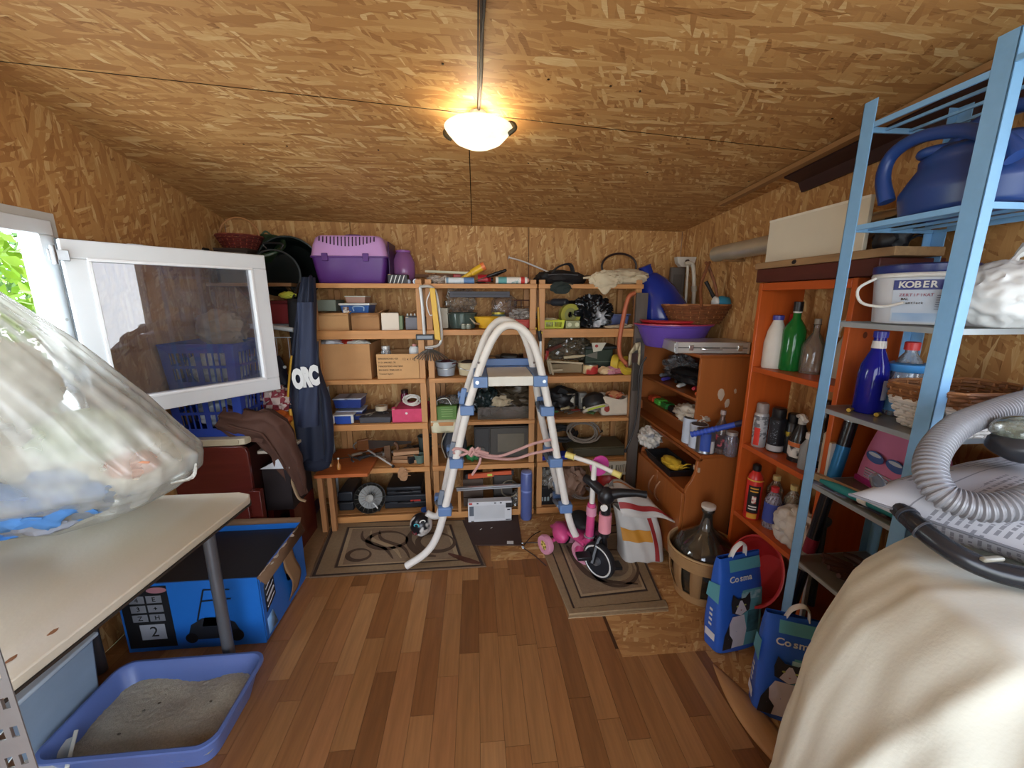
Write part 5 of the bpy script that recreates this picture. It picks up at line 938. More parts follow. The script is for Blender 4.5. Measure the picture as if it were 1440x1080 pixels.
def rug(lab, corners, name='patterned_rug'):
    t = T(name, lab, 'rug'); w = wpts(corners)
    floorpoly('base', brn, w, .001, .009, t, bev=.002)
    def bil(u, v): return Vector(w[0]).lerp(Vector(w[1]), u).lerp(Vector(w[3]).lerp(Vector(w[2]), u), v)
    def ring_(a, b, m, z, nm='border_band'):
        M().ring([[(*bil(*q), z) for q in ((a, a), (1 - a, a), (1 - a, 1 - a), (a, 1 - a))], [(*bil(*q), z) for q in ((b, b), (1 - b, b), (1 - b, 1 - b), (b, 1 - b))]], cap=(False, False)).obj(nm, m, t, smooth=False)
    ring_(.012, .03, drk, .0095); ring_(.03, .12, tan_, .0105); ring_(.125, .14, drk, .0108); ring_(.14, .165, crm, .0105)
    floorpoly('field', mat('#8a745a', **pile), [tuple(bil(*q)) for q in ((.165, .165), (.835, .165), (.835, .835), (.165, .835))], .009, .0105, t)
    def band(pts, wd, m, z=.0112, nm='carved_swirl'):
        q = [bil(*p) for p in pts]; n = 6; s = []
        for i in range(len(q) - 1):
            for k_ in range(n):
                tt = k_ / n; p0 = q[max(0, i - 1)]; p1, p2 = q[i], q[i + 1]; p3 = q[min(len(q) - 1, i + 2)]
                s.append(0.5 * (2 * p1 + (p2 - p0) * tt + (2 * p0 - 5 * p1 + 4 * p2 - p3) * tt * tt + (3 * p1 - p0 - 3 * p2 + p3) * tt ** 3))
        s.append(q[-1]); N = len(s); L_, R_ = [], []
        for i in range(N):
            d = (s[min(N - 1, i + 1)] - s[max(0, i - 1)]).normalized(); nn = Vector((-d.y, d.x)); ww = wd * (.25 + .75 * math.sin(PI * i / (N - 1))); L_.append(s[i] + nn * ww); R_.append(s[i] - nn * ww)
        M().add([(p.x, p.y, z) for p in L_] + [(p.x, p.y, z) for p in R_], [(i, i + 1, N + i + 1, N + i) for i in range(N - 1)]).obj(nm, m, t, smooth=False, solid=.0012)
    def oval(cu, cv, ru, rv, m, wd=.018):
        band([(cu + ru * math.cos(a * PI / 8 + .6), cv + rv * math.sin(a * PI / 8 + .6)) for a in range(17)], wd, m, nm='carved_ring')
    return t, band, oval, bil
t, band, oval, bil = rug('brown patterned rug with carved swirls under the left leg of the ladder', ((435, 814), (684, 798), (655, 732), (468, 736)))
oval(.42, .58, .13, .17, swl); oval(.74, .50, .12, .19, swl); oval(.25, .32, .07, .10, swl, .014)
for i in range(3): band([(.24 + .06 * i, .78), (.26 + .06 * i, .6), (.40 + .06 * i, .42), (.46 + .05 * i, .22)], .012, crm if i % 2 else swl)
band([(.6, .8), (.56, .55), (.62, .3), (.72, .22)], .022, swl); band([(.8, .26), (.9, .12), (.97, .05)], .02, mat('#5a3524', **pile))
t, band, oval, bil = rug('brown patterned rug folded under the balance bike on the right', ((806, 862), (934, 850), (884, 735), (765, 757)))
oval(.62, .42, .18, .14, crm); oval(.62, .42, .26, .22, swl, .012); band([(.2, .8), (.25, .5), (.4, .3), (.8, .2)], .018, swl)
# second layer of the folded rug, slightly lower and to the left/front
t = T('folded_rug_edge', 'pale worn edge of a second rug folded under the balance bike rug', 'rug'); floorpoly('underlayer', tan_, wpts(((800, 866), (940, 856), (936, 846), (806, 858), (768, 757), (756, 758))), .0, .012, t, bev=.003); floorpoly('fringe', crm, wpts(((799, 870), (940, 860), (940, 857), (800, 866))), .0, .004, t)
t = T('brown_mat', 'dark brown rubber mat with a small white tag before the printed white box', 'mat'); floorpoly('mat', mat('#3f2a22', .85, var=.1, bump=.1, bs=200), wpts(((649, 768), (734, 768), (728, 722), (655, 724))), .002, .010, t, bev=.001)
quad_on_floor('white_tag', whitep, ((713, 767), (722, 767), (722, 763), (713, 763)), .0102, .0115, t)
for x, y in ((675, 747), (690, 745), (688, 733)): q = P(x, y, Z=0); M().beam((q.x, q.y, .0105), (q.x + .012, q.y + .012, .0105), .004, .001).obj('lint_speck', whitep, t)
t = T('carpet_runner', 'strip of worn brown carpet between the blue box and the rug', 'carpet'); floorpoly('runner', mat('#8b6c48', **pile), wpts(((414, 816), (436, 812), (466, 735), (470, 715), (440, 720))), .001, .008, t)
floorpoly('dark_edge', drk, wpts(((411, 817), (415, 816), (441, 720), (438, 720))), .001, .009, t)
t = T('purple_mat', 'narrow dusky purple mat strip on the floor by the shelf foot', 'mat'); floorpoly('mat', mat('#4b3848', **pile), wpts(((400, 790), (416, 770), (458, 704), (446, 703), (398, 762))), .0085, .013, t); floorpoly('stitched_hem', mat('#6a5566', **pile), wpts(((398, 792), (401, 790), (400, 764), (397, 764))), .0085, .014, t)
# twigs on the bare boards
for i, pts in enumerate((((735, 770), (748, 755), (760, 748)), ((734, 765), (752, 764), (764, 765)), ((736, 772), (752, 783), (768, 797)))):
    t = T('bent_wire', ('dark wire bent upwards on the bare boards right of the brown mat', 'dark wire lying level on the bare boards right of the brown mat', 'dark wire running down towards the rug on the bare boards')[i], 'wire'); w = [(*tuple(P(x, y, Z=0))[:2], .006) for x, y in pts]; M().tube(w, .003, 6).obj('wire', mat('#3a2a20'), t); M().cyl(Vector(w[0]) - Vector((.006, 0, 0)), Vector(w[0]) + Vector((.006, 0, 0)), .005, n=8).obj('crimp', steel, t)
# --- ladder
t = T('pool_ladder', 'white tubular pool ladder with blue step brackets standing astride the floor', 'ladder'); lw = mat('#d9d5cc', .4, var=.06); lb = mat('#5d7ba6', .45, var=.08); lg = mat('#6a7480', .5)
FY, BY = 2.03, 2.29
fp = [(572, 800), (598, 778), (614, 755), (626, 715), (640, 652), (655, 585), (668, 540), (680, 505), (692, 478), (704, 462), (717, 457), (732, 461), (746, 476), (756, 500), (763, 530), (772, 575), (783, 640), (794, 700), (802, 735), (814, 760), (833, 780)]
bp = [(600, 721), (611, 726), (619, 718), (631, 660), (642, 610), (652, 565), (662, 530), (671, 505), (682, 475), (693, 458), (706, 450), (722, 454), (735, 468), (745, 495), (752, 530), (762, 590), (775, 645), (783, 680), (788, 712)]
fw = [P(x, y, Y=FY) for x, y in fp]; bw = [P(x, y, Y=BY) for x, y in bp]
for w in (fw[0], fw[-1]): w.z = max(w.z, .022)
M().tube(fw, .0205, 14).obj('front_rail', lw, t); M().tube(bw, .0205, 14).obj('rear_rail', lw, t)
for k_, (fx, fy, bx_, by_) in enumerate(((657, 576, 652, 556), (642, 650, 636, 632), (626, 717, 619, 700), (769, 577, 762, 562), (781, 649, 772, 632), (795, 713, 785, 698))):
    a, b = P(fx, fy, Y=FY), P(bx_, by_, Y=BY); s = -1 if k_ < 3 else 1
    M().box(a.x - .036, a.x + .036, FY - .03, FY + .03, a.z - .026, a.z + .026).obj('bracket', lb, t, bev=.006)
    M().box(b.x - .033, b.x + .033, BY - .028, BY + .028, b.z - .024, b.z + .024).obj('bracket', lb, t, bev=.006)
    st = M(); st.beam(a + Vector((s * -.005, .03, -.01)), b + Vector((s * -.005, -.028, -.01)), .075, .016); st = st.obj('step', lg, t, bev=.003)
    for g_ in (-.022, -.007, .008, .023): M().beam(a + Vector((g_, .035, -.0)), b + Vector((g_, -.03, -.0)), .006, .004).obj('grip_rib', mat('#4c5560', .7), st)
    if k_ < 3: M().beam(a + Vector((-.03, .005, .03)), a + Vector((-.012, .005, .115)), .028, .02, up=(0, 1, 0)).obj('sleeve', lb if k_ == 0 else lg, t, bev=.006)
    else: M().beam(b + Vector((.0, .0, .03)), b + Vector((-.022, .0, .11)), .04, .024, up=(0, 1, 0)).obj('sleeve', lg, t, bev=.006)
a, b = P(671, 531, Y=FY), P(764, 531, Y=FY); zt_ = a.z
M().box(a.x + .055, b.x - .055, FY - .02, BY + .02, zt_ - .045, zt_ + .006).obj('platform', mat('#d2cfc2', .5), t, bev=.004)
for x0, x1 in ((a.x - .02, a.x + .054), (b.x - .054, b.x + .02)): M().box(x0, x1, FY - .028, BY + .02, zt_ - .05, zt_ + .008).obj('platform_end', lb, t, bev=.004)
for x in (a.x, b.x): M().cyl((x, FY - .036, zt_ - .02), (x, FY - .028, zt_ - .02), .009).obj('bolt', mat('#d8dde2', .3, .6), t)
M().box(a.x + .02, b.x - .03, BY + .02, BY + .045, zt_ + .012, zt_ + .055).obj('rear_cross_bar', mat('#4f6c9a', .45), t, bev=.004)
for x, y in ((673, 510), (751, 510), (675, 530)): q = P(x, y, Y=FY - .02); M().cyl(q, q + Vector((0, -.004, 0)), .006, n=10).obj('rivet', mat('#5a4a40'), t)
# ropes
t = T('pink_rope', 'faded pink rope tied round the left ladder rail and looped to the right rail', 'rope'); rm_ = mat('#b98f88', .8, bump=.2, bs=160)
Yr = FY - .02
M().tube([P(x, y, Y=Yr) for x, y in ((637, 634), (640, 631), (650, 632), (660, 636), (672, 636), (690, 641), (705, 641), (725, 634), (750, 624), (775, 618))], .008, 8).obj('strand', rm_, t)
M().tube([P(x, y, Y=Yr + .01) for x, y in ((637, 636), (648, 640), (660, 637), (680, 642), (700, 645), (725, 645), (748, 638), (778, 632))], .008, 8).obj('strand', rm_, t)
M().tube([P(x, y, Y=Yr - .01) for x, y in ((676, 643), (674, 652), (669, 660), (664, 668))], .007, 8).obj('loose_end', rm_, t); M().tube([P(x, y, Y=Yr - .015) for x, y in ((666, 634), (676, 635), (687, 638))], .008, 8).obj('loose_end', rm_, t)
M().tube([P(x, y, Y=Yr - .01) for x, y in ((660, 640), (664, 630), (670, 640), (674, 630), (668, 634), (662, 642))], .008, 8).obj('knot', rm_, t)
# ball
c_ = P(592, 741, Z=.075); t = T('football', 'small black, white and turquoise patterned ball on the rug', 'ball'); r_ = .072
M().lathe([(r_ * math.sin(a), -r_ * math.cos(a)) for a in [PI * i / 16 + .001 for i in range(17)]], (c_.x, c_.y + .02, r_ + .011), 28).obj('skin', two('#17171c', '#d9d4cc', 11, .5, .03, rough=.3, bump=0), t, smooth=90)
for i, (a1, a2, c) in enumerate(((-.3, .4, '#4aa3ab'), (.5, -.2, '#c8c2ba'), (0.1, -.5, '#d9d4cc'), (-.6, -.4, '#8a2f3a'), (.3, .7, '#d9d4cc'))):
    d = Vector((math.sin(a1) * math.cos(a2), -math.cos(a1) * math.cos(a2), math.sin(a2))); M(frame(Vector((c_.x, c_.y + .02, r_ + .011)) + d * r_ * .985, Vector((0, 0, 1)).cross(d), (0, 0, 1))).lathe([(.012, .003), (.02, .001), (.02, 0), (.012, 0.0), (.012, .003)], n=18, cap=(False, False), ey=.7).obj('printed_ring', mat(c, .35), t)
# --- pink scooter
t = T('kick_scooter', 'pink three-wheeled child scooter with a white stem and yellow grips', 'scooter'); pk = mat('#c8487e', .4); mg = mat('#d84fa0', .4); pp_ = mat('#cf8fa4', .4)
SYc = 1.98; st_b = P(832, 712, Y=SYc - .03); st_t = P(836, 652, Y=SYc - .03); base = P(828, 765, Y=SYc - .03)
M().tube([st_b, st_t], .014, 14).obj('stem', lw, t); M().tube([base, st_b + Vector((0, 0, .02))], [.024, .022], 14).obj('head_tube', pk, t); M().cyl(st_b, st_b + Vector((0, 0, -.05)), .028, n=14).obj('collar', pp_, t)
M().cyl(base + Vector((0, 0, .05)), base + Vector((0, 0, .058)), .03, n=14).obj('silver_band', mat('#c9ced2', .3, .8), t)
ha, hb = P(808, 643, Y=SYc + .03), P(862, 664, Y=SYc - .09)
M().tube([ha, st_t, hb], .013, 12, sm=2).obj('handlebar', lw, t)
for a, b in ((ha + (ha - st_t).normalized() * .05, ha), (hb, hb + (hb - st_t).normalized() * .045)): M().tube([a, a.lerp(b, .15), a.lerp(b, .85), b], [.02, .017, .017, .021], 12, sm=2).obj('grip', mat('#e0cf78', .5), t)
c_ = P(843, 655, Y=SYc + .02); M(frame(c_, (1, .3, 0), (0, 0, 1))).lathe([(.058, -.006), (.06, 0), (.058, .006)], n=30).obj('round_shield', mg, t, bev=.002)
dk = [P(772, 722, Z=.12), P(800, 720, Z=.13), P(828, 752, Z=.10)]
def deck(u, v): 
    p = Vector((P(790, 735, Z=.10))).lerp(Vector(base) + Vector((0, .02, 0)), u); return p + Vector(((v - .5) * .16 * (1 - .55 * u) , (v - .5) * .05, .02 * math.sin(PI * u) - .015 * abs(v - .5)))
M().grid(deck, 14, 8).obj('deck', pk, t, solid=.022, bev=.004)
rc = P(789, 720, Y=2.13); M().blob((rc.x, rc.y, .12), (.05, .085, .055), .08, 2, 3, 3).obj('rear_fender', pk, t, smooth=80)
for i, (x, y, Yw) in enumerate(((768, 733, 2.10), (803, 722, 2.2))):
    w = P(x, y, Y=Yw); q = TR(w.x, Yw, .062, .5, 0, PI / 2); M(q).lathe([(.03, -.02), (.055, -.018), (.06, 0), (.055, .018), (.03, .02), (.03, -.02)], n=26, cap=(False, False)).obj('wheel', pp_, t); M(q).lathe([(.0295, -.012), (.0295, .012)], n=20).obj('wheel_disc', mat('#dcc76a', .4), t)
    for k_ in range(5): M(q @ Matrix.Rotation(k_ * 2 * PI / 5, 4, 'Z')).box(.01, .026, -.004, .004, -.016, .016).obj('spoke', mat('#8d7a3a', .5), t)
    M().cyl((w.x, Yw, .062), (rc.x, rc.y, .09), .012).obj('axle', pk, t)
w = P(815, 775, Y=1.99); q = TR(w.x + .02, 1.99, .075, .7, 0, PI / 2); M(q).lathe([(.045, -.02), (.068, -.016), (.072, 0), (.068, .016), (.045, .02), (.045, -.02)], n=26, cap=(False, False)).obj('wheel', pp_, t); M(q).lathe([(.044, -.012), (.044, .012)], n=20).obj('wheel_disc', pk, t); M().tube([base + Vector((0, 0, .03)), Vector((w.x + .01, 2.0, .12)), Vector((w.x, 2.0, .075))], .016).obj('fork', pk, t)
# --- black balance bike
t = T('balance_bike', 'black child tricycle with a white-rimmed front wheel and pink stem sleeve', 'bike'); BYc = 1.86; wc = P(842, 790, Y=BYc); wc.z = .113; R_ = .100
q = TR(wc.x, BYc, wc.z, .62, 0, PI / 2)
M(q).lathe([(R_ * .86, -.016), (R_ * .97, -.014), (R_, 0), (R_ * .97, .014), (R_ * .86, .016), (R_ * .86, -.016)], n=40, cap=(False, False)).obj('tyre', mat('#17171a', .7), t, smooth=60)
M(q).lathe([(R_ * .80, -.017), (R_ * .86, -.018), (R_ * .88, -.016)], n=40, cap=(False, False)).obj('white_rim', whitep, t, solid=.003)
M(q).lathe([(.001, -.012), (R_ * .85, -.010), (R_ * .85, .010), (.001, .012)], n=36).obj('wheel_disc', mat('#22242a', .4), t); M(q).lathe([(.018, -.035), (.022, -.02), (.022, .03), (.018, .035)], n=16).obj('hub', mat('#8d9094', .35, .7), t)
up = Vector((0, 0, 1)); top = Vector((wc.x + .03, BYc + .02, wc.z + R_ + .03)); M().tube([wc + Vector((.045, .03, 0)), top + Vector((.0, 0, -.01)), top], .016).obj('fork', blackp, t); M().tube([wc + Vector((-.045, -.02, 0)), top + Vector((-.03, 0, -.02)), top], .016).obj('fork', blackp, t)
hd = top + Vector((.0, .0, .235)); M().tube([top, hd], .026, 14).obj('steering_column', blackp, t); M().cyl(top + Vector((0, 0, .03)), top + Vector((0, 0, .135)), .034, n=18).obj('pink_sleeve', mat('#d98d98', .4), t)
M(frame(hd + Vector((-.02, -.03, -.05)), (1, .0, 0), (0, 0, 1))).lathe([(.019, -.004), (.019, .004)], n=18).obj('reflector', mat('#e6e2da', .3), t)
M().tube([hd, hd + Vector((.06, -.01, .02)), hd + Vector((.15, -.03, .025)), hd + Vector((.20, -.04, .02))], [.034, .026, .018, .02], 12).obj('handlebar', blackp, t); M().blob(hd, (.045, .04, .05), .1, 2, 3, 4).obj('handlebar_clamp', blackp, t)
M().tube([hd, hd + Vector((-.05, .06, .04)), hd + Vector((-.08, .12, .05))], [.03, .026, .024], 12).obj('handlebar', blackp, t)
M().tube([top + Vector((0, 0, .02)), Vector((top.x - .02, 2.02, .17)), Vector((top.x - .04, 2.16, .12))], [.03, .028, .024], 12).obj('frame', blackp, t); M().blob((top.x - .06, 2.12, .20), (.07, .10, .035), .08, 2, 3, 6).obj('seat', mat('#202124', .6), t)
for s in (-1, 1): M().tube([wc + Vector((s * .02, s * -.01, 0)), wc + Vector((s * .05, s * .0, -.0)), wc + Vector((s * .06, .0, -.035 if s > 0 else .03))], .008).obj('crank', blackp, t); M().box(wc.x + s * .085 - .04, wc.x + s * .085 + .04, BYc - .03, BYc + .03, wc.z + (.02 if s < 0 else -.05), wc.z + (.04 if s < 0 else -.03)).obj('pedal', blackp, t, bev=.004)
for s in (-1, 1): M(TR(top.x - .05 + s * .1, 2.2, .07, .3, 0, PI / 2)).lathe([(.02, -.016), (.062, -.014), (.068, 0), (.062, .014), (.02, .016)], n=26).obj('rear_wheel', blackp, t)
# --- woven sack
t = T('woven_sack', 'white woven sack with red and orange stripes slumped against the desk', 'sack'); cS = P(893, 795, Z=0); cw = mat('#c9c5bd', .7, var=.08)
def sack(u, v):
    a = 2 * PI * u; k = 1 - .10 * v; sx = .125 * k; sy = .085 * k * (1 - .25 * v)
    ca, sa = math.cos(a), math.sin(a); p = 5; g_ = (abs(ca) ** p + abs(sa) ** p) ** (-1 / p)
    return Vector((.955 + sx * ca * g_ - .05 * v * v, 2.04 + sy * sa * g_ + .03 * v + .006 * math.sin(9 * a + 6 * v), .004 + .30 * v + .012 * math.sin(a * 2 + 1) * v))
M().grid(sack, 44, 22, cu=True).obj('body', cw, t, smooth=60, solid=.003)
def strip(u0, u1, m, nm, v0=0.02, v1=.98): M().grid(lambda a, b: (lambda p, c: p + (p - c).normalized() * .007)(sack(u0 + (u1 - u0) * a, v0 + (v1 - v0) * b), Vector((.955, 2.04, sack(0, v0 + (v1 - v0) * b).z))), 5 if u1 - u0 < .2 else 24, 20).obj(nm, m, t, smooth=60)
strip(.815, .84, mat('#9c2c2c', .6), 'red_stripe'); strip(.915, .935, mat('#9c2c2c', .6), 'red_stripe'); strip(.60, .81, mat('#c98a2c', .6), 'orange_panel', .42, .66)
def fold(u, v):
    x = .775 + .33 * u * (.75 + .25 * v); top = .47 - .17 * u * u - .02 * u; y = 2.17 - .245 * v
    z = .30 + (top - .30) * math.sin(PI * min(1, .12 + v * .85)) ** .8
    return Vector((x + .05 * v * (1 - u) * 0 + .012 * math.sin(7 * v), y + .010 * math.sin(9 * u + 3 * v), z + .007 * math.sin(11 * u) - .02 * max(0, v - .85) * 6 * u))
M().grid(fold, 26, 24).obj('folded_top', cw, t, smooth=80, solid=.004)
for v0, v1, m, nm in ((.86, .93, mat('#9c2c2c', .6), 'red_edge'), (.50, .54, mat('#c47a34', .6), 'orange_stripe')): M().grid(lambda a, b: fold(a, v0 + (v1 - v0) * b) + Vector((0, -.004, .004)), 26, 5).obj(nm, m, t, smooth=80)
M().tube([fold(u / 8, .05 + .03 * (u % 2)) + Vector((0, .0, .008)) for u in range(9)], .005, 6).obj('black_cord', blackp, t)
# --- carboy in a basket
cb = P(990, 850, Z=0); bxc, byc = 1.145, 1.72
t = T('carboy_basket', 'tall chip basket of broad tan wooden bands holding the glass carboy', 'basket'); wd = wood('#a88459', 'x', .15); wdz = wood('#9a774f', 'z', .15)
def hoop(r0, r1, z0, z1, m, nm, th=.006): M().lathe([(r0, z0), (r1, z1), (r1 + th, z1), (r0 + th, z0), (r0, z0)], (bxc, byc, 0), 40, cap=(False, False)).obj(nm, m, t)
hoop(.163, .172, .20, .265, wd, 'top_band'); hoop(.12, .128, .004, .05, wd, 'bottom_band'); hoop(.166, .169, .262, .275, mat('#bfa277', .6), 'rim')
for i in range(10):
    a = 2 * PI * i / 10 - 1.65; 
    def slat(u, v, a=a):
        an = a + (u - .5) * .34; r = .121 + .040 * v + .014 * math.sin(PI * v); return (bxc + r * math.cos(an), byc + r * math.sin(an), .02 + .2 * v)
    M().grid(slat, 4, 8).obj('upright_slat', wdz, t, solid=.003)
M().lathe([(.12, .004), (.12, .008)], (bxc, byc, 0), 30).obj('bottom', wd, t)
t = T('glass_carboy', 'large clear glass carboy with a white stopper sitting in the chip basket', 'bottle'); gl = bpy.data.materials.new('m_glass'); gl = mat('#8f8a7c', .05, trans=.75, var=.03, bump=0)
M().lathe([(.10, .012), (.118, .02), (.142, .12), (.155, .2), (.15, .25), (.12, .30), (.06, .345), (.030, .375), (.024, .41), (.024, .455), (.029, .457), (.029, .47)], (bxc, byc, 0), 40, cap=(True, False)).obj('body', clear('#6d685c', .22, .03, 1.6), t, solid=.003, smooth=80)
M().lathe([(.02, .455), (.022, .475), (.034, .478), (.034, .492), (.02, .497)], (bxc, byc, 0), 18).obj('stopper', mat('#cfc9bd', .5), t); M().lathe([(.018, .35), (.016, .46)], (bxc, byc, 0), 14).obj('inner_tube', mat('#bdb8ac', .4), t)
t = T('black_stick', 'thin black rod leaning in the gap between desk and orange shelf', 'rod'); M().tube([P(1018, 780, Y=1.86), P(1033, 700, Y=1.86)], .007).obj('rod', blackp, t); M().cyl(P(1018, 780, Y=1.86) + Vector((0, 0, -.02)), P(1018, 780, Y=1.86), .011).obj('tip', dark, t)
# ================================================================== DESK WITH HUTCH (right back corner)
lam = wood('#a5602f', 'z', .12, .35, 8); lamd = wood('#9a5628', 'y', .12, .35, 8); edge = wood('#8a4c24', 'y', .1, .4)
t = T('corner_desk', 'orange-brown laminate desk with two cupboard doors in the right corner', 'desk')
DX, DY0, DY1, DXr = 1.105, 1.87, 2.46, 1.495
side = [(DX, .002), (DX, .495), (DX + .006, .515), (DX + .03, .55), (DX + .045, .60), (DX + .05, .655), (DX + .07, .675), (DXr, .675), (DXr, .002)]
for y in (DY0, DY1 - .018): M(Matrix.Translation((0, y, 0))).prism(side, .018).obj('side_panel', lam, t, bev=.002)
M().box(DX + .06, DXr, DY0 - .004, 2.80, .676, .694).obj('desk_top', lamd, t, bev=.002); M().box(DX - .006, DXr - .02, DY0 + .019, DY1 - .019, .478, .495).obj('lower_shelf', lamd, t, bev=.002)
M().box(DX + .05, DX + .075, DY0 + .0, DY1, .66, .6755).obj('front_lip', edge, t); M().box(DXr - .02, DXr, DY0 + .019, DY1 - .019, .05, .476).obj('back_panel', lam, t)
M().box(DX + .02, DXr - .021, DY0 + .019, DY1 - .019, .05, .066).obj('bottom_panel', lamd, t)
ym = (DY0 + DY1) / 2
for i, (y0, y1) in enumerate(((DY0 + .003, ym - .002), (ym + .002, DY1 - .003))):
    d = M().box(DX - .018, DX - .001, y0, y1, .06, .477).obj('door', wood('#a8632f', 'z', .2, .35, 8), t, bev=.002); yh = y1 - .04 if i == 0 else y0 + .04
    M().tube([(DX - .019, yh, .43), (DX - .045, yh - .004, .39), (DX - .045, yh + .004, .34), (DX - .019, yh, .30)], .005, 8).obj('handle', mat('#b98a6a', .3, .7), d)
M().box(DX + .053, DX + .062, 1.86, 1.91, .60, .625).obj('pale_edge_piece', mat('#b9a58c', .5), t)
t = T('desk_hutch', 'laminate hutch of open shelves standing on the corner desk', 'shelf'); HX, HY0, HY1 = 1.215, 2.03, 2.80
for y in (HY0, HY1 - .018): M().box(HX, 1.495, y, y + .018, .696, 1.185).obj('side_panel', lam, t, bev=.001)
for z in (.785, .955): M().box(HX + .002, 1.493, HY0 + .019, HY1 - .019, z - .016, z).obj('shelf_board', lamd, t, bev=.001)
M().box(HX - .012, 1.5, HY0 - .01, HY1 + .005, 1.186, 1.203).obj('top_board', lamd, t, bev=.002); M().box(1.494, 1.5, HY0, HY1, .70, 1.18).obj('back_panel', lam, t); M().box(HX + .02, HX + .034, HY0 + .02, HY1 - .02, .697, .768).obj('plinth', edge, t)
for i, (y, z, s) in enumerate(((1.35, .98, .02), (1.39, .93, .014), (1.43, 1.0, .008))): M().blob((y, HY0 - .0012, z), (s, .001, s * 1.8), .4, 5, 2, i).obj('scratch_mark', mat('#c9b8a4', .5), t)
# things in the hutch (shelf 1: .955, shelf 2: .785)
R = random.Random(12)
hc = [('orange', '#c85a2a'), ('red', '#b8323f'), ('green', '#2f8a3a'), ('white', '#cfcfc8'), ('black', '#1c1d20'), ('yellowish', '#b5a66a'), ('purple', '#4a3f9a'), ('grey', '#7a7c80'), ('dark green', '#2a4a35')]
for i, (n_, c) in enumerate(hc):
    y = 2.10 + .07 * i; x = 1.25 + .02 * (i % 3)
    if i % 3 == 2: pliers(f'{n_} gripped pliers among the tools on the upper hutch shelf', (x + .06, y, .957 + .012 * (i % 2)), .16, R.uniform(.8, 2), c)
    else: screwdriver(f'{n_} handled tool among the things on the upper hutch shelf', (x - .01, y - .01, .972 + .014 * (i % 3)), (x + .14, y + .07, .972 + .01 * (i % 2)), c, th=.014)
bundle('black_bag', 'long black cloth case lying along the upper hutch shelf', (1.33, 2.28, 1.03), (.09, .22, .045), mat('#1a1b1e', .6), 3, .3, base=.985, sub=4)
bundle('clear_bag', 'clear plastic bag of small parts at the back of the upper hutch shelf', (1.38, 2.55, 1.05), (.08, .14, .07), clear('#8d8f92', .5), 14, .5, base=.957, sub=4)
for i, (n_, c) in enumerate((('orange-red', '#d0502c'), ('bright green', '#58c04a'), ('green', '#2f7d3a'), ('black', '#202124'), ('brown', '#7d6748'))):
    y = 2.66 - .10 * i; t = T('small_box' if i % 2 else 'plastic_case', f'{n_} small plastic case on the lower hutch shelf', 'case'); z = .787; M().box(1.235, 1.30, y - .04, y + .035, z, z + .03).obj('body', mat(c, .4), t, bev=.003); M().box(1.24, 1.295, y - .035, y + .03, z + .0305, z + .036).obj('lid', mat(c, .35), t)
bundle('white_cloth', 'crumpled white cloth spilling from the lower hutch shelf', (1.26, 2.16, .83), (.065, .13, .05), mat('#c9c2b4', .9), 25, .45, cat='cloth', base=.787, sub=4)
bundle('clear_bag', 'clear bag with a red scrap on the white cloth in the hutch', (1.33, 2.12, .90), (.05, .07, .035), clear('#b9b4b0', .5), 27, .5, base=.875, sub=3)
# on the desk top: tins, bottles, blue roller
def standing(px, yb, yt, wpx, z):
    c = P(px, yb, Z=z); d = (c - EYE).dot(_f); return c, wpx / 2 * d / CF * .9, P(px, yt, Y=c.y).z - z
tinm = mat('#c3cfe0', .4)
for i, (px, yb, yt, wp, lab, nm, lc) in enumerate(((944, 622, 588, 22, 'pale blue paint tin at the back of the row on the desk', 'paint_tin', None), (957, 629, 597, 26, 'pale blue paint tin with a blue patch in the middle of the desk row', 'paint_tin', '#3768b4'), (986, 635, 603, 27, 'blue and silver paint tin nearest the glass bottles', 'paint_tin', '#2f4fa8'))):
    c, r, h = standing(px, yb, yt, wp, .695); c.x = max(c.x, DX + .065 + r)
    t = T(nm, lab, 'tin', 'paint tins on the desk'); q = (c.x, c.y, .695)
    M().lathe([(r, 0), (r * 1.03, .003), (r, .006), (r, h - .006), (r * 1.03, h - .003), (r, h), (r * .9, h), (r * .9, h - .004)], q, 28).obj('body', tinm if i < 2 else mat('#8f959c', .3, .8), t); M().lathe([(r * .88, h - .004), (r * .88, h + .002), (r * .6, h + .002)], q, 24).obj('lid', mat('#4a4a4c', .5, .4), t)
    if lc:
        a0, a1 = ((5.0, 6.2) if i == 1 else (3.6, 4.7)); M().grid(lambda u, v: (q[0] + (r + .001) * math.cos(a0 + (a1 - a0) * u), q[1] + (r + .001) * math.sin(a0 + (a1 - a0) * u), q[2] + h * (.12 + .76 * v)), 10, 2).obj('blue_label', mat(lc, .5), t)
        if i == 2: M().grid(lambda u, v: (q[0] + (r + .001) * math.cos(4.75 + .55 * u), q[1] + (r + .001) * math.sin(4.75 + .55 * u), q[2] + h * (.05 + .5 * v)), 8, 2).obj('white_label', whitep, t)
c, r, h = standing(1011, 635, 577, 22, .695)
bottle('glass_bottle', 'clear glass bottle with a red and dark label on the desk', (c.x, c.y, .695), [(r, 0), (r, h * .55), (r * .5, h * .72), (r * .3, h * .8), (r * .3, h * .95)], clear('#a08c84', .3), (r * .36, h * .9, h), mat('#a89a98', .4), (h * .12, h * .45), two('#3a2a2c', '#b5505a', 40, .55, .05))
c, r, h = standing(1031, 640, 608, 20, .695)
jar('clear jar with a white label beside the glass bottle on the desk', (c.x - .02, c.y, .695), r, h, clear('#a9a6b4', .35), '#b9b4b0'); 
t = T('paint_roller', 'blue ribbed roller tube lying slanting over the desk jars', 'roller'); a, b = P(972, 611, Y=1.90), P(1034, 597, Y=1.78); M().tube([a, b], .014, 12).obj('tube', mat('#2f4fb4', .4), t)
for i in range(8): q_ = a.lerp(b, i / 12); M().tube([q_, a.lerp(b, i / 12 + .03)], .0165, 12).obj('rib', mat('#3b5cc8', .4), t)
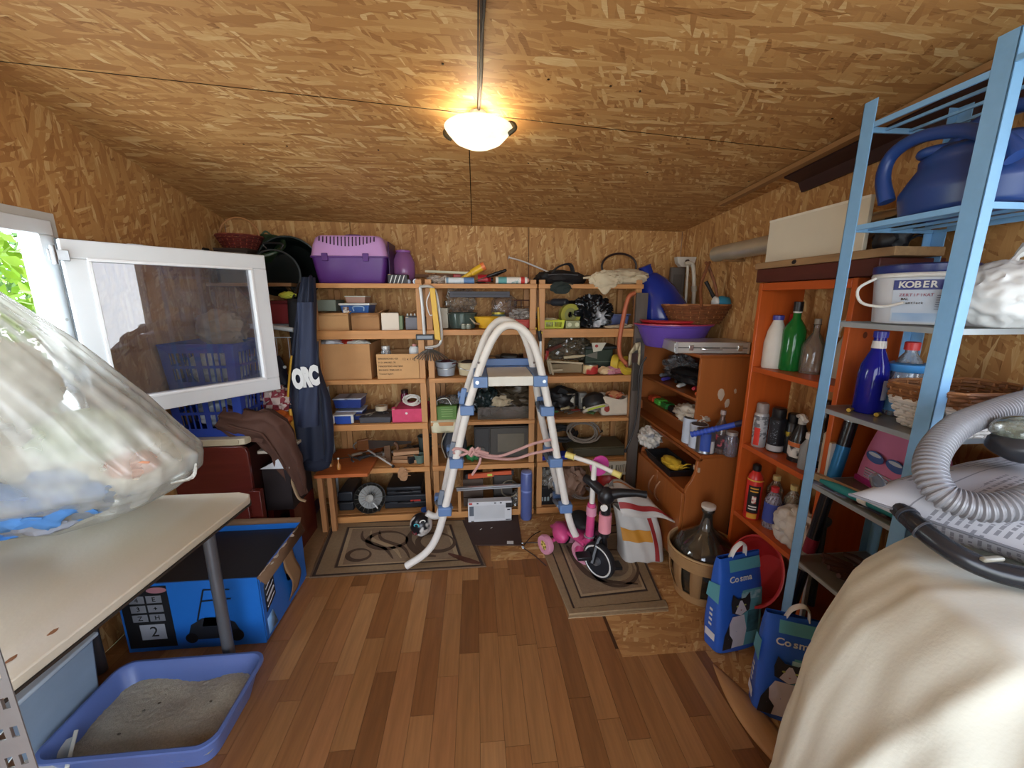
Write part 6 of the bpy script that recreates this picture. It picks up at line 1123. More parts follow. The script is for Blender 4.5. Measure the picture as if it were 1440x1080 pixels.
M().tube([b, b + (b - a) * .35], .016).obj('handle', mat('#1d2448', .5), t)
# black tray with a yellow cloth on the lower shelf
t = T('paint_tray', 'black plastic tray on the lower desk shelf', 'tray')
M(TR(1.16, 2.18, .4965)).ring([[(x * k_, y * k_, z) for x, y in ((-.075, -.17), (.075, -.17), (.075, .17), (-.075, .17))] for k_, z in ((.85, 0), (1, .045), (.96, .045), (.82, .004))]).obj('tray', blackp, t); M(TR(1.16, 2.18, .4965)).tube([(-.075, -.17, .045), (.075, -.17, .045), (.075, .17, .045), (-.075, .17, .045)], .005, 6, closed=True, sm=1).obj('rim', blackp, t)
bundle('yellow_cloth', 'bright yellow cloth in the black paint tray', (1.155, 2.13, .54), (.05, .085, .03), mat('#d3ac2a', .8), 5, .3, cat='cloth', base=.503, sub=3)
bundle('white_bag', 'crumpled white carrier bag hanging over the far corner of the desk', (1.14, 2.42, .60), (.065, .07, .065), two('#cfcabf', '#8d9096', 18, .62, .05, rough=.5), 9, .45, base=.4965, sub=4)
t = T('black_cable', 'thin black cable hanging down the corner of the desk', 'cable'); M().tube([P(x, y, Y=2.42) for x, y in ((909, 502), (900, 520), (897, 560), (894, 590), (888, 615), (880, 632))], .005, 6).obj('cable', blackp, t); M().cyl(P(880, 632, Y=2.38), P(879, 636, Y=2.38), .009).obj('plug', blackp, t)
# ---- on top of the hutch
t = T('silver_case', 'long flat aluminium case with latches lying on the hutch', 'case'); q = frame((1.10, 2.10, 1.205), (1, -.16, 0), (0, 0, 1)); al = mat('#c4c0b8', .35, .4)
L_ = .395
M(q).box(0, L_, 0, .062, -.26, 0).obj('body', al, t, bev=.004); M(q).box(-.0015, L_ + .0015, .029, .034, -.2615, .0015).obj('seam', mat('#55524e', .4, .6), t)
for x in (.0, L_ - .012): M(q).box(x, x + .012, -.001, .063, -.012, .002).obj('corner_cap', mat('#d5d5d2', .3, .8), t)
for x in (.07, .33): M(q).box(x, x + .024, .016, .046, .001, .01).obj('latch', mat('#dcdcd8', .2, .9), t, bev=.002)
M(q).tube([(.14, .03, .002), (.145, .025, .018), (.235, .025, .018), (.24, .03, .002)], .006, 8).obj('handle', mat('#c9c7c2', .3, .7), t); M(q).box(-.003, -.0005, .006, .056, -.25, -.01).obj('end_plate', mat('#d3d6d8', .3, .5), t)
t = T('purple_basin', 'wide purple plastic basin with a red rim on the hutch', 'basin'); bc = (1.25, 2.44, 1.205)
M().lathe([(.14, 0), (.15, .01), (.195, .125), (.208, .13), (.206, .136), (.188, .13), (.14, .012)], bc, 40, ex=1.15).obj('basin', mat('#6a4fae', .35), t); M().lathe([(.20, .137), (.212, .139), (.212, .144), (.198, .144)], bc, 40, ex=1.15, cap=(False, False)).obj('rim', mat('#b8435e', .35), t, solid=.003)
t = T('red_basin', 'red basin nested inside the purple basin', 'basin'); M().lathe([(.11, .05), (.13, .06), (.175, .15), (.185, .155), (.183, .162), (.165, .152), (.11, .062)], bc, 36, ex=1.12).obj('basin', mat('#b0262c', .35), t); M().lathe([(.184, .163), (.19, .166), (.184, .169)], bc, 36, ex=1.12, cap=(False, False)).obj('lip', mat('#c23a3c', .3), t)
t = T('blue_bin', 'glossy royal blue plastic bin lying tilted on the basins', 'bin'); q = TR(1.235, 2.64, 1.44, 0, 0, -.40) @ Matrix.Scale(1.12, 4)
M(q).lathe([(.165, -.10), (.168, -.095), (.155, -.02), (.125, .09), (.09, .155), (.055, .20), (.035, .21), (.035, .255), (.04, .262), (.03, .265)], n=40).obj('body', mat('#1c3089', .22, var=.05, bump=0), t, smooth=60); M(q).lathe([(.168, -.108), (.175, -.10), (.168, -.092)], n=40, cap=(False, False)).obj('rim', mat('#26389e', .25), t, solid=.003)
t = T('wicker_tray_basket', 'low brown wicker basket with a tall crossed handle on the purple basin', 'basket'); wk1, wk2 = mat('#7d4a2a', .6, var=.5, vs=40), mat('#b07c4e', .6, var=.3, vs=40)
wicker(t, 1.345, 2.36, 1.352, .14, .105, .105, .42, wk1, wk2, 7, 22)
for s in (-1, 1): M().tube([(1.36 + s * .075, 2.24 + .04 * s, 1.45), (1.36 + s * .045, 2.28, 1.57), (1.365 + s * .012, 2.31 + s * .01, 1.68), (1.365 - s * .012, 2.32, 1.71)], .009, 8).obj('handle', wk1, t)
bundle('basket_filling', 'dark cloth heaped inside the low wicker basket', (1.355, 2.36, 1.41), (.12, .09, .03), mat('#4a3830', .9), 33, .3, cat='cloth', base=1.358, sub=3)
t = T('dust_brush', 'blue dustpan brush with a white end sticking out of the wicker basket', 'brush'); a = Vector((1.43, 2.30, 1.50)); M().blob((1.455, 2.28, 1.475), (.055, .035, .042), .1, 2, 3, 2).obj('head', mat('#2f86a8', .4), t); M().blob((1.41, 2.275, 1.48), (.018, .03, .035), .1, 2, 3, 2).obj('white_end', whitep, t); M().tube([(1.42, 2.30, 1.50), (1.40, 2.33, 1.56), (1.385, 2.35, 1.60)], [.012, .01, .012]).obj('handle', blackp, t)
t = T('broom_handle_bracket', 'white square dustpan holder hanging on the wall above the wicker basket', 'holder'); c_ = P(987, 366, Y=2.62); c_.x = 1.475; M(TR(0, 0, 0)).prism([(-.07, .03), (.07, .03), (.06, -.01), (.035, -.035), (-.035, -.035), (-.06, -.01)], .05, Matrix.Translation((c_.x - .035, 2.70, c_.z))).obj('holder', mat('#cfc8bc', .4), t, bev=.004); M().cyl((c_.x - .035, 2.685, c_.z), (c_.x - .035, 2.70, c_.z), .012).obj('peg', mat('#4a403a'), t); M().tube([(c_.x - .03, 2.69, c_.z - .01), (c_.x - .025, 2.69, c_.z - .2), (c_.x - .02, 2.69, 1.45)], .009).obj('hanging_rod', mat('#d0c8b8', .4), t)
t = T('white_pipe', 'bent white plastic pipe standing between the blue bin and the wall', 'pipe'); M().tube([P(x, y, Y=2.62) for x, y in ((963, 371), (971, 370), (975, 376), (976, 400), (975, 432))], .013, 10).obj('pipe', mat('#c3bbaa', .45), t); M().cyl(P(976, 402, Y=2.62), P(976, 410, Y=2.62), .018).obj('collar', mat('#b0a795', .45), t)
t = T('grey_board', 'grey-brown board standing behind the white bent pipe', 'board'); a, b = P(955, 376, Y=2.84), P(990, 376, Y=2.84); b.x = 1.505; a.x = 1.40; M().box(a.x, b.x, 2.83, 2.86, 1.21, a.z).obj('board', mat('#6f665e', .7), t, bev=.004); M().box(a.x + .02, b.x - .02, 2.826, 2.8295, 1.3, a.z - .05).obj('ridge', mat('#5d554e', .7), t)
# ================================================================== ORANGE SHELF (right wall)
OX, OXb, OY0, OY1 = 1.25, 1.455, 1.235, 1.70; orw = wood('#c25a22', 'z', .22, .35, 7); orwy = wood('#bd5520', 'y', .22, .4, 7)
t = T('orange_bookcase', 'orange-stained pine bookcase without a back against the right wall', 'bookcase')
for y in (OY0, OY1 - .02): M().box(OX, OXb, y, y + .02, .002, 1.568).obj('side_panel', orw, t, bev=.002)
OL = [1.20, .833, .482, .12]
for z in OL: M().box(OX + .003, OXb, OY0 + .021, OY1 - .021, z - .024, z - .001).obj('shelf_board', orwy, t, bev=.002)
M().box(OX, OX + .02, OY0 + .021, OY1 - .021, 1.535, 1.567).obj('top_rail', orwy, t, bev=.002); M().box(OX + .022, OXb, OY0 + .021, OY1 - .021, 1.549, 1.567).obj('top_board', orwy, t)
for y, z in ((OY0 - .001, 1.38), (OY0 - .001, 1.0), (OY0 - .001, .5)): M().lathe([(.011, 0), (.011, .0008)], n=14, mx=TR(1.31, y, z, 0, PI / 2), ex=.7).obj('knot', mat('#6d2f14', .5), t)
M().box(OXb - .012, OXb, OY0 + .3, OY1 - .021, .485, .80).obj('back_board', mat('#b07a3c', .6), t)
M().box(OXb - .03, OXb - .012, OY0 + .021, OY0 + .06, 1.21, 1.53).obj('back_upright', wood('#a8642f', 'z'), t)
def it(px, yb, yt, wp, z): 
    c, r, h = standing(px, yb, yt, wp, z); return (c.x, min(max(c.y, OY0 + .03 + r), OY1 - .03 - r), z + .0), r, h
c, r, h = it(1086, 516, 443, 30, OL[0]); bottle('milk_bottle', 'white plastic milk bottle with a purple cap on the orange bookcase', (1.315, 1.64, OL[0]), [(r * .95, 0), (r, .01), (r * 1.0, h * .48), (r * .8, h * .7), (r * .42, h * .9), (r * .42, h * .93)], mat('#d3cfc6', .45), (r * .5, h * .91, h), mat('#3d3f9a', .35))
c, r, h = it(1104, 518, 424, 30, OL[0]); bottle('wine_bottle', 'green glass bottle with a black neck and white label on the orange bookcase', (1.345, 1.575, OL[0]), [(r * .95, 0), (r, .008), (r, h * .58), (r * .8, h * .66), (r * .36, h * .76), (r * .33, h * .98)], mat('#1f7a35', .08, trans=.25, var=.1, bump=0), (r * .42, h * .86, h), blackp, (h * .84, h * .90), whitep)
M().grid(lambda u, v: (1.345 + .0275 * math.cos(4.3 + .9 * u), 1.575 + .0275 * math.sin(4.3 + .9 * u), OL[0] + .07 + .07 * v), 8, 2).obj('white_label', whitep, _tops[-1])
t = T('side_sticker_bottle', 'small dark bottle behind the green bottle on the orange bookcase', 'bottle'); M().lathe([(.025, 0), (.026, .08), (.01, .11), (.01, .13)], (1.40, 1.62, OL[0]), 16).obj('body', mat('#2a2c2e', .3), t); M().lathe([(.012, .13), (.012, .15)], (1.40, 1.62, OL[0]), 12).obj('cap', whitep, t)
c, r, h = it(1131, 520, 447, 30, OL[0]); bottle('glass_bottle', 'round-bellied clear glass bottle with a stopper on the orange bookcase', (1.375, 1.50, OL[0]), [(r, 0), (r * 1.05, .02), (r * 1.05, h * .5), (r * .6, h * .66), (r * .28, h * .75), (r * .28, h * .88), (r * .4, h * .9)], clear('#b5aca0', .25, .04, 1.5), (r * .3, h * .9, h), mat('#8d857a', .4))
M_ = P(1126, 440, Y=1.62); t = T('red_clip', 'small red plastic piece behind the clear bottle', 'clip'); M().box(1.40, 1.425, 1.655, 1.675, OL[0] + .0, OL[0] + .17).obj('stalk', mat('#7a2a24', .4), t); M().box(1.395, 1.43, 1.65, 1.678, OL[0] + .1705, OL[0] + .235).obj('clip', mat('#b52a2c', .4), t, bev=.004)
for i, (x, y, r_, h_, lab, hc_) in enumerate(((1.40, 1.385, .030, .17, 'frosted spray bottle with a white trigger on the orange bookcase', '#bfb9aa'), (1.40, 1.30, .034, .20, 'white spray bottle at the near end of the orange bookcase', '#c9cac8'))):
    t = T('spray_bottle', lab, 'bottle'); q = (x, y, OL[0]); M().lathe([(r_, 0), (r_, h_ * .7), (r_ * .5, h_ * .9), (r_ * .4, h_)], q, 20, sq=3).obj('body', mat(hc_, .4, trans=.1), t); M().cyl((x, y, OL[0] + h_), (x, y, OL[0] + h_ + .025), .013).obj('collar', mat('#b9a96a' if i == 0 else '#c9c9c4', .4), t)
    M(TR(x, y, OL[0] + h_ + .025, 1.57)).tube([(.045, 0, .012), (.0, 0, .018), (-.04, 0, .014)], [.009, .013, .012], 10).obj('trigger_head', whitep, t); M(TR(x, y, OL[0] + h_ + .02, 1.57)).tube([(.03, 0, .01), (.038, 0, -.02), (.034, 0, -.035)], .004).obj('trigger', whitep, t)
# second shelf: spray cans and bottles
def can(lab, x, y, z, r, h, body, capc, band=None, bandm=None, name='spray_can', capr=1.0, extra=None):
    t = T(name, lab, 'can'); q = (x, y, z)
    M().lathe([(r * .93, 0), (r, .004), (r, h * .74), (r * .8, h * .78)], q, 26).obj('body', body, t); M().lathe([(r * .82 * capr, h * .77), (r * .86 * capr, h * .79), (r * .86 * capr, h * .97), (r * .7 * capr, h)], q, 22).obj('cap', capc, t)
    if band: M().lathe([(r + .0008, h * band[0]), (r + .0008, h * band[1])], q, 26, cap=(False, False)).obj('printed_band', bandm, t)
    if extra: M().grid(lambda u, v: (x + (r + .0014) * math.cos(3.3 + .8 * u), y + (r + .0014) * math.sin(3.3 + .8 * u), z + h * (extra[0] + (extra[1] - extra[0]) * v)), 8, 2).obj('printed_patch', extra[2], t)
    return t
can('silver and red spray can with a clear cap on the orange bookcase', 1.295, 1.635, OL[1], .029, .205, mat('#bfc1c4', .3, .4), mat('#b5a8a4', .2, trans=.4, bump=0), (.2, .72), two('#b9bcc0', '#6d6f74', 60, .5, .05), extra=(.05, .45, mat('#d8362a', .4)))
can('black spray can with a grey foot band beside the silver one', 1.325, 1.57, OL[1], .032, .20, mat('#1e2128', .35), blackp, (.03, .16), mat('#b4b8bc', .4), extra=(.2, .7, two('#20232a', '#6d7480', 120, .6, .05)))
can('black can with a yellow print behind the first two cans', 1.375, 1.545, OL[1], .027, .18, mat('#2a2c30', .35), blackp, (.3, .55), two('#2a2c30', '#c9b23a', 30, .5, .05))
t = T('spray_bottle', 'dark spray bottle with a white and orange label on the second orange shelf', 'bottle'); q = (1.34, 1.46, OL[1]); M().lathe([(.036, 0), (.037, .09), (.02, .14), (.013, .16)], q, 22).obj('body', mat('#1f2022', .25), t); M().lathe([(.0375, .02), (.0378, .085)], q, 22, cap=(False, False)).obj('paper_label', two('#cfd0cc', '#3a3c40', 30, .55, .05), t); M().lathe([(.0382, .066), (.0382, .084)], q, 22, cap=(False, False)).obj('orange_band', mat('#c9703a'), t)
M(TR(1.34, 1.46, OL[1] + .16, 1.2)).tube([(.05, 0, .02), (0, 0, .03), (-.03, 0, .02)], [.008, .013, .01]).obj('trigger_head', whitep, t); M(TR(1.34, 1.46, OL[1] + .16)).cyl((0, 0, 0), (0, 0, .025), .015).obj('collar', mat('#b9b9b4'), t)
bottle('wine_bottle', 'dark wine-coloured bottle leaning at the near end of the second orange shelf', (1.385, 1.40, OL[1]), [(.036, 0), (.037, .008), (.037, .15), (.03, .17), (.013, .20), (.013, .27)], mat('#16181a', .1), (.016, .24, .275), mat('#2a1a1c', .3), (.03, .11), mat('#8a8f94', .5))
for i, (x, y, c, lab) in enumerate(((1.31, 1.38, '#8f979c', 'grey plastic bottle beside the dark spray bottle on the second orange shelf'), (1.35, 1.31, '#c9c2b0', 'cream carton at the near end of the second orange shelf'))):
    if i == 0: bottle('plastic_bottle', lab, (x, y, OL[1]), [(.028, 0), (.028, .09), (.012, .12), (.012, .13)], mat(c, .4), (.015, .125, .15), whitep)
    else: t = T('carton', lab, 'carton'); M().box(x - .025, x + .025, y - .03, y + .03, OL[1], OL[1] + .16).obj('body', mat(c, .6), t, bev=.002); M().prism([(-.025, 0), (.025, 0), (0, .02)], .06, TR(x, y - .03, OL[1] + .1605)).obj('gable', mat(c, .6), t)
# third shelf
t = T('extinguisher_spray', 'red fire-extinguisher spray with a black label and black nozzle on the third orange shelf', 'extinguisher'); q = (1.292, 1.615, OL[2])
M().lathe([(.032, 0), (.034, .006), (.034, .19), (.028, .215), (.014, .235)], q, 28).obj('body', mat('#d0302a', .3), t)
M().grid(lambda u, v: (q[0] + .0348 * math.cos(3.35 + 1.5 * u), q[1] + .0348 * math.sin(3.35 + 1.5 * u), q[2] + .035 + .135 * v), 10, 2).obj('black_label', mat('#1a1a1a', .5), t)
M().grid(lambda u, v: (q[0] + .0355 * math.cos(3.5 + 1.2 * u), q[1] + .0355 * math.sin(3.5 + 1.2 * u), q[2] + .008 + .024 * v), 10, 2).obj('yellow_label', mat('#e2a63a', .5), t)
M().grid(lambda u, v: (q[0] + .0356 * math.cos(3.9 + .5 * u), q[1] + .0356 * math.sin(3.9 + .5 * u), q[2] + .085 + .035 * v), 8, 6).obj('round_emblem', two('#e8e2d8', '#c23030', 60, .5, .05), t)
for k_, z_ in enumerate((.155, .14, .065, .052)): M().grid(lambda u, v: (q[0] + .0358 * math.cos(3.6 + .95 * u), q[1] + .0358 * math.sin(3.6 + .95 * u), q[2] + z_ + .006 * v), 8, 2).obj('print_line', mat('#e2a63a' if k_ < 2 else '#e6e2da', .5), t)
M().lathe([(.034 + .0005, .192), (.0345, .198)], q, 24, cap=(False, False)).obj('yellow_ring', mat('#e2b64a'), t); M().lathe([(.014, .235), (.018, .24), (.018, .262), (.012, .268)], q, 16).obj('nozzle', blackp, t)
bottle('plastic_bottle', 'plastic bottle with a blue label and red cap on the third orange shelf', (1.325, 1.53, OL[2]), [(.034, 0), (.035, .02), (.033, .10), (.035, .13), (.02, .165), (.011, .175)], clear('#b5b0c0', .45), (.016, .172, .195), mat('#c8323a', .4), (.03, .12), two('#3a4a9a', '#d8d2c0', 14, .62, .04))
for i, (x, y) in enumerate(((1.385, 1.60), (1.39, 1.50))): bottle('plastic_bottle', ('clear bottle with a cream cap behind the red extinguisher', 'clear bottle with a cream cap behind the blue labelled bottle')[i], (x, y, OL[2]), [(.032, 0), (.034, .1), (.033, .15), (.014, .185), (.012, .195)], clear('#bdb4a0', .4), (.016, .192, .215), mat('#dccb8a', .4))
bundle('white_sack', 'white plastic sack slumped at the near end of the third orange shelf', (1.325, 1.38, OL[2] + .075), (.07, .10, .09), mat('#cfcbc4', .55), 44, .3, base=OL[2], sub=4)
t = T('red_basin', 'large red basin tucked in the bottom of the orange bookcase', 'basin'); M(TR(1.27, 1.47, .285, 0, 0, -1.15) @ Matrix.Scale(.92, 4)).lathe([(.10, -.05), (.15, .04), (.165, .05), (.158, .052), (.10, -.04)], n=36).obj('basin', mat('#b02a2c', .35), t); M(TR(1.27, 1.47, .285, 0, 0, -1.15) @ Matrix.Scale(.92, 4)).lathe([(.16, .052), (.17, .056), (.16, .06)], n=36, cap=(False, False)).obj('rim', mat('#c23638', .35), t, solid=.003)
# on top: dark beam, plank, white board, roll
t = T('dark_red_beam', 'dark red-brown beam lying on the orange bookcase', 'beam'); M().box(1.235, 1.46, OY0 - .075, 1.705, 1.5695, 1.624).obj('beam', wood('#4f2019', 'y'), t, bev=.003); M().box(1.2335, 1.2348, 1.28, 1.285, 1.57, 1.624).obj('joint', dark, t)
t = T('weathered_plank', 'rough weathered plank lying on the dark red beam', 'plank'); M().box(1.235, 1.40, 1.12, 1.72, 1.6255, 1.652).obj('plank', wood('#9c7b55', 'y', .4, .8), t, bev=.002); M().blob((1.234, 1.50, 1.64), (.001, .012, .008), .3, 3, 2).obj('dark_knot', dark, t)
t = T('white_board_panel', 'large blank cream-white panel standing on the weathered plank', 'panel'); M().box(1.30, 1.316, 1.29, 1.75, 1.6535, 1.835).obj('panel', mat('#d9d2bd', .5, var=.03), t, bev=.002); M().box(1.2985, 1.2999, 1.29, 1.75, 1.826, 1.835).obj('edge_band', mat('#e6e0ce', .5), t)
t = T('plastic_film_roll', 'long translucent plastic roll lying high along the right wall', 'roll'); M().cyl((1.44, 2.36, 1.76), (1.44, 1.0, 1.76), .045, n=24).obj('roll', mat('#b9b09a', .25, trans=.35, bump=.1, bs=20), t); M().cyl((1.44, 2.361, 1.76), (1.44, 2.35, 1.76), .02, n=16).obj('core', card, t)
for y in (2.2, 1.75, 1.15): M().box(1.385, 1.508, y - .01, y + .01, 1.705, 1.7145).obj('bracket', wood('#8d6a45', 'x'), t)
bundle('black_bag', 'small black bag stuffed behind the near end of the white panel', (1.345, 1.235, 1.70), (.04, .05, .055), mat('#1b1c22', .5), 47, .35, base=1.653, sub=3)
# ================================================================== BLUE METAL SHELF
BX0, BX1, BY0, BY1 = 1.12, 1.42, .845, 1.183; bl = mat('#7fb2de', .4, var=.08, vs=30); shm = mat('#8d8a84', .4, .5, var=.2)
t = T('blue_metal_shelf', 'tall pale blue angle-iron shelf in front of the orange bookcase', 'shelf'); ZT = 2.045
for x, sx in ((BX0, 1), (BX1, -1)):
    for y, sy in ((BY0, 1), (BY1, -1)):
        a = M(); a.box(min(x, x + sx * .003), max(x, x + sx * .003), min(y - sy * .0, y + sy * .04), max(y, y + sy * .04), .002, ZT); a.box(min(x, x + sx * .03), max(x, x + sx * .03), min(y, y + sy * .003), max(y, y + sy * .003), .002, ZT); a.obj('post', bl, t, bev=.0008)
for i, z in enumerate((1.984, 1.711, 1.43, 1.153, .89, .592)):
    for a_, b_ in (((BX0 + .004, BY0 + .005), (BX0 + .004, BY1 - .005)), ((BX1 - .004, BY0 + .005), (BX1 - .004, BY1 - .005)), ((BX0 + .005, BY0 + .005), (BX1 - .005, BY0 + .005)), ((BX0 + .005, BY1 - .005), (BX1 - .005, BY1 - .005))): M().beam((*a_, z - .007), (*b_, z - .007), .006, .014).obj('frame_rail', bl if i < 2 else mat('#a9b4ba', .35, .5), t)
    if i < 3:
        for k_ in range(1, 4 if i < 2 else 9): x = BX0 + (BX1 - BX0) * k_ / (4 if i < 2 else 9); M().beam((x, BY0 + .004, z - .006), (x, BY1 - .004, z - .006), .007, .007).obj('shelf_bar', bl if i < 2 else mat('#a2a8a6', .35, .5), t)
    else: M().box(BX0 + .008, BX1 - .008, BY0 + .008, BY1 - .008, z - .004, z).obj('shelf_sheet', shm, t)
M().beam((BX0 + .004, BY0 + .03, 1.984), (BX0 + .01, .55, 1.995), .006, .012).obj('side_rail', bl, t)
# watering can (second level)
wz = 1.713; wcx, wcy = 1.27, .985; bw_ = mat('#294788', .35, var=.06, bump=0)
t = T('watering_can', 'big dark blue plastic watering can on the second level of the blue shelf', 'watering can')
def wcan(u, v):
    a = 2 * PI * u; prof_ = [(.0, .08), (.03, .118), (.4, .128), (.62, .112), (.78, .098), (.9, .10), (1.0, .085)]
    for (v0, r0), (v1, r1) in zip(prof_, prof_[1:]):
        if v0 <= v <= v1: r = r0 + (r1 - r0) * (v - v0) / (v1 - v0); break
    return Vector((wcx + r * .92 * math.cos(a), wcy + r * 1.22 * math.sin(a), wz + .165 * v))
M().grid(wcan, 36, 18, cu=True).obj('body', bw_, t, smooth=70, solid=.004); M().lathe([(.07, .0), (.115, .004)], (wcx, wcy, wz), 30, ey=1.1).obj('base', bw_, t)
M().tube([(wcx + .08 * math.cos(a), wcy + .06 + .045 * math.sin(a), wz + .168 + .004 * math.cos(a)) for a in [i * PI / 10 for i in range(20)]], .012, 10, closed=True, sm=1).obj('filler_rim', bw_, t)
M().tube([(wcx - .08, wcy + .145, wz + .06), (wcx - .085, wcy + .165, wz + .13), (wcx - .085, wcy + .15, wz + .185), (wcx - .09, wcy + .08, wz + .205), (wcx - .09, wcy - .02, wz + .185), (wcx - .095, wcy - .10, wz + .14), (wcx - .09, wcy - .14, wz + .09)], [.02, .018, .017, .016, .016, .018, .022], 12).obj('handle', bw_, t)
M().tube([(wcx - .02, wcy - .11, wz + .04), (wcx, wcy - .19, wz + .08), (wcx + .0, wcy - .27, wz + .17)], [.04, .028, .02], 14).obj('spout', bw_, t)
M().tube([(wcx + .02, wcy + .1, wz + .17), (wcx + .03, wcy + .05, wz + .225), (wcx + .03, wcy - .05, wz + .235), (wcx + .02, wcy - .12, wz + .18)], .017, 12).obj('top_handle', bw_, t)
bundle('clear_bag', 'crumpled clear film lying on the second level beside the watering can', (1.385, .93, 1.735), (.03, .07, .02), clear('#cfd6d8', .4), 71, .5, base=1.713, sub=3)
# white paint bucket, white bag (third level)
t = bucket('paint_bucket', 'white paint bucket with a dark blue lid and printed label on the third level', 1.265, 1.055, 1.432, .092, .104, .15, mat('#cdd3da', .35, var=.03), rim=False, cat='bucket', handle=False)
M().lathe([(.107, .138), (.109, .142), (.109, .158), (.1, .162)], (1.265, 1.055, 1.432), 36).obj('lid', mat('#24306e', .35), t); M().lathe([(.1065, .125), (.1085, .13), (.1065, .137)], (1.265, 1.055, 1.432), 36, cap=(False, False)).obj('collar', whitep, t, solid=.002)
M().tube([(1.265 - .104 * math.cos(.4) , 1.055 + .104 * math.sin(.4) , 1.56), (1.14, 1.12, 1.53), (1.135, 1.10, 1.49), (1.15, 1.05, 1.478), (1.16, 1.0, 1.49)], .004, 8).obj('handle', whitep, t)
def onb(a, z, o=.0012):     # frame on the bucket wall at angle a
    r = .0925 + .0115 * (z / .138) + o; p = Vector((1.265 + r * math.cos(a), 1.055 + r * math.sin(a), 1.432 + z)); n = Vector((math.cos(a), math.sin(a), 0)); return frame(p, Vector((0, 0, 1)).cross(n), (0, 0, 1))
def patch(a0, a1, za, zb, m, nm, o=.001): M().grid(lambda u, v: tuple(onb(a0 + (a1 - a0) * u, za + (zb - za) * v, o).translation), 12, 3).obj(nm, m, t, smooth=80)
AB = math.atan2(-1.055, -1.265)
patch(AB - .55, AB + 1.0, .005, .12, mat('#c3d2e4', .4), 'label_ground', .0008); patch(AB - .55, AB + 1.0, .092, .118, mat('#2c3580', .4), 'label_band', .0014); patch(AB - .5, AB + .95, .008, .03, two('#8fb4dc', '#b9d0e8', 12, .5, .2), 'label_wave', .0016)
for i, ch in enumerate('KOBER'): text(ch, .024, onb(AB - .36 + .15 * i, .105, .002), whitep, t, bold=.0006)
for i, ch in enumerate('ZERTIFIKAT'): text(ch, .011, onb(AB - .36 + .068 * i, .078, .002), mat('#a8607a', .5), t)
for i, ch in enumerate('BAL'): text(ch, .009, onb(AB - .32 + .055 * i, .067, .002), ink, t)
for i, ch in enumerate('Buntlack'): text(ch, .009, onb(AB - .26 + .05 * i, .057, .002), ink, t)
for i in range(7): patch(AB + .35, AB + .85, .04 + .006 * i, .0415 + .006 * i, mat('#6d7a94'), 'fine_print', .0018)
bundle('white_bag', 'bulging white plastic bag with a twisted top on the third level of the blue shelf', (1.29, .885, 1.505), (.10, .085, .085), mat('#d3d6d6', .4, var=.04), 81, .09, base=1.432, sub=5, ties=1)
t_ = [o for o in _tops if o.get('label', '').startswith('bulging white plastic bag')][0]; text('IPL', .028, frame(Vector((1.27, .795, 1.515)), (1, .2, 0), (0, .1, 1)), mat('#4a4f8a'), t_)
# fourth level
bottle('wine_bottle', 'cobalt blue bottle with a white neck band standing on the fourth level', (1.215, 1.095, 1.154), [(.035, 0), (.038, .006), (.038, .12), (.034, .15), (.017, .195), (.015, .235)], mat('#1a1f8a', .08, trans=.15, var=.1, bump=0), (.018, .232, .252), mat('#2a2f9a', .3), (.20, .222), mat('#d5d0cc'))
t_ = _tops[-1]; M().grid(lambda u, v: (1.215 + .039 * math.cos(4.6 + .7 * u), 1.095 + .039 * math.sin(4.6 + .7 * u), 1.2 + .06 * v), 8, 2).obj('side_label', mat('#b9bcd0'), t_)
for i, (x, y) in enumerate(((1.165, 1.10), (1.20, 1.045))): t = T('metal_lock_part', ('small brass fitting left of the cobalt bottle', 'small brass fitting in front of the cobalt bottle')[i], 'fitting'); M(TR(x, y, 1.1605, .4, 0, PI / 2)).lathe([(.006, -.012), (.0065, 0), (.005, .012)], n=10).obj('body', mat('#c9a94a', .3, .8), t); M(TR(x, y, 1.1605, .4, 0, PI / 2)).lathe([(.0066, -.006), (.0066, -.002)], n=6).obj('nut', mat('#d8bd6a', .3, .8), t)
t = bottle('plastic_bottle', 'clear bottle with a blue collar and red cap on the fourth level', (1.285, 1.06, 1.154), [(.042, 0), (.044, .01), (.044, .11), (.040, .14), (.030, .165), (.014, .19), (.014, .2)], clear('#c9d4de', .3, .05, 1.4), (.018, .198, .222), mat('#d0383a', .35), (.015, .10), two('#5a9cd8', '#c9dcf0', 7, .55, .04))
M().lathe([(.046, .135), (.046, .155), (.036, .16)], (1.285, 1.06, 1.154), 26, cap=(False, False)).obj('blue_collar', mat('#4a9ae0', .3), t, solid=.003)
t = T('lined_wicker_basket', 'rectangular brown wicker basket with a white woven liner on the fourth level', 'basket'); wicker(t, 1.29, .915, 1.155, .105, .07, .075, .3, mat('#d9d7d2', .7, var=.08), mat('#c9c6c0', .7), 8, 24, sq=5); wicker(t, 1.29, .915, 1.232, .137, .09, .04, .06, mat('#8a5c38', .6, var=.3, vs=40), mat('#a9764a', .6, var=.3), 4, 24, sq=5)
